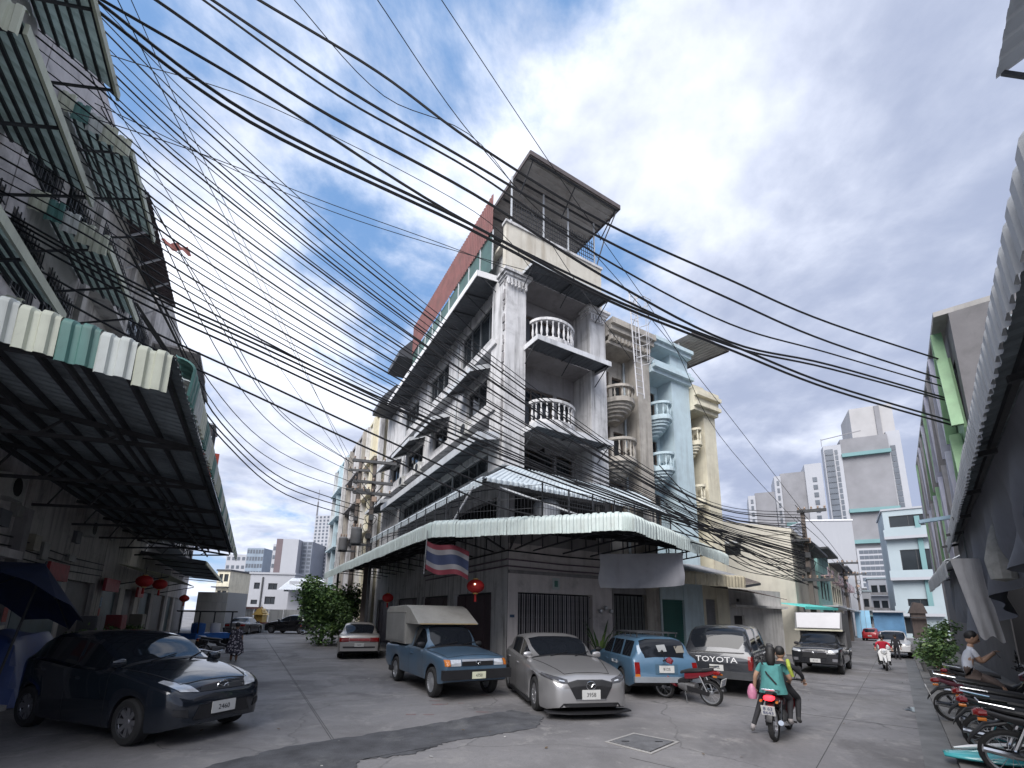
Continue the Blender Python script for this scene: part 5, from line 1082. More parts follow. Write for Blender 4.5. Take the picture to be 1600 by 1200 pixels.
    def patch(s, name, pts, m, frm='f', off=.008, par=None, cuts=3, dirv=None, th=.0):
        """part that hugs the body: outline (y,z) seen from front/rear, (x,z) from a side, (x,y) from above"""
        d = Vector(dirv) if dirv else {'f': Vector((-1, 0, 0)), 'b': Vector((1, 0, 0)), 'l': Vector((0, -1, 0)), 'r': Vector((0, 1, 0)), 't': Vector((0, 0, -1))}[frm]
        mk = {'f': lambda a, b: (0, a, b), 'b': lambda a, b: (0, a, b), 'l': lambda a, b: (a, 0, b), 'r': lambda a, b: (a, 0, b), 't': lambda a, b: (a, b, 0)}[frm]
        bm = bmesh.new(); bm.faces.new([bm.verts.new(mk(*p)) for p in pts]); bmesh.ops.triangulate(bm, faces=bm.faces)
        for _ in range(cuts): bmesh.ops.subdivide_edges(bm, edges=bm.edges, cuts=1, use_grid_fill=True)
        last = None
        for v in bm.verts:
            h = s.hit(v.co-d*4, d)
            if h is None: h = last if last is not None else v.co
            last = h; v.co = h-d*off
        bmesh.ops.recalc_face_normals(bm, faces=bm.faces)
        avg = sum((f.normal for f in bm.faces), Vector())
        if avg.dot(d) > 0: bmesh.ops.reverse_faces(bm, faces=bm.faces)
        ex = bmesh.ops.extrude_face_region(bm, geom=bm.faces[:])
        for v in ex['geom']:
            if isinstance(v, bmesh.types.BMVert): v.co -= d*.004
        me = bpy.data.meshes.new(name); 
        for f in bm.faces: f.smooth = False
        bm.to_mesh(me); bm.free(); me.materials.append(m); o = bpy.data.objects.new(name, me); COL.objects.link(o); o.parent = par or s.t; return o
    def sym(s, name, pts, m, frm='f', **k):
        for sd in (1, -1): s.patch(name, [(sd*a, b) for a, b in pts], m, frm, **k)
    def plate(s, z, front=True, txt='4821', w=.36, h=.16, y=0., tilt=0., x=None, m=None):
        d = -1 if front else 1; p = s.hit((-4*d, y, z), (d, 0, 0)) if x is None else Vector((x, y, z)); p = p+Vector((-d*.02, 0, 0))
        t = MB().box(-.008, .008, -w/2, w/2, -h/2, h/2).build('number_plate', m or m_plate, s.t, loc=p, rot=(0, tilt, 0))
        rot = (R(90), 0, R(90) if front else R(-90)); text_mesh(txt, h*.62, 'plate_text', m_black, t, (-d*.010, 0, -.006), rot, .001, sx=.9)
        return t
    def mirror(s, x, z, m=None):
        for sd in (1, -1):
            h = s.side(x, z, sd)
            if h is None: continue
            b = MB(); b.lathe([(0, -.09), (.055, -.075), (.075, -.02), (.075, .03), (.06, .06), (0, .065)], (0, 0, 0), (0, 1, 0), 12); o = b.build('wing_mirror', m or s.m, s.t, True, loc=h+Vector((0, sd*.10, .02))); o.scale = (.75, 1.25, .95)
            MB().box(-.03, .03, -.09, .02, -.06, -.03).build('stalk', m_black, o) if sd > 0 else MB().box(-.03, .03, -.02, .09, -.06, -.03).build('stalk', m_black, o)
    def wipers(s, x, z):
        for y in (-.35, .2):
            a, c = s.hit((4, y, z), (-1, 0, 0)), s.hit((4, y+.45, z+.07), (-1, 0, 0))
            if a and c: MB().bar(a+Vector((.02, 0, .01)), c+Vector((.02, 0, .01)), .014).build('wiper', m_black, s.t)
def shut_lines(c, x0, x1, w0, w1, roofx=None):
    """bonnet shut lines: x from the middle of the car, w half widths at front and back"""
    for sd in (1, -1): c.patch('bonnet_seam', [(x0, sd*w0), (x1, sd*w1), (x1, sd*(w1-.012)), (x0, sd*(w0-.012))], m_black, 't', off=.003)
    c.patch('bonnet_seam', [(x0, -w0), (x0, w0), (x0-.012, w0), (x0-.012, -w0)], m_black, 't', off=.003)
    c.patch('scuttle', [(x1-.10, -w1+.02), (x1-.10, w1-.02), (x1-.03, w1-.04), (x1-.03, -w1+.04)], m_black, 't', off=.004)
def head_of(p, q): d = q-p; return math.atan2(d.y, d.x)
def place(front_ax, rear_ax): return (front_ax+rear_ax)/2, head_of(rear_ax, front_ax)
# silver alloys etc
m_rims = mat('rim_silver', (.50, .50, .52), .28, .1, 5, 0, metal=.75); m_rimd = mat('rim_grey', (.26, .26, .28), .35, .1, 5, 0, metal=.7)
def badge_oval(c, z, m, front=True, r=.07):
    d = -1 if front else 1; p = c.hit((-4*d, 0, z), (d, 0, 0))+Vector((-d*.02, 0, 0)); b = MB(); pts = [(0, r*1.25*math.cos(a), r*math.sin(a)) for a in np.linspace(0, 2*math.pi, 21)]; b.tube(pts, r*.11, 6, False)
    b.tube([(0, -r*1.1, r*.35), (0, -r*.5, r*.25), (0, 0, -r*.4), (0, r*.5, r*.25), (0, r*1.1, r*.35)], r*.11, 6); b.build('badge', m, c.t, True, loc=p)
# ---------- dark hatchback, left
def hatch(name, label, loc, hd, m, S): 
    c = Car(name, label, 'car', loc, hd, 3.92, 1.70, [(0, .60), (.05, .70), (.2, .80), (.6, .92), (1.0, 1.0), (1.18, 1.03), (2.05, 1.40), (2.5, 1.455), (3.0, 1.44), (3.4, 1.35), (3.8, 1.02), (3.88, .86), (3.92, .62)],
            [(0, .55), (.2, .72), (.7, .84), (1.2, .91), (2.2, .95), (3.2, 1.02), (3.8, .98), (3.92, .6)], [(0, .50), (.06, .62), (.2, .73), (.5, .815), (1.0, .845), (3.0, .845), (3.5, .80), (3.8, .70), (3.92, .56)], 2.49, .78, .31, m, S, cowl=1.2, rf=2.08, rr=3.36, deck=3.82,
            doors=(1.28, 2.28, 3.18), sides=((1.42, 2.22), (2.30, 3.12)), rim=m_rimd, spokes=8)
    c.sym('headlight', [(.36, .70), (.58, .72), (.70, .84), (.62, .86), (.42, .78)], m_head, 'f', dirv=(-1, -.0, 0)); 
    c.patch('grille', [(-.34, .70), (.34, .70), (.30, .76), (-.30, .76)], m_black); c.patch('lower_grille', [(-.44, .34), (.44, .34), (.36, .52), (-.36, .52)], m_black); c.sym('fog_light', [(.50, .38), (.66, .42), (.66, .50), (.52, .48)], m_black)
    c.sym('tail_light', [(.55, .85), (.68, .85), (.66, 1.05), (.58, 1.05)], m_red, 'b'); badge_oval(c, .74, m_chrome); shut_lines(c, 1.74, .78, .52, .74); c.plate(.46, True, '2460'); c.plate(.6, False, '2460'); c.mirror(.66, 1.03); c.wipers(.7, 1.05)
    return c
pf, pr_ = gp(228, 1148), gp(52, 1124); ctr, hd = place(Vector((-5.12, 7.85, 0)), Vector((-8.0, 8.95, 0)))
hatch('parked_car', 'dark navy hatchback parked under the left canopy facing right', ctr, hd, paint('navy_black_paint', (.012, .016, .024), .3, .16), 1.08)
# ---------- silver hatchback, centre
pf, pr_ = Vector((.62, 10.1, 0)), Vector((.02, 13.05, 0)); 
hd = head_of(pr_, pf); dx = Vector((math.cos(hd), math.sin(hd), 0)); nl = Vector((-dx.y, dx.x, 0)); ctr = (pf+pr_)/2+nl*.86
m_sil = paint('grey_silver_paint', (.33, .325, .33), .55, .30)
c = Car('parked_car', 'silver grey hatchback with black grille parked nose out in the middle', 'car', ctr, hd, 4.46, 1.80, [(0, .58), (.05, .68), (.2, .78), (.7, .88), (1.35, .97), (1.55, 1.0), (2.35, 1.35), (2.8, 1.425), (3.3, 1.41), (3.75, 1.31), (4.3, 1.02), (4.42, .86), (4.46, .62)],
        [(0, .52), (.2, .70), (.8, .82), (1.6, .89), (2.6, .93), (3.6, .99), (4.3, .98), (4.46, .6)], [(0, .55), (.07, .68), (.25, .80), (.6, .875), (1.2, .90), (3.4, .90), (4.0, .84), (4.35, .72), (4.46, .6)], 2.725, .93, .33, m_sil, 1.06, zb=.15, cowl=1.56, rf=2.4, rr=3.72, deck=4.34,
        doors=(1.62, 2.6, 3.55), sides=((1.75, 2.54), (2.62, 3.4)), rim=m_rims, spokes=10, roofm=None)
c.sym('headlight', [(.44, .635), (.62, .645), (.87, .74), (.83, .79), (.56, .735), (.44, .70)], mat('smoked_lamp', (.05, .05, .055), .08, .4, 12, 0)); c.sym('drl', [(.50, .665), (.60, .68), (.60, .70), (.50, .685)], m_head, off=.014)
c.patch('grille', [(-.46, .65), (-.30, .36), (.30, .36), (.46, .65), (.25, .70), (-.25, .70)], m_black, cuts=4); c.patch('chrome_trim', [(-.30, .345), (.30, .345), (.30, .36), (-.30, .36)], m_chrome, off=.014)
c.patch('lower_intake', [(-.62, .20), (.62, .20), (.54, .29), (-.54, .29)], m_black); badge_oval(c, .60, m_chrome, r=.075); shut_lines(c, 2.02, .72, .46, .78); c.plate(.44, True, '3958', .36, .17); c.mirror(.52, 1.0); c.wipers(.62, 1.0)
b = MB(); b.prism([(2.16, -.84, .11), (2.33, -.45, .11), (2.36, 0, .11), (2.33, .45, .11), (2.16, .84, .11), (1.95, .84, .11), (1.95, -.84, .11)], (0, 0, .025)); b.build('front_splitter', m_black, c.t)
for sd in (1, -1): MB().box(-1.0, 1.0, .87 if sd > 0 else -.91, .91 if sd > 0 else -.87, .12, .18).build('side_skirt', m_black, c.t)
# ---------- blue pickup with high canopy
pf, pr_ = gp(676, 1090), gp(617, 1063); hd = head_of(pr_, pf); dx = Vector((math.cos(hd), math.sin(hd), 0)); nl = Vector((-dx.y, dx.x, 0)); ctr = (pf+pr_)/2+nl*.80+dx*-.12
m_bl = paint('faded_blue_paint', (.06, .108, .165), .15, .42, .35)
def pickup(name, label, loc, hd, L, W, hood, roofx, m, S, bed=1.0, wb=2.95, fx=.8, r=.35, H=1.62, **k):
    r0, r1 = roofx; c = Car(name, label, 'pickup truck', loc, hd, L, W, [(0, .78), (.06, .9), (.25, .96), (hood, 1.06), (hood+.62, H-.05), (hood+1.0, H), (r1-.25, H), (r1, H-.06), (r1+.12, bed), (L-.1, bed), (L, bed-.03)],
        [(0, .72), (.2, .86), (hood, .98), (r1, 1.0), (r1+.14, bed-.03), (L, bed-.05)], [(0, W*.44), (.1, W*.475), (.5, W*.495), (L-.15, W*.495), (L, W*.48)], wb, fx, r, m, S, zb=.36, cowl=hood+.02, rf=hood+.62, rr=None, deck=None, tum=.2, **k)
    return c
c = pickup('pickup_truck', 'faded blue pickup with grey high canopy over the bed parked nose out', ctr, hd, 4.75, 1.68, 1.35, (2, 2.62), m_bl, 1.0, doors=(1.42, 2.46), sides=((1.5, 2.42),), rim=m_alu, steel=True, zb=None or .34) if False else None
c = Car('pickup_truck', 'faded blue pickup with a grey high canopy parked nose out beside the silver hatchback', 'pickup truck', ctr, hd, 4.75, 1.69, [(0, .84), (.05, .93), (.2, .98), (1.3, 1.08), (1.85, 1.56), (2.2, 1.62), (2.55, 1.61), (2.68, 1.5), (2.74, 1.06), (4.7, 1.06), (4.75, 1.0)],
        [(0, .76), (.2, .90), (1.3, 1.0), (2.6, 1.02), (2.76, 1.02), (4.75, .98)], [(0, .76), (.08, .81), (.4, .838), (4.6, .838), (4.75, .82)], 2.85, .82, .34, m_bl, 1.04, zb=.36, cowl=1.32, rf=1.87, tum=.2, doors=(1.40, 2.46), sides=((1.42, 2.44),), rim=m_alu, steel=True, arch=.42)
m_can = mat('canopy_grey', (.26, .255, .24), .6, .14, 1.2, .08, streak=.3, grime=.35, dirt=(.12, .11, .1))
b = MB(); prof = [(-.42, 1.08), (-2.36, 1.08), (-2.40, 1.98), (-2.2, 2.10), (-.45, 2.14), (-.15, 2.06), (.62, 1.66), (.62, 1.63), (-.42, 1.63)]; HW = .86
b.prism([(x, -HW, z) for x, z in prof], (0, 2*HW, 0)); can_ = b.build('bed_canopy', m_can, c.t)
bv = can_.modifiers.new('bevel', 'BEVEL'); bv.width = .07; bv.segments = 3
for sd in (1, -1):
    MB().box(-2.3, -.5, HW*sd-.012 if sd > 0 else -HW-.014, HW*sd+.014 if sd > 0 else -HW+.012, 1.14, 1.92).build('side_shutter', mat('shutter_grey', (.20, .20, .195), .6, .15, 1.2, .08, streak=.3, grime=.4, dirt=(.1, .1, .1)), can_)
    MB().box(-2.36, -.44, HW*sd-.012 if sd > 0 else -HW-.02, HW*sd+.02 if sd > 0 else -HW+.012, 1.93, 1.97).build('shutter_rail', m_can, can_)
MB().box(.605, .625, -.82, .82, 1.635, 1.66).build('canopy_lip', mat('brass_strip', (.35, .26, .13), .5, .2, 4, 0), can_)
c.sym('headlight', [(.42, .76), (.66, .76), (.66, .90), (.42, .90)], m_head); c.sym('turn_signal', [(.675, .76), (.79, .76), (.79, .90), (.675, .90)], m_amber); c.patch('grille', [(-.40, .76), (.40, .76), (.40, .90), (-.40, .90)], m_black); c.patch('grille_bar', [(-.40, .86), (.40, .86), (.40, .905), (-.40, .905)], m_alu, off=.016)
MB().box(2.30, 2.44, -.86, .86, .47, .68).build('bumper', m_black, c.t); shut_lines(c, 2.24, 1.1, .70, .77); c.plate(.56, True, '4750', .34, .15, x=2.44, m=mat('plate_cream', (.60, .60, .45), .5, .1, 5, 0)); c.mirror(.75, 1.12, m_black); c.wipers(.95, 1.12)
badge_oval(c, .82, m_chrome, r=.05)
for sd in (1, -1): MB().box(-1.95, -1.5, sd*.80-.02, sd*.80+.02, .25, .52).build('mud_flap', m_black, c.t)
# ---------- old blue estate car, tail towards us
def at_tail(pl, pr, L, S, inset=0.): a, b_ = gp(*pl), gp(*pr); d = (b_-a); mid = (a+b_)/2; fw_ = Vector((-d.y, d.x, 0)).normalized(); return mid+fw_*(L*S/2-.05), math.atan2(fw_.y, fw_.x)
m_sky = paint('sky_blue_paint', (.06, .125, .20), .05, .38, .2)
ctr, hd = at_tail((985, 1092), (1070, 1097), 4.1, 1.02); ctr = Vector((3.72, 13.85, 0)); hd = R(95)
c = Car('estate_car', 'old sky blue estate car with roof rack parked tail out', 'car', ctr, hd, 4.15, 1.62, [(0, .74), (.06, .82), (.3, .88), (1.25, .94), (1.8, 1.32), (2.1, 1.38), (3.6, 1.38), (3.82, 1.33), (4.08, .90), (4.15, .78)], [(0, .66), (.3, .8), (1.3, .88), (4.0, .90), (4.1, .85), (4.15, .6)],
        [(0, .70), (.08, .76), (.4, .80), (3.7, .81), (4.05, .80), (4.15, .77)], 2.4, .78, .31, m_sky, 1.06, zb=.26, cowl=1.26, rf=1.82, rr=3.80, deck=4.06, doors=(1.35, 2.25, 3.05), sides=((1.4, 2.2), (2.27, 2.98), (3.1, 3.72)), rim=m_alu, steel=True, tum=.24)
c.sym('tail_light', [(.64, .58), (.76, .58), (.76, .84), (.64, .84)], m_red, 'b'); c.sym('indicator', [(.64, .50), (.76, .50), (.76, .575), (.64, .575)], m_amber, 'b'); c.patch('plate_recess', [(-.27, .58), (.27, .58), (.27, .80), (-.27, .80)], mat('deep_blue', (.05, .10, .15), .5), 'b'); c.plate(.69, False, '9125', .36, .16)
MB().box(-2.17, -2.08, -.80, .80, .40, .52).build('bumper', mat('dull_chrome', (.35, .38, .42), .35, .15, 3, 0, metal=.5), c.t)
rk = MB()
for sd in (1, -1): rk.bar((.2, sd*.50, 1.50), (-1.65, sd*.50, 1.50), .03); 
for k in range(5): x = .15-k*.43; rk.bar((x, -.52, 1.50), (x, .52, 1.50), .025); rk.bar((x, -.5, 1.40), (x, -.5, 1.50), .025); rk.bar((x, .5, 1.40), (x, .5, 1.50), .025)
rk.build('roof_rack', m_steel, c.t)
c.patch('side_lettering', [(-.9, .70), (.1, .70), (.1, .79), (-.9, .79)], m_sky, 'l'); h = c.side(-.6, .74, 1)
text_mesh('8012-5555', .11, 'lettering', m_white, c.t, (-.75, h.y+.016, .75), (R(90), 0, R(180)), .001)
c.mirror(.75, .92, m_black)
# papers seen inside the rear window
for y, z, col in ((-.42, 1.14, (.16, .15, .13)), (.02, 1.16, (.24, .25, .26))): c.patch('window_sticker', [(y-.11, z-.08), (y+.10, z-.09), (y+.13, z+.06), (y-.09, z+.08)], mat('paper%.2f' % col[0], col, .8), 'b', off=.012)
# ---------- dark grey pickup with canopy, TOYOTA tailgate
m_gd = paint('dark_graphite_paint', (.035, .038, .045), .3, .25, .15)
ctr, hd = Vector((7.0, 14.55, 0)), R(55)
c = Car('pickup_truck', 'dark grey double cab pickup with canopy and big white lettering on its tailgate', 'pickup truck', ctr, hd, 5.25, 1.80, [(0, .88), (.06, 1.0), (.3, 1.08), (1.25, 1.18), (1.95, 1.70), (2.4, 1.79), (3.3, 1.77), (3.42, 1.74), (3.55, 1.77), (4.5, 1.78), (4.85, 1.68), (5.18, 1.14), (5.25, 1.0)],
        [(0, .8), (.3, 1.0), (1.3, 1.08), (5.0, 1.12), (5.18, 1.08), (5.25, .9)], [(0, .80), (.1, .86), (.5, .89), (4.9, .895), (5.15, .88), (5.25, .86)], 3.08, .95, .38, m_gd, 1.0, zb=.42, cowl=1.27, rf=1.98, rr=4.80, deck=5.14, doors=(1.4, 2.35, 3.3, 3.46), sides=((1.55, 2.3), (2.38, 3.2), (3.6, 4.55)), rim=m_rims, spokes=6, arch=.45, tum=.2, cabw=.9)
h = c.hit((-4, 0, .93), (1, 0, 0)); text_mesh('TOYOTA', .20, 'tailgate_lettering', m_white, c.t, (h.x-.012, 0, .92), (R(90), 0, R(-90)), .004, sx=1.25)
c.sym('tail_light', [(.76, .70), (.88, .70), (.88, 1.04), (.76, 1.04)], m_red, 'b'); MB().box(-2.72, -2.56, -.86, .86, .46, .64).build('bumper', m_steel, c.t); c.plate(.72, False, '7706', .34, .15); c.mirror(.95, 1.15, m_black); c.patch('canopy_seam', [(-.86, 1.10), (.86, 1.10), (.86, 1.125), (-.86, 1.125)], m_black, 'b')
# ---------- black pickup with white box, facing us
ctr, hd = Vector((13.0, 19.25, 0)), R(-131)
m_bk = paint('black_grey_paint', (.022, .023, .027), .3, .25, .15)
c = Car('box_pickup', 'black pickup with a tall white fronted cargo box facing the camera in the right street', 'pickup truck', ctr, hd, 5.2, 1.85, [(0, .95), (.05, 1.06), (.25, 1.12), (1.15, 1.2), (1.8, 1.68), (2.2, 1.75), (2.7, 1.74), (2.84, 1.6), (2.92, .95), (5.15, .95), (5.2, .9)], [(0, .85), (.3, 1.02), (1.2, 1.1), (2.8, 1.1), (2.94, .93), (5.2, .88)],
        [(0, .80), (.1, .87), (.5, .92), (5.1, .92), (5.2, .9)], 3.08, .95, .38, m_bk, .87, zb=.4, cowl=1.17, rf=1.82, tum=.2, doors=(1.35, 2.6), sides=((1.4, 2.55),), rim=m_rimd, spokes=6, arch=.45)
b = MB(); HW = .93; prof = [(-.42, .97), (-2.62, .97), (-2.62, 2.56), (.34, 2.66), (.72, 1.86), (.72, 1.80), (-.42, 1.80)]; b.prism([(x, -HW, z) for x, z in prof], (0, 2*HW, 0)); bx_ = b.build('cargo_box', mat('box_grey', (.13, .13, .135), .6, .15, 1.5, .05, grime=.3), c.t)
b = MB(); b.prism([(.375, -.88, 2.62), (.375, .88, 2.62), (.735, .84, 1.92), (.735, -.84, 1.92)], (.03, 0, .012)); b.build('white_front', mat('box_white', (.50, .49, .51), .5, .06, 1.5, 0), bx_); MB().box(.66, .80, -.94, .94, 1.80, 1.87).build('box_lip', mat('cream_lip', (.50, .48, .38), .6), bx_)
c.sym('headlight', [(.50, .92), (.84, .96), (.84, 1.06), (.52, 1.02)], m_head); c.patch('grille', [(-.46, .70), (.46, .70), (.40, 1.0), (-.40, 1.0)], m_black); c.patch('grille_bar', [(-.44, .92), (.44, .92), (.44, .96), (-.44, .96)], m_rimd, off=.016); badge_oval(c, .90, m_chrome, r=.08); shut_lines(c, 2.36, 1.5, .62, .84); c.plate(.58, True, '8114', .38, .16); c.mirror(1.0, 1.2, m_black); c.sym('fog_light', [(.62, .56), (.8, .56), (.8, .68), (.62, .68)], m_rimd); c.wipers(1.0, 1.24)
# ---------- silver saloon seen from behind, left of the blue pickup
m_bg = paint('champagne_paint', (.30, .285, .27), .4, .35, .25)
def saloon(label, loc, hd, m, S=1., L=4.3, plate='1634', red=True):
    c = Car('saloon_car', label, 'car', loc, hd, L, 1.7, [(0, .66), (.06, .74), (.3, .82), (1.2, .94), (1.95, 1.33), (2.3, 1.39), (2.9, 1.38), (3.2, 1.30), (3.75, .99), (4.15, .96), (4.26, .9), (4.3, .75)], [(0, .6), (.3, .74), (1.2, .87), (3.7, .90), (4.2, .88), (4.3, .7)],
        [(0, .68), (.1, .77), (.4, .83), (3.8, .83), (4.15, .80), (4.3, .72)], 2.46, .88, .31, m, S, cowl=1.22, rf=1.98, rr=3.16, deck=3.78, doors=(1.3, 2.3, 3.15), sides=((1.45, 2.25), (2.32, 3.1)), rim=m_alu, steel=True, tum=.24)
    c.sym('tail_light', [(.40, .68), (.76, .68), (.76, .84), (.40, .84)], m_red, 'b'); c.patch('tail_bar', [(-.39, .70), (.39, .70), (.39, .82), (-.39, .82)], mat('red_bar', (.24, .03, .03), .25, .2, 8, 0), 'b') if red else None; c.plate(.56, False, plate, .36, .14); c.patch('rear_bumper_strip', [(-.74, .44), (.74, .44), (.74, .50), (-.74, .50)], m_black, 'b'); c.mirror(.78, .95, m_black)
    c.sym('headlight', [(.45, .62), (.74, .62), (.74, .72), (.45, .72)], m_head); return c
a = gp(568, 1028); saloon('champagne saloon car with a red light bar parked tail out left of the blue pickup', Vector((-7.25, 22.2, 0)), R(109), m_bg, 1.08)
saloon('grey saloon car parked at the end wall far down the left street', gp(368, 992)+Vector((-.6, 2.2, 0)), R(100), paint('mid_grey_paint', (.14, .135, .14), .3, .35), 1.0, plate='5273', red=False)
p = gp(447, 990); hatch('parked_car', 'black hatchback parked sideways by the end wall of the left street', p+Vector((0, .8, 0)), R(172), paint('black_paint', (.012, .012, .014), .2, .15), 1.12)
# far vehicles in the right street
hatch('parked_car', 'small red car far down the right street', gp(1370, 1003)+Vector((2, 3, 0)), R(45), paint('red_paint', (.30, .012, .018), .1, .3), .85)
c = pickup('pickup_truck', 'white pickup parked far down the right street by the potted plants', Vector((22.6, 27.2, 0)), R(-130), 4.9, 1.75, 1.35, (2, 2.7), paint('white_car_paint', (.62, .62, .63), 0, .35), .88, doors=(1.45, 2.5), sides=((1.5, 2.46),), rim=m_alu, steel=True)
c.sym('headlight', [(.45, .82), (.75, .82), (.75, .92), (.45, .92)], m_head); c.patch('grille', [(-.42, .80), (.42, .80), (.42, .92), (-.42, .92)], m_black); c.plate(.56, True, '6301')
# ============================================================ MOTORCYCLES
def moto(name, label, loc, hd, body, S=1., group=None, lean=0., plate=None, lit=False, box=None, front_col=None):
    """underbone motorcycle, +x forwards, wheels on the ground"""
    t = thing(name, label, 'motorcycle', loc, hd, group); t.scale = (S, S, S); t.rotation_euler = (lean, 0, hd); r = .285; xf, xr = .62, -.62
    for x in (xf, xr):
        b = MB(); b.lathe([(r-.055, -.035), (r-.02, -.045), (r, -.015), (r, .015), (r-.02, .045), (r-.055, .035)], (0, 0, 0), (0, 1, 0), 24); w_ = b.build('wheel', m_rubber, t, True, loc=(x, 0, r))
        b = MB(); b.lathe([(r-.075, -.02), (r-.05, -.028), (r-.045, .0), (r-.05, .028), (r-.075, .02), (r-.075, -.02)], (0, 0, 0), (0, 1, 0), 24); b.build('rim', m_alu, w_, True)
        b = MB(); b.lathe([(.0, -.05), (.045, -.05), (.05, 0), (.045, .05), (0, .05)], (0, 0, 0), (0, 1, 0), 10)
        for k in range(12): a = math.pi*2*k/12; b.bar((.03*math.cos(a+.5), .03*(-1)**k, .03*math.sin(a+.5)), ((r-.06)*math.cos(a), 0, (r-.06)*math.sin(a)), .005)
        b.build('spokes', m_alu, w_, True)
    b = MB(); 
    for s in (-1, 1): b.tube([(xf, s*.07, r), (.50, s*.07, .62), (.44, s*.05, .86)], .022, 8)
    b.build('fork', m_alu, t, True)
    b = MB(); b.tube([(.30, .36, 1.0), (.38, .2, .99), (.43, 0, .93), (.38, -.2, .99), (.30, -.36, 1.0)], .014, 8); h_ = b.build('handlebar', m_steel, t, True)
    for s in (-1, 1):
        b = MB(); b.tube([(.33, s*.26, 1.0), (.30, s*.37, 1.0)], .022, 8); b.build('grip', m_black, h_, True)
        b = MB(); b.tube([(.36, s*.22, 1.0), (.36, s*.30, 1.18)], .007, 6); b.lathe([(0, -.012), (.05, -.01), (.055, 0), (.05, .012), (0, .012)], (.35, s*.32, 1.2), (1, 0, 0), 12); b.build('mirror', m_black, h_, True)
    # bodywork
    def loft(name, secs, m, n=12):
        b = MB(); 
        for x, z, hw, hh in secs:
            for k in range(n): a = 2*math.pi*k/n; c, s_ = math.cos(a), math.sin(a); b.v.append((x, hw*math.copysign(abs(c)**.7, c), z+hh*math.copysign(abs(s_)**.7, s_)))
        for i in range(len(secs)-1):
            for k in range(n): b.f.append((i*n+k, i*n+(k+1) % n, (i+1)*n+(k+1) % n, (i+1)*n+k)); b.m.append(0)
        b.f += [tuple(range(n))[::-1], tuple((len(secs)-1)*n+k for k in range(n))]; b.m += [0, 0]; return b.build(name, m, t, True)
    fc = front_col or body
    loft('front_fender', [(.34, .50, .04, .05), (.50, .585, .05, .04), (.66, .59, .05, .035), (.80, .52, .045, .03), (.88, .42, .03, .02)], fc)
    loft('headlight_cowl', [(.30, .90, .06, .05), (.38, .93, .12, .09), (.48, .90, .13, .10), (.56, .86, .08, .07)], fc)
    b = MB(); b.lathe([(0, .03), (.06, .02), (.075, 0), (.075, -.02)], (.545, 0, .87), (1, 0, -.15), 14); b.build('headlight', m_head, t, True)
    loft('leg_shield', [(.46, .80, .10, .06), (.42, .66, .19, .10), (.34, .50, .20, .09), (.22, .40, .13, .06)], body); loft('frame_tunnel', [(.40, .58, .06, .07), (.2, .46, .07, .06), (0, .50, .08, .09), (-.15, .60, .10, .10)], m_black)
    loft('tail', [(-.05, .62, .11, .09), (-.3, .66, .13, .085), (-.6, .72, .10, .06), (-.80, .78, .06, .04)], body)
    loft('seat', [(.06, .70, .09, .04), (-.1, .745, .12, .045), (-.35, .775, .125, .045), (-.62, .815, .10, .04), (-.74, .83, .05, .025)], mat('seat_vinyl', (.018, .018, .02), .55, .2, 6, .05))
    loft('engine', [(-.28, .36, .11, .10), (-.12, .36, .13, .12), (.08, .37, .10, .10), (.18, .38, .07, .07)], mat('engine_grey', (.16, .16, .165), .45, .3, 6, .1, metal=.5)); 
    b = MB(); b.tube([(.1, -.12, .30), (-.15, -.17, .24), (-.4, -.17, .28), (-.55, -.17, .32), (-.88, -.17, .37)], [.02, .022, .03, .048, .045], 10); b.build('exhaust', m_chrome, t, True)
    b = MB(); b.prism([(-.1, .10, .30), (-.62, .10, .24), (-.66, .10, .33), (-.1, .10, .42)], (0, .03, 0)); b.build('chain_case', m_black, t)
    b = MB(); b.bar((-.62, .09, r), (-.1, .07, .38), .035); b.bar((-.62, -.09, r), (-.1, -.07, .38), .035); b.build('swingarm', m_steel, t)
    for s in (-1, 1): b = MB(); b.tube([(-.60, s*.12, .34), (-.46, s*.12, .68)], .026, 8); b.build('shock', m_chrome, t, True)
    loft('rear_fender', [(-.62, .66, .06, .03), (-.82, .60, .065, .03), (-.94, .46, .06, .02), (-.98, .38, .05, .012)], m_black)
    b = MB(); b.tube([(-.55, .14, .86), (-.84, .10, .90), (-.84, -.10, .90), (-.55, -.14, .86)], .012, 8); b.build('grab_rail', m_chrome, t, True)
    tl = mat('lit_tail_lamp', (.8, .02, .03), .3, .1, 5, 0, emit=2.5) if lit else m_red
    loft('tail_lamp', [(-.78, .76, .09, .04), (-.86, .755, .085, .045), (-.90, .75, .05, .02)], tl)
    for s in (-1, 1): loft('indicator', [(-.80, .70, .0, .0), (-.80, .70, .02, .02), (-.88, .70, .02, .02)], m_amber).location = (0, s*.13, 0)
    for s in (-1, 1): b = MB(); b.bar((0, s*.10, .26), (0, s*.26, .26), .03); b.build('footpeg', m_black, t)
    b = MB(); b.tube([(-.02, .10, .28), (-.12, .22, .02)], .013, 6); b.build('side_stand', m_steel, t)
    if plate:
        q = MB().box(-.006, .006, -.11, .11, -.085, .085).build('number_plate', m_plate, t, loc=(-.955, 0, .56), rot=(0, R(-18), 0))
        for i, tx in enumerate(plate): text_mesh(tx, .085, 'plate_text', mat('plate_ink', (.02, .03, .12), .6), q, (-.008, 0, .035-.075*i), (R(90), 0, R(-90)), .001)
    if box == 'basket':
        b = MB()
        for k in range(4): z = .78+k*.07; x0 = .50+.0*k; b.tube([(x0, -.15, z), (x0+.28, -.15, z), (x0+.28, .15, z), (x0, .15, z), (x0, -.15, z)], .005, 5)
        for k in range(7): b.bar((.50+k*.045, -.15, .78), (.50+k*.045, -.15, .99), .005); b.bar((.50+k*.045, .15, .78), (.50+k*.045, .15, .99), .005)
        b.build('basket', m_alu, t)
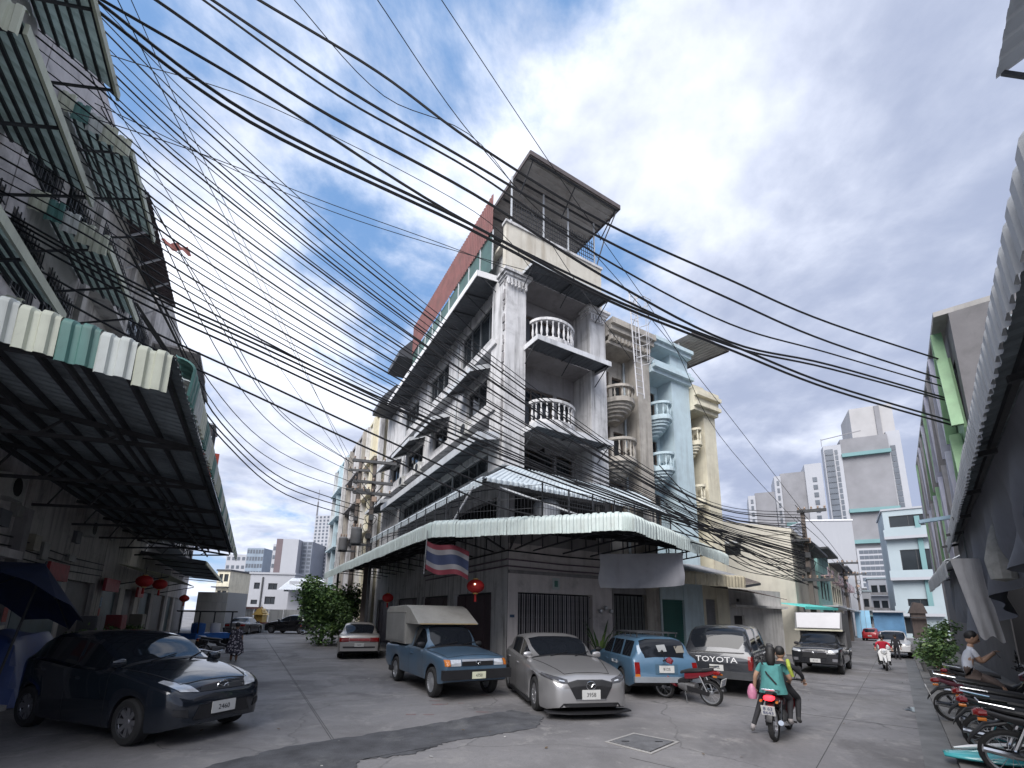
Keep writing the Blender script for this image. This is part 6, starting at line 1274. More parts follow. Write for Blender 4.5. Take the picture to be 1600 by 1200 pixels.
    return t
# ============================================================ PEOPLE
def person(name, label, J, cols, loc, rz, S=1., hair=(.012, .011, .011), long_hair=False, helmet=None, extra=None, hem=None, sleeve=.5, shoe=(.05, .05, .05)):
    """J: joints in metres (x forwards, y left). One skinned body; colour follows the nearest limb."""
    t = thing(name, label, 'person', loc, rz); t.scale = (S, S, S)
    V = []; E = []; rad = []
    def jv(p, r): V.append(Vector(p)); rad.append(r); return len(V)-1
    pel = jv(J['pelvis'], .125); P = Vector(J['pelvis']); N = Vector(J['neck'])
    w1 = jv(P.lerp(N, .35), .125); ch = jv(P.lerp(N, .72), .145); E += [(pel, w1), (w1, ch)]
    nk = jv(P.lerp(N, .97), .065); hd0 = jv(N.lerp(Vector(J['head']), .45), .055); E += [(ch, nk), (nk, hd0)]
    seg = {}
    for s in 'LR':
        sh = jv(J['sh'+s], .058); el = jv(J['el'+s], .042); wr = jv(J['wr'+s], .030); hn = jv(J['wr'+s]+(Vector(J['wr'+s])-Vector(J['el'+s])).normalized()*.08, .036); E += [(ch, sh), (sh, el), (el, wr), (wr, hn)]
        hp = jv(J['hip'+s], .095); kn = jv(J['kn'+s], .062); an = jv(J['an'+s], .042); to = jv(J['toe'+s], .036); E += [(pel, hp), (hp, kn), (kn, an), (an, to)]
    me = bpy.data.meshes.new('b'); me.from_pydata([tuple(v) for v in V], E, []); o = bpy.data.objects.new('b', me); COL.objects.link(o)
    md = o.modifiers.new('skin', 'SKIN'); md.use_smooth_shade = True; md.branch_smoothing = .6
    lay = me.skin_vertices[0].data
    for i, r in enumerate(rad): lay[i].radius = (r, r)
    lay[0].use_root = True
    sd = o.modifiers.new('sub', 'SUBSURF'); sd.levels = 2
    dg = bpy.context.evaluated_depsgraph_get(); m2 = bpy.data.meshes.new_from_object(o.evaluated_get(dg)); COL.objects.unlink(o); bpy.data.objects.remove(o)
    skin = mat('skin', (.36, .22, .15), .6, .08, 6, .0); top = cols['top']; bot = cols['bottom']; sh_m = mat('shoe%.2f' % shoe[0], shoe, .7)
    segs = []
    def sg(a, b_, m): segs.append((Vector(J[a]) if isinstance(a, str) else a, Vector(J[b_]) if isinstance(b_, str) else b_, m))
    sg('pelvis', 'neck', 1); sg('neck', 'head', 0)
    for s in 'LR':
        m_ = Vector(J['sh'+s]).lerp(Vector(J['el'+s]), min(1, sleeve*2)); sg('sh'+s, m_, 1)
        if sleeve < .5: sg(m_, 'el'+s, 0)
        w_ = Vector(J['el'+s]).lerp(Vector(J['wr'+s]), max(0, sleeve*2-1)); 
        if sleeve > .5: sg('el'+s, w_, 1)
        sg(w_, 'wr'+s, 0); sg('hip'+s, 'kn'+s, 2); k_ = Vector(J['kn'+s]).lerp(Vector(J['an'+s]), hem or .9); sg('kn'+s, k_, 2); sg(k_, 'an'+s, 0 if hem else 3); sg('an'+s, 'toe'+s, 3)
    m2.materials.clear(); [m2.materials.append(q) for q in (skin, top, bot, sh_m)]
    for p in m2.polygons:
        c = p.center; best = None
        for a, b_, k in segs:
            d = b_-a; u_ = max(0, min(1, (c-a).dot(d)/max(d.length_squared, 1e-6))); q = (c-a-d*u_).length
            if best is None or q < best[0]: best = (q, k)
        p.material_index = best[1]; p.use_smooth = True
        if best[1] == 1 and (c-P).dot((N-P).normalized()) < -.02: p.material_index = 2
    ob = bpy.data.objects.new('body', m2); COL.objects.link(ob); ob.parent = t
    # head
    hc = Vector(J['head']); f = Vector(J.get('look', (1, 0, 0))).normalized(); zx_ = f.to_track_quat('X', 'Z').to_matrix().to_4x4()
    def ell(nm, c, r3, m, par, n=16, cut=None):
        b = MB(); prof = [(math.sin(a), -math.cos(a)) for a in np.linspace(0, math.pi, 11)]; b.lathe(prof, n=n); b.v = [tuple(zx_ @ Vector((x*r3[0]+c[0], y*r3[1]+c[1], z*r3[2]+c[2]))) for x, y, z in b.v]; return b.build(nm, m, par, True, loc=hc)
    h_ = ell('head', (0, 0, .02), (.098, .078, .122), skin, t)
    ell('nose', (.098, 0, .0), (.018, .014, .024), skin, h_, 8).location = (0, 0, 0)
    for o_ in h_.children: o_.location = (0, 0, 0)
    hm = mat('hair%.3f' % hair[0], hair, .6, .3, 20, .1); kids = []
    for s in (1, -1):
        kids += [ell('eye', (.086, s*.032, .03), (.014, .016, .009), m_black, h_, 8), ell('ear', (-.005, s*.078, .015), (.02, .012, .032), skin, h_, 8)]
    kids.append(ell('mouth', (.089, 0, -.045), (.012, .026, .008), mat('lip', (.25, .10, .09), .6), h_, 8))
    if helmet: kids.append(ell('helmet', (-.01, 0, .06), (.135, .12, .13), helmet, h_))
    else: kids.append(ell('hair', (-.025, 0, .055), (.098, .088, .105), hm, h_)); 
    if long_hair: kids.append(ell('long_hair', (-.075, 0, -.06), (.065, .085, .19), hm, h_))
    for o_ in kids: o_.location = (0, 0, 0)
    # fingers: five short bent tubes on each hand
    for s, sg_ in (('L', 1), ('R', -1)):
        w_ = Vector(J['wr'+s]); d = (w_-Vector(J['el'+s])).normalized(); side = d.cross(Vector((0, 0, 1))); side = side.normalized() if side.length > .1 else Vector((0, 1, 0)); up = side.cross(d); b = MB(); base = w_+d*.10
        for k in range(4): q = base+side*(.018*(k-1.5)); L = (.05, .06, .056, .042)[k]; b.tube([q, q+d*L*.6, q+d*L*.8-up*L*.5], [.0095, .0085, .007], 6)
        q = w_+d*.05+side*.03*sg_; b.tube([q, q+d*.03+side*.025*sg_, q+d*.06+side*.02*sg_], [.011, .010, .008], 6); b.build('fingers', skin, ob, True)
    return t, ob, h_
def stand(h=1.62, step=.0, arm=.05):
    k = h/1.70; q = lambda x, y, z: Vector((x*k, y*k, z*k))
    return dict(pelvis=q(0, 0, .93), neck=q(0, 0, 1.44), head=q(.02, 0, 1.57), shL=q(0, .18, 1.38), shR=q(0, -.18, 1.38), elL=q(-.03, .23, 1.09), elR=q(-.03, -.23, 1.09), wrL=q(.05+arm, .24, .85), wrR=q(.05-arm, -.24, .85),
                hipL=q(0, .09, .88), hipR=q(0, -.09, .88), knL=q(.02+step, .10, .48), knR=q(.02-step*.3, -.10, .48), anL=q(step, .10, .08), anR=q(-step, -.10, .08), toeL=q(.14+step, .11, .04), toeR=q(.14-step, -.11, .04))
def ride(front=True, foot=.28, lean=.12):
    x0 = 0.0 if front else 0; q = lambda x, y, z: Vector((x, y, z))
    return dict(pelvis=q(0, 0, .90), neck=q(lean, 0, 1.36), head=q(lean+.04, 0, 1.50), shL=q(lean, .18, 1.31), shR=q(lean, -.18, 1.31), elL=q(lean+.2, .30, 1.12), elR=q(lean+.2, -.30, 1.12), wrL=q(.40, .31, 1.03), wrR=q(.40, -.31, 1.03),
                hipL=q(.02, .10, .86), hipR=q(.02, -.10, .86), knL=q(.34, .20, .68), knR=q(.34, -.20, .68), anL=q(.16, .20, foot+.05), anR=q(.16, -.20, foot+.05), toeL=q(.30, .21, foot), toeR=q(.30, -.21, foot))
# --- the motorcycle with two riders in the foreground
m_teal = mat('teal_shirt', (.06, .21, .205), .85, .2, 6, .2); m_jean = mat('black_trousers', (.022, .022, .026), .85, .25, 8, .1); m_yel = mat('yellow_green_vest', (.30, .36, .05), .8, .15, 6, .1); m_bsh = mat('black_shirt', (.02, .02, .024), .85, .2, 6, .1)
bp_ = gp(1206, 1163); hd = R(49); rp = bp_+Vector((math.cos(hd)*.85, math.sin(hd)*.85, 0)); S_ = .93
moto('motorcycle', 'red and black motorcycle with lit tail lamp carrying two riders away up the right street', rp, hd, paint('dark_red_fairing', (.10, .012, .016), .1, .3), S_, plate=('8 63', '8643'), lit=True)
def along(p, hd, dx, dy=0, dz=0): return p+Vector((math.cos(hd)*dx-math.sin(hd)*dy, math.sin(hd)*dx+math.cos(hd)*dy, dz))
J = ride(foot=.25); person('person', 'rider in black with a yellow green shoulder strap steering the red motorcycle', J, dict(top=m_bsh, bottom=m_jean), along(rp, hd, -.02*S_, -.06, -.02), hd, S_, sleeve=.95)
b = MB(); b.tube([(.02, -.20, 1.10), (-.02, -.16, 1.28), (.10, -.13, 1.385), (.24, -.14, 1.26), (.20, -.16, 1.10)], .034, 8); b.build('shoulder_strap', m_yel, [o for o in bpy.data.objects if o.name.startswith('person')][-1], True)
J = ride(lean=.05, foot=.26)
J.update(elL=Vector((.02, .29, 1.08)), wrL=Vector((.10, .34, .86)), elR=Vector((.14, -.27, 1.06)), wrR=Vector((.32, -.22, 1.0)), knL=Vector((.26, .26, .66)), anL=Vector((.06, .42, .12)), toeL=Vector((.19, .46, .05)), head=Vector((.07, .0, 1.50)))
_, bd, _ = person('person', 'pillion passenger in a teal shirt with long dark hair and one foot near the road', J, dict(top=m_teal, bottom=m_jean), along(rp, hd, -.42*S_, 0, 0), hd, S_, long_hair=True, sleeve=.3, shoe=(.30, .28, .28))
# loose shirt tail and shoulder strap
b = MB(); n = 16
for j, (z, rx, ry) in enumerate(((1.30, .13, .18), (1.12, .15, .185), (.98, .175, .20), (.84, .20, .225), (.80, .20, .23))):
    for k in range(n): a = 2*math.pi*k/n; w_ = 1+.05*math.sin(a*5+j); b.v.append((.03*(z-.8)+rx*w_*math.cos(a)-.02, ry*w_*math.sin(a), z))
for j in range(4):
    for k in range(n): b.f.append((j*n+k, j*n+(k+1) % n, (j+1)*n+(k+1) % n, (j+1)*n+k)); b.m.append(0)
b.build('loose_shirt', m_teal, bd.parent, True)
b = MB(); b.tube([(.0, .16, 1.36), (-.16, .05, 1.15), (-.19, -.10, .98)], .016, 6); b.build('bag_strap', m_black, bd.parent, True)
b = MB(); b.lathe([(0, -.13), (.07, -.12), (.085, -.02), (.055, .08), (.02, .13)], (.08, .36, .72), n=12); tag(b.build('shopping_bag', mat('pink_bag', (.42, .16, .25), .5, .25, 8, .1), None, True, loc=along(rp, hd, -.42*S_), rot=(0, 0, hd)), 'pink plastic bag held by the pillion passenger in the teal shirt', 'bag')
# --- red motorcycle parked between the estate car and the graphite pickup
p0 = gp(1120, 1104); hd = R(128); moto('motorcycle', 'dark red motorcycle parked between the blue estate car and the graphite pickup', p0+Vector((-.45, .55, 0)), hd, paint('maroon_fairing', (.16, .014, .022), .1, .25), 1.0, lean=R(-7), plate=('5 27', '419'))
# --- row at the right kerb
m_bkb = paint('black_fairing', (.012, .012, .014), .2, .25); hdB = R(-22)
for i, (x, y, lab, col, a, ex) in enumerate(((1.55, 9.0, 'black motorcycle closest to the camera in the row at the right kerb', m_bkb, 4, None), (1.5, 10.2, 'black motorcycle with chrome rack second in the row at the right kerb', m_bkb, -4, None), (1.5, 11.4, 'dark motorcycle with a wire basket third in the row at the right kerb', paint('grey_fairing', (.05, .05, .055), .3, .3), 6, 'basket'),
                                   (1.3, 13.1, 'dark red motorcycle with wine coloured tail under the man in the white shirt', paint('wine_fairing', (.08, .012, .025), .1, .3), 2, None), (1.6, 15.6, 'last black motorcycle of the kerb row beside the potted plants', m_bkb, -6, None))):
    moto('motorcycle', lab, fr(FB, x, y, .053), FB+R(a), col, 1.05, 'motorcycles parked along the right kerb', lean=R(8 if i % 2 else 6), box=ex, plate=('4 11', '90%d' % i) if i == 3 else None)
# --- man in the pale shirt sitting sideways on a parked motorcycle
J = ride(lean=.12, foot=.22); J.update(elL=Vector((.22, .16, 1.08)), wrL=Vector((.38, .06, 1.22)), elR=Vector((.22, -.16, 1.08)), wrR=Vector((.38, -.05, 1.22)), look=Vector((1, 0, -.35)), knL=Vector((.40, .14, .74)), knR=Vector((.42, -.12, .70)), anL=Vector((.50, .14, .36)), anR=Vector((.52, -.12, .34)), toeL=Vector((.64, .14, .32)), toeR=Vector((.66, -.12, .30)))
mp_ = fr(FB, 1.3, 13.1, .06); person('person', 'man in a pale grey t-shirt sitting on a parked motorcycle looking at a phone', J, dict(top=mat('pale_tshirt', (.50, .52, .58), .85, .08, 6, .1), bottom=mat('brown_shorts', (.12, .09, .08), .85)), mp_+fr(FB, -.38, 0, .04), FB, 1.05, sleeve=.28, hem=.1)
t = MB().box(-.004, .004, -.038, .038, -.075, .075).build('phone', m_black, None, loc=mp_+fr(FB, .10, 0, 1.34), rot=(0, R(-30), FB)); tag(t, 'dark mobile phone held up by the man in the pale t-shirt', 'phone')
# --- scooter with red rider coming towards us
sp_ = gp(1385, 1048); hd = math.atan2(-sp_.y, -sp_.x)+R(4); sp_ = sp_+Vector((.3, .4, 0)); moto('scooter', 'white fronted scooter with a rider in red coming towards the camera', sp_, hd, m_bkb, .86, front_col=paint('white_fairing', (.6, .6, .6), 0, .3))
b = MB(); b.prism([(.50, -.2, .45), (.50, .2, .45), (.44, .24, .85), (.40, .12, 1.0), (.40, -.12, 1.0), (.44, -.24, .85)], (.04, 0, .0)); sc_ = [o for o in bpy.data.objects if o.name.startswith('scooter')][-1]; b.build('front_apron', MATS['white_fairing'], sc_)
person('person', 'rider in a bright red jacket and dark helmet on the white fronted scooter', ride(foot=.25), dict(top=mat('red_jacket', (.42, .012, .035), .7, .15, 5, .1), bottom=m_jean), along(sp_, hd, -.05, 0, 0), hd, .86, helmet=m_black, sleeve=.95)
person('person', 'person in black walking away by the white pickup in the right street', stand(1.62, .12), dict(top=m_bsh, bottom=m_bsh), gp(1411, 1032)+Vector((.0, .3, 0)), R(50), .80, sleeve=.9)
# --- woman in patterned dress, left
m_dress = mat('patterned_dress', (.40, .37, .40), .85, .1, 3, 0); tt = m_dress.node_tree; bb_ = tt.nodes['Principled BSDF']; vo = tt.nodes.new('ShaderNodeTexVoronoi'); vo.inputs['Scale'].default_value = 13; ob_ = [n for n in tt.nodes if n.type == 'TEX_COORD'][0].outputs['Object']; tt.links.new(ob_, vo.inputs['Vector'])
tt.links.new(mixc(tt, rng(tt, vo.outputs['Distance'], .32, .42, 0, 1), (.50, .46, .50), (.05, .045, .06)), bb_.inputs['Base Color'])
wp = gp(364, 1034); J = stand(1.5, .05); t, bd, hh_ = person('person', 'woman in a patterned grey dress and dark hair standing behind the navy hatchback', J, dict(top=m_dress, bottom=m_dress), wp, R(120), .98, sleeve=.4, hem=.5, shoe=(.35, .33, .33))
b = MB(); n = 16
for z, rr in ((1.22, .17), (1.0, .18), (.8, .22), (.6, .25), (.34, .29)):
    for k in range(n): a = 2*math.pi*k/n; q = rr*(1+.06*math.sin(4*a)); b.v.append((q*math.cos(a), q*1.15*math.sin(a), z))
for j in range(4):
    for k in range(n): b.f.append((j*n+k, j*n+(k+1) % n, (j+1)*n+(k+1) % n, (j+1)*n+k)); b.m.append(0)
b.build('dress', m_dress, t, True)
# motorcycles parked behind the navy hatchback, and by the end wall
for px_, py_, a, lab in ((332, 1028, 40, 'dark motorcycle parked beside the woman in the patterned dress'), (482, 992, 10, 'small motorcycle parked by the black hatchback near the end wall')):
    moto('motorcycle', lab, gp(px_, py_)+Vector((0, .4, 0)), R(a), m_bkb, 1.0)
# three wheeler with blue load
tp = gp(308, 1012)+Vector((0, .6, 0)); t = thing('three_wheeler', 'dark three wheeler with a canopy and blue load parked on the left', 'three-wheeler', tp, R(75)); m_bt = mat('bright_blue', (.03, .13, .42), .5, .2, 3, .05)
MB().box(-1.2, 1.0, -.65, .65, .45, .75).build('tray', m_bt, t); MB().box(-1.3, 1.1, -.75, .75, 1.85, 1.92).build('roof', m_black, t)
for x in (-1.1, .9):
    for y in (-.62, .62): MB().bar((x, y, .45), (x, y, 1.85), .05).build('post', m_steel, t)
for x, y in ((-.8, -.6), (-.8, .6), (1.25, 0)): b = MB(); b.lathe([(.18, -.05), (.28, -.05), (.28, .05), (.18, .05)], (0, 0, 0), (0, 1, 0), 18); b.lathe([(0, 0), (.18, .03)], n=14, ax=(0, 1, 0)); b.build('wheel', m_rubber, t, loc=(x, y, .28))
MB().bar((1.25, 0, .28), (1.0, 0, 1.0), .06).build('fork', m_steel, t)
for i, (x, y) in enumerate(((-.7, -.3), (-.4, .3), (.3, -.2))): b = MB(); b.lathe([(0, 0), (.22, 0), (.25, .2), (.24, .5), (.0, .55)], (x, y, .752), n=12); tag(b.build('drum', m_bt if i < 2 else m_white, None, True, loc=tp, rot=(0, 0, R(75))), ('bright blue plastic drum at the tail of the three wheeler tray', 'bright blue plastic drum in the middle of the three wheeler tray', 'white sack at the front of the three wheeler tray')[i], 'drum' if i < 2 else 'sack')
# ============================================================ POLES
m_pole = mat('pole_concrete', (.12, .10, .09), .9, .15, 1.5, .2, streak=.5, grime=.3, dirt=(.10, .09, .085)); m_wire = mat('cable_black', (.010, .010, .012), .6, .2, 2, 0); m_cer = mat('insulator', (.30, .22, .17), .3, .2, 4, 0)
def pole(label, px_, ytop, Yd, arms, w_=.26, lean=0., trafo=False, rot=0.):
    b0 = at(px_, 960, Yd); top = at(px_+lean, ytop, Yd).z; t = thing('utility_pole', label, 'utility pole', (b0.x, b0.y, 0), rot)
    b = MB(); b.add([(sx*w_/2, sy*w_/2, 0) for sx, sy in ((-1, -1), (1, -1), (1, 1), (-1, 1))]+[(sx*w_*.34, sy*w_*.34, top) for sx, sy in ((-1, -1), (1, -1), (1, 1), (-1, 1))], [(3, 2, 1, 0), (4, 5, 6, 7), (0, 1, 5, 4), (1, 2, 6, 5), (2, 3, 7, 6), (3, 0, 4, 7)]); b.build('shaft', m_pole, t)
    for ya, half, off in arms:
        z = at(px_, ya, Yd).z; a = MB().bar((-half+off, -w_*.6, z), (half+off, -w_*.6, z-.08*half), .17).build('crossarm', m_steel, t)
        for k in range(5): x = off-half*.9+half*1.8*k/4; b = MB(); b.lathe([(.02, 0), (.06, .04), (.035, .08), (.065, .12), (.04, .18), (0, .2)], (x, -w_*.6, z+.05-.04*(x-off)), n=8); b.build('insulator', m_cer, a, True)
        if half > 1: b = MB(); b.bar((off-half*.6, -w_*.55, z-.05), (0, -w_*.5, z-.95), .05); b.bar((off+half*.6, -w_*.55, z-.05), (0, -w_*.5, z-.95), .05); b.build('arm_brace', m_steel, a)
    if trafo:
        z = at(px_, trafo, Yd).z; b = MB(); b.lathe([(0, 0), (.3, 0), (.33, .08), (.33, .9), (.25, 1.0), (0, 1.02)], (-.75, -.1, z-.5), n=14); o = b.build('transformer', mat('transformer_grey', (.14, .14, .145), .6, .2, 2, .05, grime=.4), t, True)
        b = MB(); b.bar((-1.1, -.1, z-.55), (.2, -.1, z-.55), .12); b.build('platform', m_steel, o)
        for k in range(3): b = MB(); b.lathe([(.03, 0), (.07, .05), (.04, .1), (.07, .15), (.03, .25)], (-.95+.2*k, -.1, z+.5), n=8); b.build('bushing', m_cer, o, True)
    # tangled coils and boxes
    for k in range(4):
        z = top*(.60+.07*k)+random.uniform(-.2, .2); r_ = random.uniform(.2, .4); cx = random.uniform(-.3, .3); b = MB(); b.tube([(cx+r_*math.cos(a)*(1+.15*math.sin(3*a)), -w_*.5-.05-.02*k, z+r_*math.sin(a)) for a in np.linspace(0, 11.5, 34)], .022, 5); b.build('cable_coil', m_wire, t)
    for k in range(3): z = top*(.55+.1*k); MB().box(-.18+.1*k, .1+.1*k, -w_*.5-.2, -w_*.5-.02, z, z+.32).build('junction_box', (m_black, m_steel, m_cer)[k], t)
    return t, b0, top
LP = pole('near utility pole with crossarms left of the corner house', 567, 716, 27, ((722, 1.35, 0), (754, 1.2, 0), (771, 1.15, 0)), .30, trafo=838, rot=R(8))
pole('second utility pole with a transformer behind the near one left of the corner house', 543, 722, 33, ((735, .8, 0), (765, .9, 0)), .30, trafo=850)
RP = pole('weathered utility pole beside the white box pickup in the right street', 1272, 796, 27, ((800, .75, .5), (906, .8, .4)), .30, lean=-14, rot=R(-40))
pole('slim utility pole farther down the right street', 1327, 875, 46, ((880, .9, .4), (898, .8, .4)), .28, lean=-3, rot=R(-40)); pole('farthest utility pole at the end of the right street', 1345, 893, 60, ((897, .9, .3),), .28, rot=R(-40))
# ============================================================ CABLES
def catm(P, n=7):
    out = []
    for i in range(len(P)-1):
        p0, p1, p2, p3 = P[max(i-1, 0)], P[i], P[i+1], P[min(i+2, len(P)-1)]
        for k in range(n): t = k/n; out.append(.5*((2*p1)+(p2-p0)*t+(2*p0-5*p1+4*p2-p3)*t*t+(3*p1-p0-3*p2+p3)*t*t*t))
    return out+[P[-1]]
def cable(pts, r, label, group, cat='cable'):
    P = [at(*q) for q in pts]; a = P[0]+(P[0]-P[1]).normalized()*(P[0]-P[1]).length*.35; P = [a]+P
    C = catm(P); ctr = P[1]; b = MB(); b.tube([p-ctr for p in C], r, 5); o = b.build('overhead_cable', m_wire, None, True, loc=ctr); return tag(o, label, cat, group)
ORD = ('topmost', 'second', 'third', 'fourth', 'fifth', 'sixth', 'seventh', 'eighth', 'ninth', 'tenth', 'eleventh', 'twelfth', 'thirteenth', 'fourteenth', 'fifteenth', 'sixteenth', 'seventeenth', 'eighteenth', 'nineteenth', 'twentieth', 'twenty-first', 'twenty-second', 'twenty-third', 'twenty-fourth')
def dep(x, y0=6.5, y1=16.5): return 1/((1-(x-150)/1370)/y0+((x-150)/1370)/y1)
def cab(pts, r, l, g, y0=6.5, y1=16.5): return cable([(x, y, dep(x, y0, y1)) for x, y in pts], r, l, g)
for k, (pts, r) in enumerate((([(405, 0), (590, 112), (740, 222), (940, 345), (1140, 437), (1300, 506), (1527, 580)], .030), ([(332, 0), (540, 138), (740, 256), (940, 372), (1140, 467), (1300, 536), (1522, 608)], .030), ([(318, 0), (530, 150), (740, 268), (940, 402), (1140, 506), (1300, 553), (1518, 617)], .024),
               ([(244, 0), (480, 160), (740, 303), (940, 430), (1140, 534), (1300, 571), (1516, 633)], .032), ([(160, 0), (420, 152), (700, 330), (940, 452), (1140, 540), (1300, 577), (1516, 636)], .030), ([(150, 0), (400, 184), (735, 350), (945, 462), (1140, 538), (1300, 602), (1494, 660)], .034), ([(130, 0), (390, 190), (730, 356), (945, 467), (1140, 546), (1300, 609), (1494, 666)], .034))):
    cab(pts, r, ORD[k]+' of the thick cables sweeping from the top left over the roof shelter', 'thick cables crossing the sky')
for k0 in range(24):
    k = k0*14/23; y = 388+15.5*k+random.uniform(-5, 5); y3 = y-(.88-.027*k)*260; y0_ = y3-(1.0-.03*k)*300; y8 = y+(.80-.024*k)*256; y10 = min(y8+(.72-.026*k)*184, 838); ye = 800+8*k
    cab([(0, y0_), (140, y0_*.5+y3*.5-14), (300, y3), (560, y+6), (816, y8+4), (1000, y10+3), (1130, min(y10+70, 872)-k), (1258, ye)], (.011, .014, .020)[k0 % 3], ORD[k0]+' thin cable from the top in the fan across the corner house', 'middle fan of cables over the corner house', 7.5, 24)
for k, y0 in enumerate((326, 333, 341, 352, 388, 414)):
    cab([(0, y0), (214, y0+118), (400, y0+205), (600, y0+298), (800, y0+384), (1000, y0+462-(y0-330)*.6), (1258, 866+(y0-330)*.4)], .024, ORD[k]+' cable of the low tight bundle past the mouldy white wall', 'low cable bundle on the left', 8, 24)
for k, (x0, y0, xm, ym, yE) in enumerate(((60, 40, 330, 470, 722), (100, 60, 340, 500, 724), (130, 90, 335, 540, 740), (150, 280, 330, 600, 756), (210, 380, 340, 640, 770), (260, 500, 345, 660, 792), (270, 560, 350, 680, 800), (275, 575, 350, 690, 812))):
    cable([(x0, y0, 9), (xm, ym, 15), ((xm+545)/2, ym+(yE-ym)*.68, 21), (548+k*3, yE, 26.6)], .018 if k < 5 else .026, ORD[k]+' cable from the top among those sagging to the near left utility pole', 'cables sagging to the left utility pole')
LD = ('steep thin cable from the top left corner to the top crossarm of the left pole', 'steep thin cable right beside it reaching the same left pole crossarm', 'thin cable dropping from the top left to the second crossarm of the left pole', 'thin cable from the top edge passing left of the roof shelter', 'thin cable from the top edge crossing in front of the roof shelter post', 'thin cable from the top edge passing right of the roof shelter to the weathered pole', 'thin cable from the left edge rising towards the parapet of the corner house', 'short thin cable in open sky ending at the corner house capital', 'thin cable from the left awnings to the top balcony of the corner house')
for k, pts in enumerate(([(90, 0, 7), (229, 247, 11), (400, 520, 18), (541, 722, 26.6)], [(184, 0, 7), (360, 356, 13), (480, 590, 20), (552, 722, 26.6)], [(205, 0, 8), (300, 210, 12), (440, 500, 18), (560, 756, 26.6)], [(460, 0, 8), (600, 150, 10), (752, 226, 12), (900, 440, 13), (985, 560, 14)],
            [(590, 0, 8), (720, 190, 10), (843, 330, 12), (932, 400, 13.4), (1100, 600, 18), (1255, 800, 26)], [(690, 0, 9), (836, 220, 12), (932, 361, 14), (1049, 532, 17), (1124, 680, 20), (1258, 830, 26.6)], [(0, 30, 7), (200, 95, 9), (430, 170, 11), (740, 330, 13), (830, 420, 15.4)], [(230, 200, 10), (420, 290, 12), (560, 345, 13), (740, 400, 14), (890, 440, 15.2)], [(0, 140, 7), (300, 235, 10), (520, 320, 12), (720, 392, 14), (860, 450, 15.4)])):
    cable(pts, .012, LD[k], 'thin cables crossing the others')
for k in range(6): cable([(1258, 806+k*16, 26.6), (1290, 840+k*12, 34), (1322, 882+k*8, 45)], .018, ORD[k]+' thin cable between the two poles of the right street', 'cables down the right street')
for k in range(4): cable([(1060, 760+k*22, 17), (1130, 838+k*14, 20), (1200, 872+k*9, 24), (1258, 868+k*10, 26.6)], .02, ORD[k]+' black cable sagging past the cream warehouse to the weathered pole', 'cables past the warehouse')
for k in range(3): cable([(1258, 912, 26.6), (1180, 880+k*6, 22), (1120, 838+k*10, 18.5), (1040, 790+k*9, 15.4)], .022, ORD[k]+' of the cables drooping low onto the right end of the corner canopy', 'cables along the corner canopy')
# ============================================================ PLANTS
m_lf = [mat('leaf_dark', (.045, .09, .03), .6, .3, 3, 0, rnd=.2), mat('leaf_mid', (.10, .18, .05), .6, .3, 3, 0, rnd=.2), mat('leaf_light', (.17, .26, .075), .6, .3, 3, 0, rnd=.2)]
m_bark = mat('bark', (.07, .055, .042), .9, .3, 4, .3)
def leaves(clumps, n, size, droop=.3, rs=None):
    """many small leaf faces gathered round clump centres (x, y, z, radius)"""
    rs = rs or random; b = MB()
    for _ in range(n):
        cx, cy, cz, r = rs.choice(clumps); v = Vector((rs.gauss(0, 1), rs.gauss(0, 1), rs.gauss(0, .8))); v = v.normalized()*r*(rs.random()**.45); c = Vector((cx, cy, cz))+v
        d = Vector((rs.uniform(-1, 1), rs.uniform(-1, 1), rs.uniform(-droop-.5, .5))).normalized(); s = d.cross(Vector((rs.uniform(-1, 1), rs.uniform(-1, 1), rs.uniform(-1, 1)))).normalized(); L = size*rs.uniform(.6, 1.3)
        b.c = min(2, max(0, int(rs.gauss(1.0, .8)))); b.add([c, c+d*L*.5+s*L*.24, c+d*L, c+d*L*.5-s*L*.24], [(0, 1, 2, 3)])
    return b
def tree(name, label, cat, loc, clumps, n, size, stems, group=None):
    t = thing(name, label, cat, loc, 0, group); o = leaves(clumps, n, size).build('crown', m_lf, t); o['kind'] = 'stuff'
    b = MB(); 
    for P, r in stems: b.tube(P, r, 7)
    b.build('trunk', m_bark, t, True); return t
tp = gp(515, 1010); rnd = random.Random(3)
tree('street_tree', 'green leafy tree by the far end of the corner canopy', 'tree', tp+Vector((-1.2, 1.5, 0)), [(rnd.uniform(-1.2, 1.7), rnd.uniform(-1.5, 1.5), rnd.uniform(.7, 3.5), rnd.uniform(.5, .95)) for _ in range(30)], 9000, .24,
     [([(0, 0, 0), (.1, 0, 1.2), (-.1, .1, 2.4), (-.5, 0, 3.6)], [.14, .11, .08, .04]), ([(.1, 0, 1.2), (.7, .2, 2.4), (1.2, .1, 3.4)], [.08, .06, .03]), ([(0, 0, 1.6), (-1.0, -.2, 2.6), (-1.6, -.1, 3.2)], [.07, .05, .03])])
tree('shrub', 'tall dark shrub on the kerb under the left end of the corner canopy', 'shrub', tp+Vector((.55, -.2, 0)), [(rnd.uniform(-.6, .7), rnd.uniform(-.5, .6), rnd.uniform(.5, 2.7), rnd.uniform(.3, .5)) for _ in range(16)], 3400, .16, [([(0, 0, 0), (.05, 0, 1), (-.05, 0, 2.2)], [.07, .05, .02]), ([(.1, 0, 0), (.3, 0, 1), (.4, 0, 1.8)], [.05, .04, .02])])
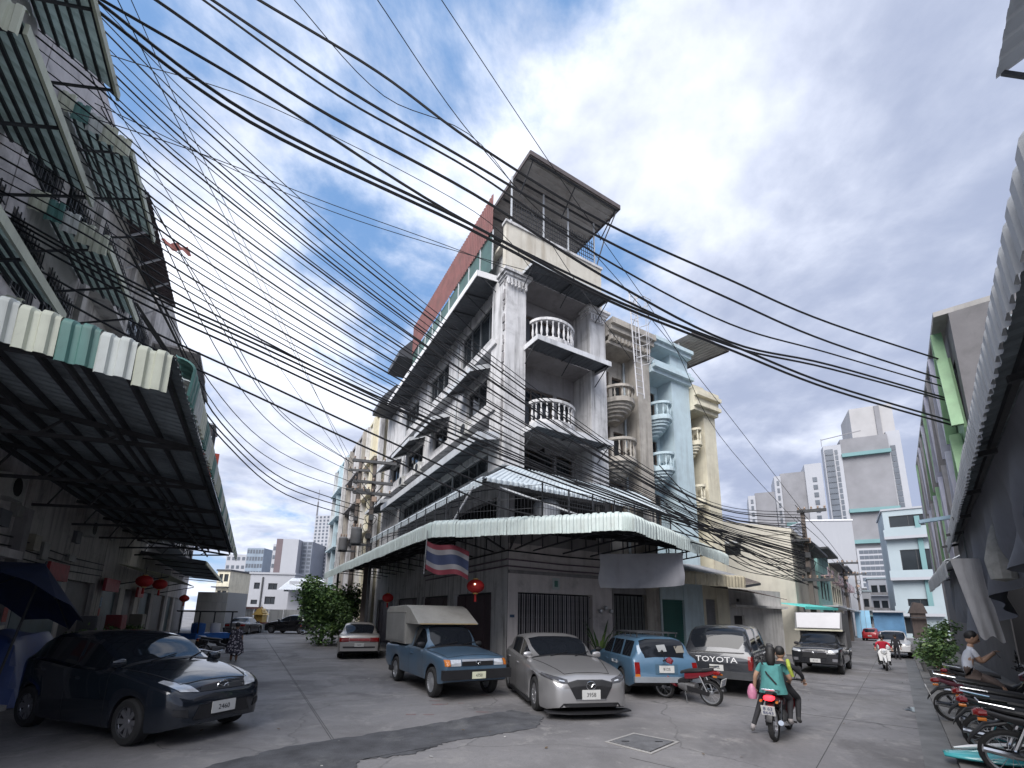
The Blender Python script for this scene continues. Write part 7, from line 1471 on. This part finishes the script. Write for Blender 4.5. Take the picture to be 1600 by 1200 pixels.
tree('shrub', 'smaller shrub in front of the end wall left of the leafy tree', 'shrub', tp+Vector((-2.6, 4.2, 0)), [(rnd.uniform(-1.0, .8), rnd.uniform(-.4, .4), rnd.uniform(1.2, 2.4), rnd.uniform(.35, .6)) for _ in range(10)], 1600, .2, [([(0, 0, 0), (.0, 0, 1), (-.05, 0, 2)], [.06, .05, .02])])
m_pot = mat('clay_pot', (.20, .10, .065), .85, .25, 4, .1); m_potg = mat('grey_pot', (.16, .16, .16), .85, .25, 4, .1)
def potted(label, loc, h, n, size, m, r=.2, spread=.35, kind=0, group=None):
    t = thing('potted_plant', label, 'potted plant', loc, 0, group); b = MB(); b.lathe([(0, 0), (r*.7, 0), (r, r*1.5), (r*1.12, r*1.5), (r*1.12, r*1.75), (r*.9, r*1.75), (r*.85, r*1.5), (0, r*1.5)], n=14); b.build('pot', m, t, True); z0 = r*1.5
    if kind:                                # arching long-leaf plant: every frond a part
        for k in range(14):
            a = k*2.4; e = random.uniform(.7, 1.1); d = Vector((math.cos(a), math.sin(a), 0)); s = Vector((-d.y, d.x, 0)); b = MB(); P = [(Vector((0, 0, z0))+d*(spread*e*u_*1.5)+Vector((0, 0, h*e*(1.4*u_-.75*u_*u_*(1 if k % 3 else .5))))) for u_ in np.linspace(0, 1, 6)]
            for i, w_ in enumerate((.008, .03, .045, .045, .03, .004)): b.v += [tuple(P[i]-s*w_), tuple(P[i]+s*w_+Vector((0, 0, .01)))]
            b.f = [(2*i, 2*i+1, 2*i+3, 2*i+2) for i in range(5)]; b.m = [0]*5; b.build('frond', m_lf[k % 3], t, True)
        return t
    o = leaves([(random.uniform(-spread, spread)*.7, random.uniform(-spread, spread)*.7, z0+h*random.uniform(.35, 1), spread*random.uniform(.4, .7)) for _ in range(7)], n, size).build('foliage', m_lf, t); o['kind'] = 'stuff'
    b = MB()
    for k in range(3): b.tube([(0, 0, z0-.05), (random.uniform(-.1, .1), random.uniform(-.1, .1), z0+h*.4), (random.uniform(-.25, .25), random.uniform(-.25, .25), z0+h*.85)], [.014, .011, .006], 5)
    b.build('stem', m_bark, t); return t
potted('tall arching potted plant in front of the grey gate right of the silver hatchback', Vector((3.25, 16.7, 0)), 1.5, 0, 0, m_potg, .26, .5, 1)
for i, (y, x, h_, lab) in enumerate(((18.6, .85, .95, 'bushy potted plant at the kerb nearest the man in the pale shirt'), (20.0, 1.0, 1.3, 'taller bushy potted plant second along the far kerb'), (21.6, .8, .8, 'low potted plant third along the far kerb'), (23.2, 1.1, 1.5, 'tallest bushy potted plant at the far end of the kerb row'), (24.9, .7, .7, 'small potted plant farthest along the kerb row'))):
    potted(lab, fr(FB, x, y, .055), h_, 700, .13, m_pot if i % 2 else m_potg, .22, .42, 0, 'potted plants along the right kerb')
for i, (y, x, h_, lab) in enumerate(((9.4, 2.35, 1.5, 'dark leafy plant behind the kerb motorcycles under the right canopy'), (7.3, 2.2, 1.6, 'leafy plant deepest under the right canopy by the picture edge'), (12.6, 2.6, 1.9, 'tall plant behind the man in the pale shirt'))): potted(lab, fr(FB, x, y, .055), h_, 900, .15, m_potg, .24, .5)
for i, (y, x, lab) in enumerate(((20.5, -4.6, 'potted plant by a left row door behind the navy hatchback'), (23.5, -4.5, 'potted plant by the red lanterns on the left row'), (27, -4.4, 'bushy potted plant farther along the left row'))): potted(lab, fr(FA, x, y), .9, 500, .13, m_pot, .22, .4, 0, 'potted plants along the left row')
# ============================================================ LANTERNS, FLAG, PARASOL AND SMALL THINGS
m_lan = mat('lantern_red', (.42, .018, .018), .6, .2, 5, .1); m_gold = mat('lantern_gold', (.55, .36, .10), .4, .15, 5, 0)
def lantern(label, p, r, group=None, lit=False):
    t = thing('paper_lantern', label, 'lantern', p, 0, group); pr = []
    for k in range(9): a = -1.35+2.7*k/8; pr.append((r*math.cos(a), r*.78*math.sin(a)))
    b = MB(); b.lathe(pr, n=18); v2 = []
    for x, y, z in b.v: a = math.atan2(y, x); q = 1-.03*abs(math.sin(a*8)); v2.append((x*q, y*q, z))
    b.v = v2; b.build('shade', m_lan, t, True)
    for z in (-1, 1): b = MB(); b.lathe([(0, z*r*.86), (r*.3, z*r*.86), (r*.3, z*r*.74), (0, z*r*.74)], n=12); b.build('cap', m_gold, t, True)
    b = MB(); b.tube([(0, 0, r*.8), (0, 0, r*1.9)], .01, 5); b.build('cord', m_black, t); b = MB(); b.lathe([(0, -r*.85), (.03, -r*.9), (.045, -r*1.7), (0, -r*1.72)], n=8); b.build('tassel', m_lan, t, True)
    if lit: b = MB(); b.lathe([(0, -.03), (.03, 0), (0, .03)], (0, -r*.97, .05), n=8); b.build('bulb', mat('lit_bulb', (1, .75, .45), .5, .02, 1, 0, emit=3), t)
    return t
lantern('large red paper lantern hanging left of the folding gate under the corner canopy', at(743, 916, 14.2), .28, None, True); lantern('small red paper lantern hanging above the blue pickup canopy at the left side', at(606, 934, 22), .27)
for px_, py_, Yd, lab in ((226, 908, 16.5, 'nearer of two red lanterns under the left canopy'), (250, 913, 19, 'farther of two red lanterns under the left canopy'), (288, 935, 27, 'red lantern deep under the lower left canopy')): lantern(lab, at(px_, py_, Yd), .27 if Yd < 20 else .26, 'red lanterns under the left canopy')
fp = at(700, 868, 12.9); t = thing('national_flag', 'red white and blue striped flag hanging under the corner canopy', 'flag', fp, R(12)); cols = [(m_s, h_) for m_s, h_ in ((mat('flag_red', (.13, .018, .03), .8, .1, 3, .05), 1), (mat('flag_white', (.17, .168, .18), .8, .06, 3, .05), 1), (mat('flag_blue', (.022, .032, .075), .8, .1, 3, .05), 2), (mat('flag_white', (0, 0, 0)), 1), (mat('flag_red', (0, 0, 0)), 1))]
z = .42
for m_s, h_ in cols:
    dz = .84/6*h_; b = MB(); nx = 14
    for j in range(3):
        for i in range(nx+1): u_ = i/nx; b.v.append((-.62+1.24*u_, .13*math.sin(u_*8+(z-dz*j/2)*2.5), z-dz*j/2-.26*u_-.06*math.sin(u_*6.5)))
    for j in range(2):
        for i in range(nx): W = nx+1; b.f.append((j*W+i, j*W+i+1, (j+1)*W+i+1, (j+1)*W+i)); b.m.append(0)
    b.build('stripe', m_s, t, True); z -= dz
b = MB(); b.tube([(-.66, .0, -.55), (-.62, 0, .7)], .015, 6); b.build('staff', m_alu, t)
# blue parasol and covered stall at the left edge
pp_ = at(52, 960, 9.6); pp_.z = 0; t = thing('parasol', 'dark blue market parasol tilted against the left row', 'parasol', pp_, FA); m_nav = mat('navy_canvas', (.012, .022, .065), .8, .25, 3, .15, grime=.2); ax = Vector((.35, .35, .85)).normalized(); tip = Vector((0, 0, 2.9)); u_ = ax.orthogonal().normalized(); v_ = ax.cross(u_)
rim = [tip-ax*.85+u_*(1.3*math.cos(a))+v_*(1.3*math.sin(a)) for a in [k*math.pi/4 for k in range(8)]]
for k in range(8):
    q = (rim[k]+rim[(k+1) % 8])/2+(tip-ax*.85-(rim[k]+rim[(k+1) % 8])/2)*.06+ax*.1; MB().add([tip, rim[k], q, rim[(k+1) % 8]], [(0, 1, 2), (0, 2, 3)]).build('canopy_panel', m_nav, t); MB().bar(tip-ax*.03, rim[k]-ax*.02, .018).build('rib', m_steel, t)
b = MB(); b.tube([(0-.3, -.3, 0), tip+ax*.06], .022, 8); b.build('pole', m_steel, t, True); b = MB(); b.lathe([(0, 0), (.3, 0), (.3, .08), (.05, .12), (.05, .3)], (-.3, -.3, 0), n=14); b.build('base', m_conc, t, True)
sp2 = at(0, 960, 10.4); sp2.z = 0; b = MB(); nx = 22
for j in range(nx+1):
    for i in range(nx+1):
        x, y = -1+2*i/nx, -1+2*j/nx; e = max(abs(x), abs(y)); z = (1.25+.2*math.sin(2.1*x+1)*math.cos(1.7*y) if e < .72 else max(.02, 1.25*(1-(e-.72)/.28)))+.05*math.sin(9*x+4*y); b.v.append((x*(.95+.1*math.sin(5*y)), y*1.7, max(z, .02)))
for j in range(nx):
    for i in range(nx): W = nx+1; b.f.append((j*W+i, j*W+i+1, (j+1)*W+i+1, (j+1)*W+i)); b.m.append(0)
tag(b.build('covered_stall', mat('blue_tarp', (.025, .05, .16), .45, .2, 2, .1, grime=.2), None, True, loc=sp2, rot=(0, 0, FA)), 'street stall covered with a blue tarpaulin behind the navy hatchback', 'covered stall')
# turquoise moulded panel lying at the right kerb
tq_ = gp(1592, 1192, .15); b = MB(); n = 18
for j in range(5):
    for i in range(n+1):
        u_ = i/n; w_ = (.05+.30*math.sin(math.pi*min(1, u_*.9+.06))**.7)*(j-2)/2; b.v.append((-.75+1.7*u_, w_+.12*math.sin(u_*2.2), .12+.16*math.sin(u_*1.8)-.9*w_*w_+(0.0)))
for j in range(4):
    for i in range(n): b.f.append((j*(n+1)+i, j*(n+1)+i+1, (j+1)*(n+1)+i+1, (j+1)*(n+1)+i)); b.m.append(0 if j in (0, 3) or True else 0)
t = thing('plastic_panel', 'turquoise and white moulded plastic panel lying at the bottom right kerb', 'plastic panel', tq_-Vector((0, 0, .10)), R(-38)); o = b.build('panel', paint('turquoise_plastic', (.05, .36, .38), 0, .25), t, True); md = o.modifiers.new('th', 'SOLIDIFY'); md.thickness = .03
b = MB(); b.tube([(-.7+1.5*u_, .12*math.sin(u_*2.2), .17+.16*math.sin(u_*1.8)) for u_ in np.linspace(.05, .95, 10)], [.01, .025, .03, .035, .035, .035, .03, .03, .02, .01], 6); b.build('white_stripe', m_white, t, True)
# electricity meters, pipes and notices on the shop walls
for i in range(3):
    b = MB(); b.lathe([(0, 0), (.09, 0), (.09, .08), (.07, .11), (0, .12)], (0, 0, 0), (0, -1, 0), 14); o = b.build('electricity_meter', m_alu, None, True, loc=C0+fr(FA, 4.3+.28*i, -.08, 2.2+.12*(i % 2)), rot=(0, 0, FA)); tag(o, ('left', 'middle', 'right')[i]+' of three round electricity meters on the pillar beside the folding gate', 'meter', 'electricity meters by the gate')
MB().box(.12, .3, -.03, -.002, 1.9, 2.0).build('house_number', mat('blue_enamel', (.05, .09, .16), .4), cmain)
# things lining the left row
for i, (y, x, c_, lab) in enumerate(((21.5, -4.7, (.10, .10, .11), 'grey cupboard standing by a left row door'), (25.4, -4.75, (.20, .03, .035), 'red painted cabinet below the lanterns on the left row'), (29.5, -4.7, (.16, .15, .13), 'pale cupboard near the far left canopy'))):
    t = thing('cabinet', lab, 'cabinet', fr(FA, x, y), FA); m_c = mat('cab%d' % i, c_, .6, .2, 2, .05, grime=.3); MB().box(-.25, .25, -.5, .5, .06, 1.7).build('carcass', m_c, t); [MB().box(.252, .27, -.48+.49*k, -.01+.49*k, .1, 1.66).build('door_leaf', m_c, t) for k in range(2)]
for i, (y, z, w_, c_, lab) in enumerate(((18.2, 3.0, 1.6, (.30, .02, .03), 'red cloth valance over a left row doorway'), (24.6, 2.9, 2.2, (.34, .03, .05), 'long red sign board under the left canopy'), (30.5, 2.8, 1.4, (.40, .05, .05), 'bright red shop board at the far end of the left row'))):
    t = thing('sign_board', lab, 'sign board', fr(FA, -4.95, y, z), FA); MB().box(-.05, .05, -w_/2, w_/2, -.25, .25).build('board', mat('rb%d' % i, c_, .6, .25, 4, .05), t)
# litter and leaves on the road
rs = random.Random(5); b = MB()
for _ in range(150):
    p = fr(FA, rs.uniform(-.5, 6), rs.uniform(5, 26)) if rs.random() < .6 else fr(FB, rs.uniform(-2.5, .4), rs.uniform(5, 24)); a = rs.uniform(0, 6); s = rs.uniform(.012, .04); d = Vector((math.cos(a), math.sin(a), rs.uniform(-.1, .3))); e = Vector((-math.sin(a), math.cos(a), rs.uniform(-.1, .3)))
    b.c = rs.choice((0, 0, 1)); q = p+Vector((0, 0, .018)); b.add([q-d*s, q+e*s*.6, q+d*s, q-e*s*.6], [(0, 1, 2, 3)])
tag(b.build('litter', [mat('dry_leaf', (.13, .085, .045), .9, .3, 3, 0), mat('paper_scrap', (.45, .44, .42), .9, .1, 3, 0)]), 'scattered dry leaves and paper scraps on the road', 'litter', kind='stuff')
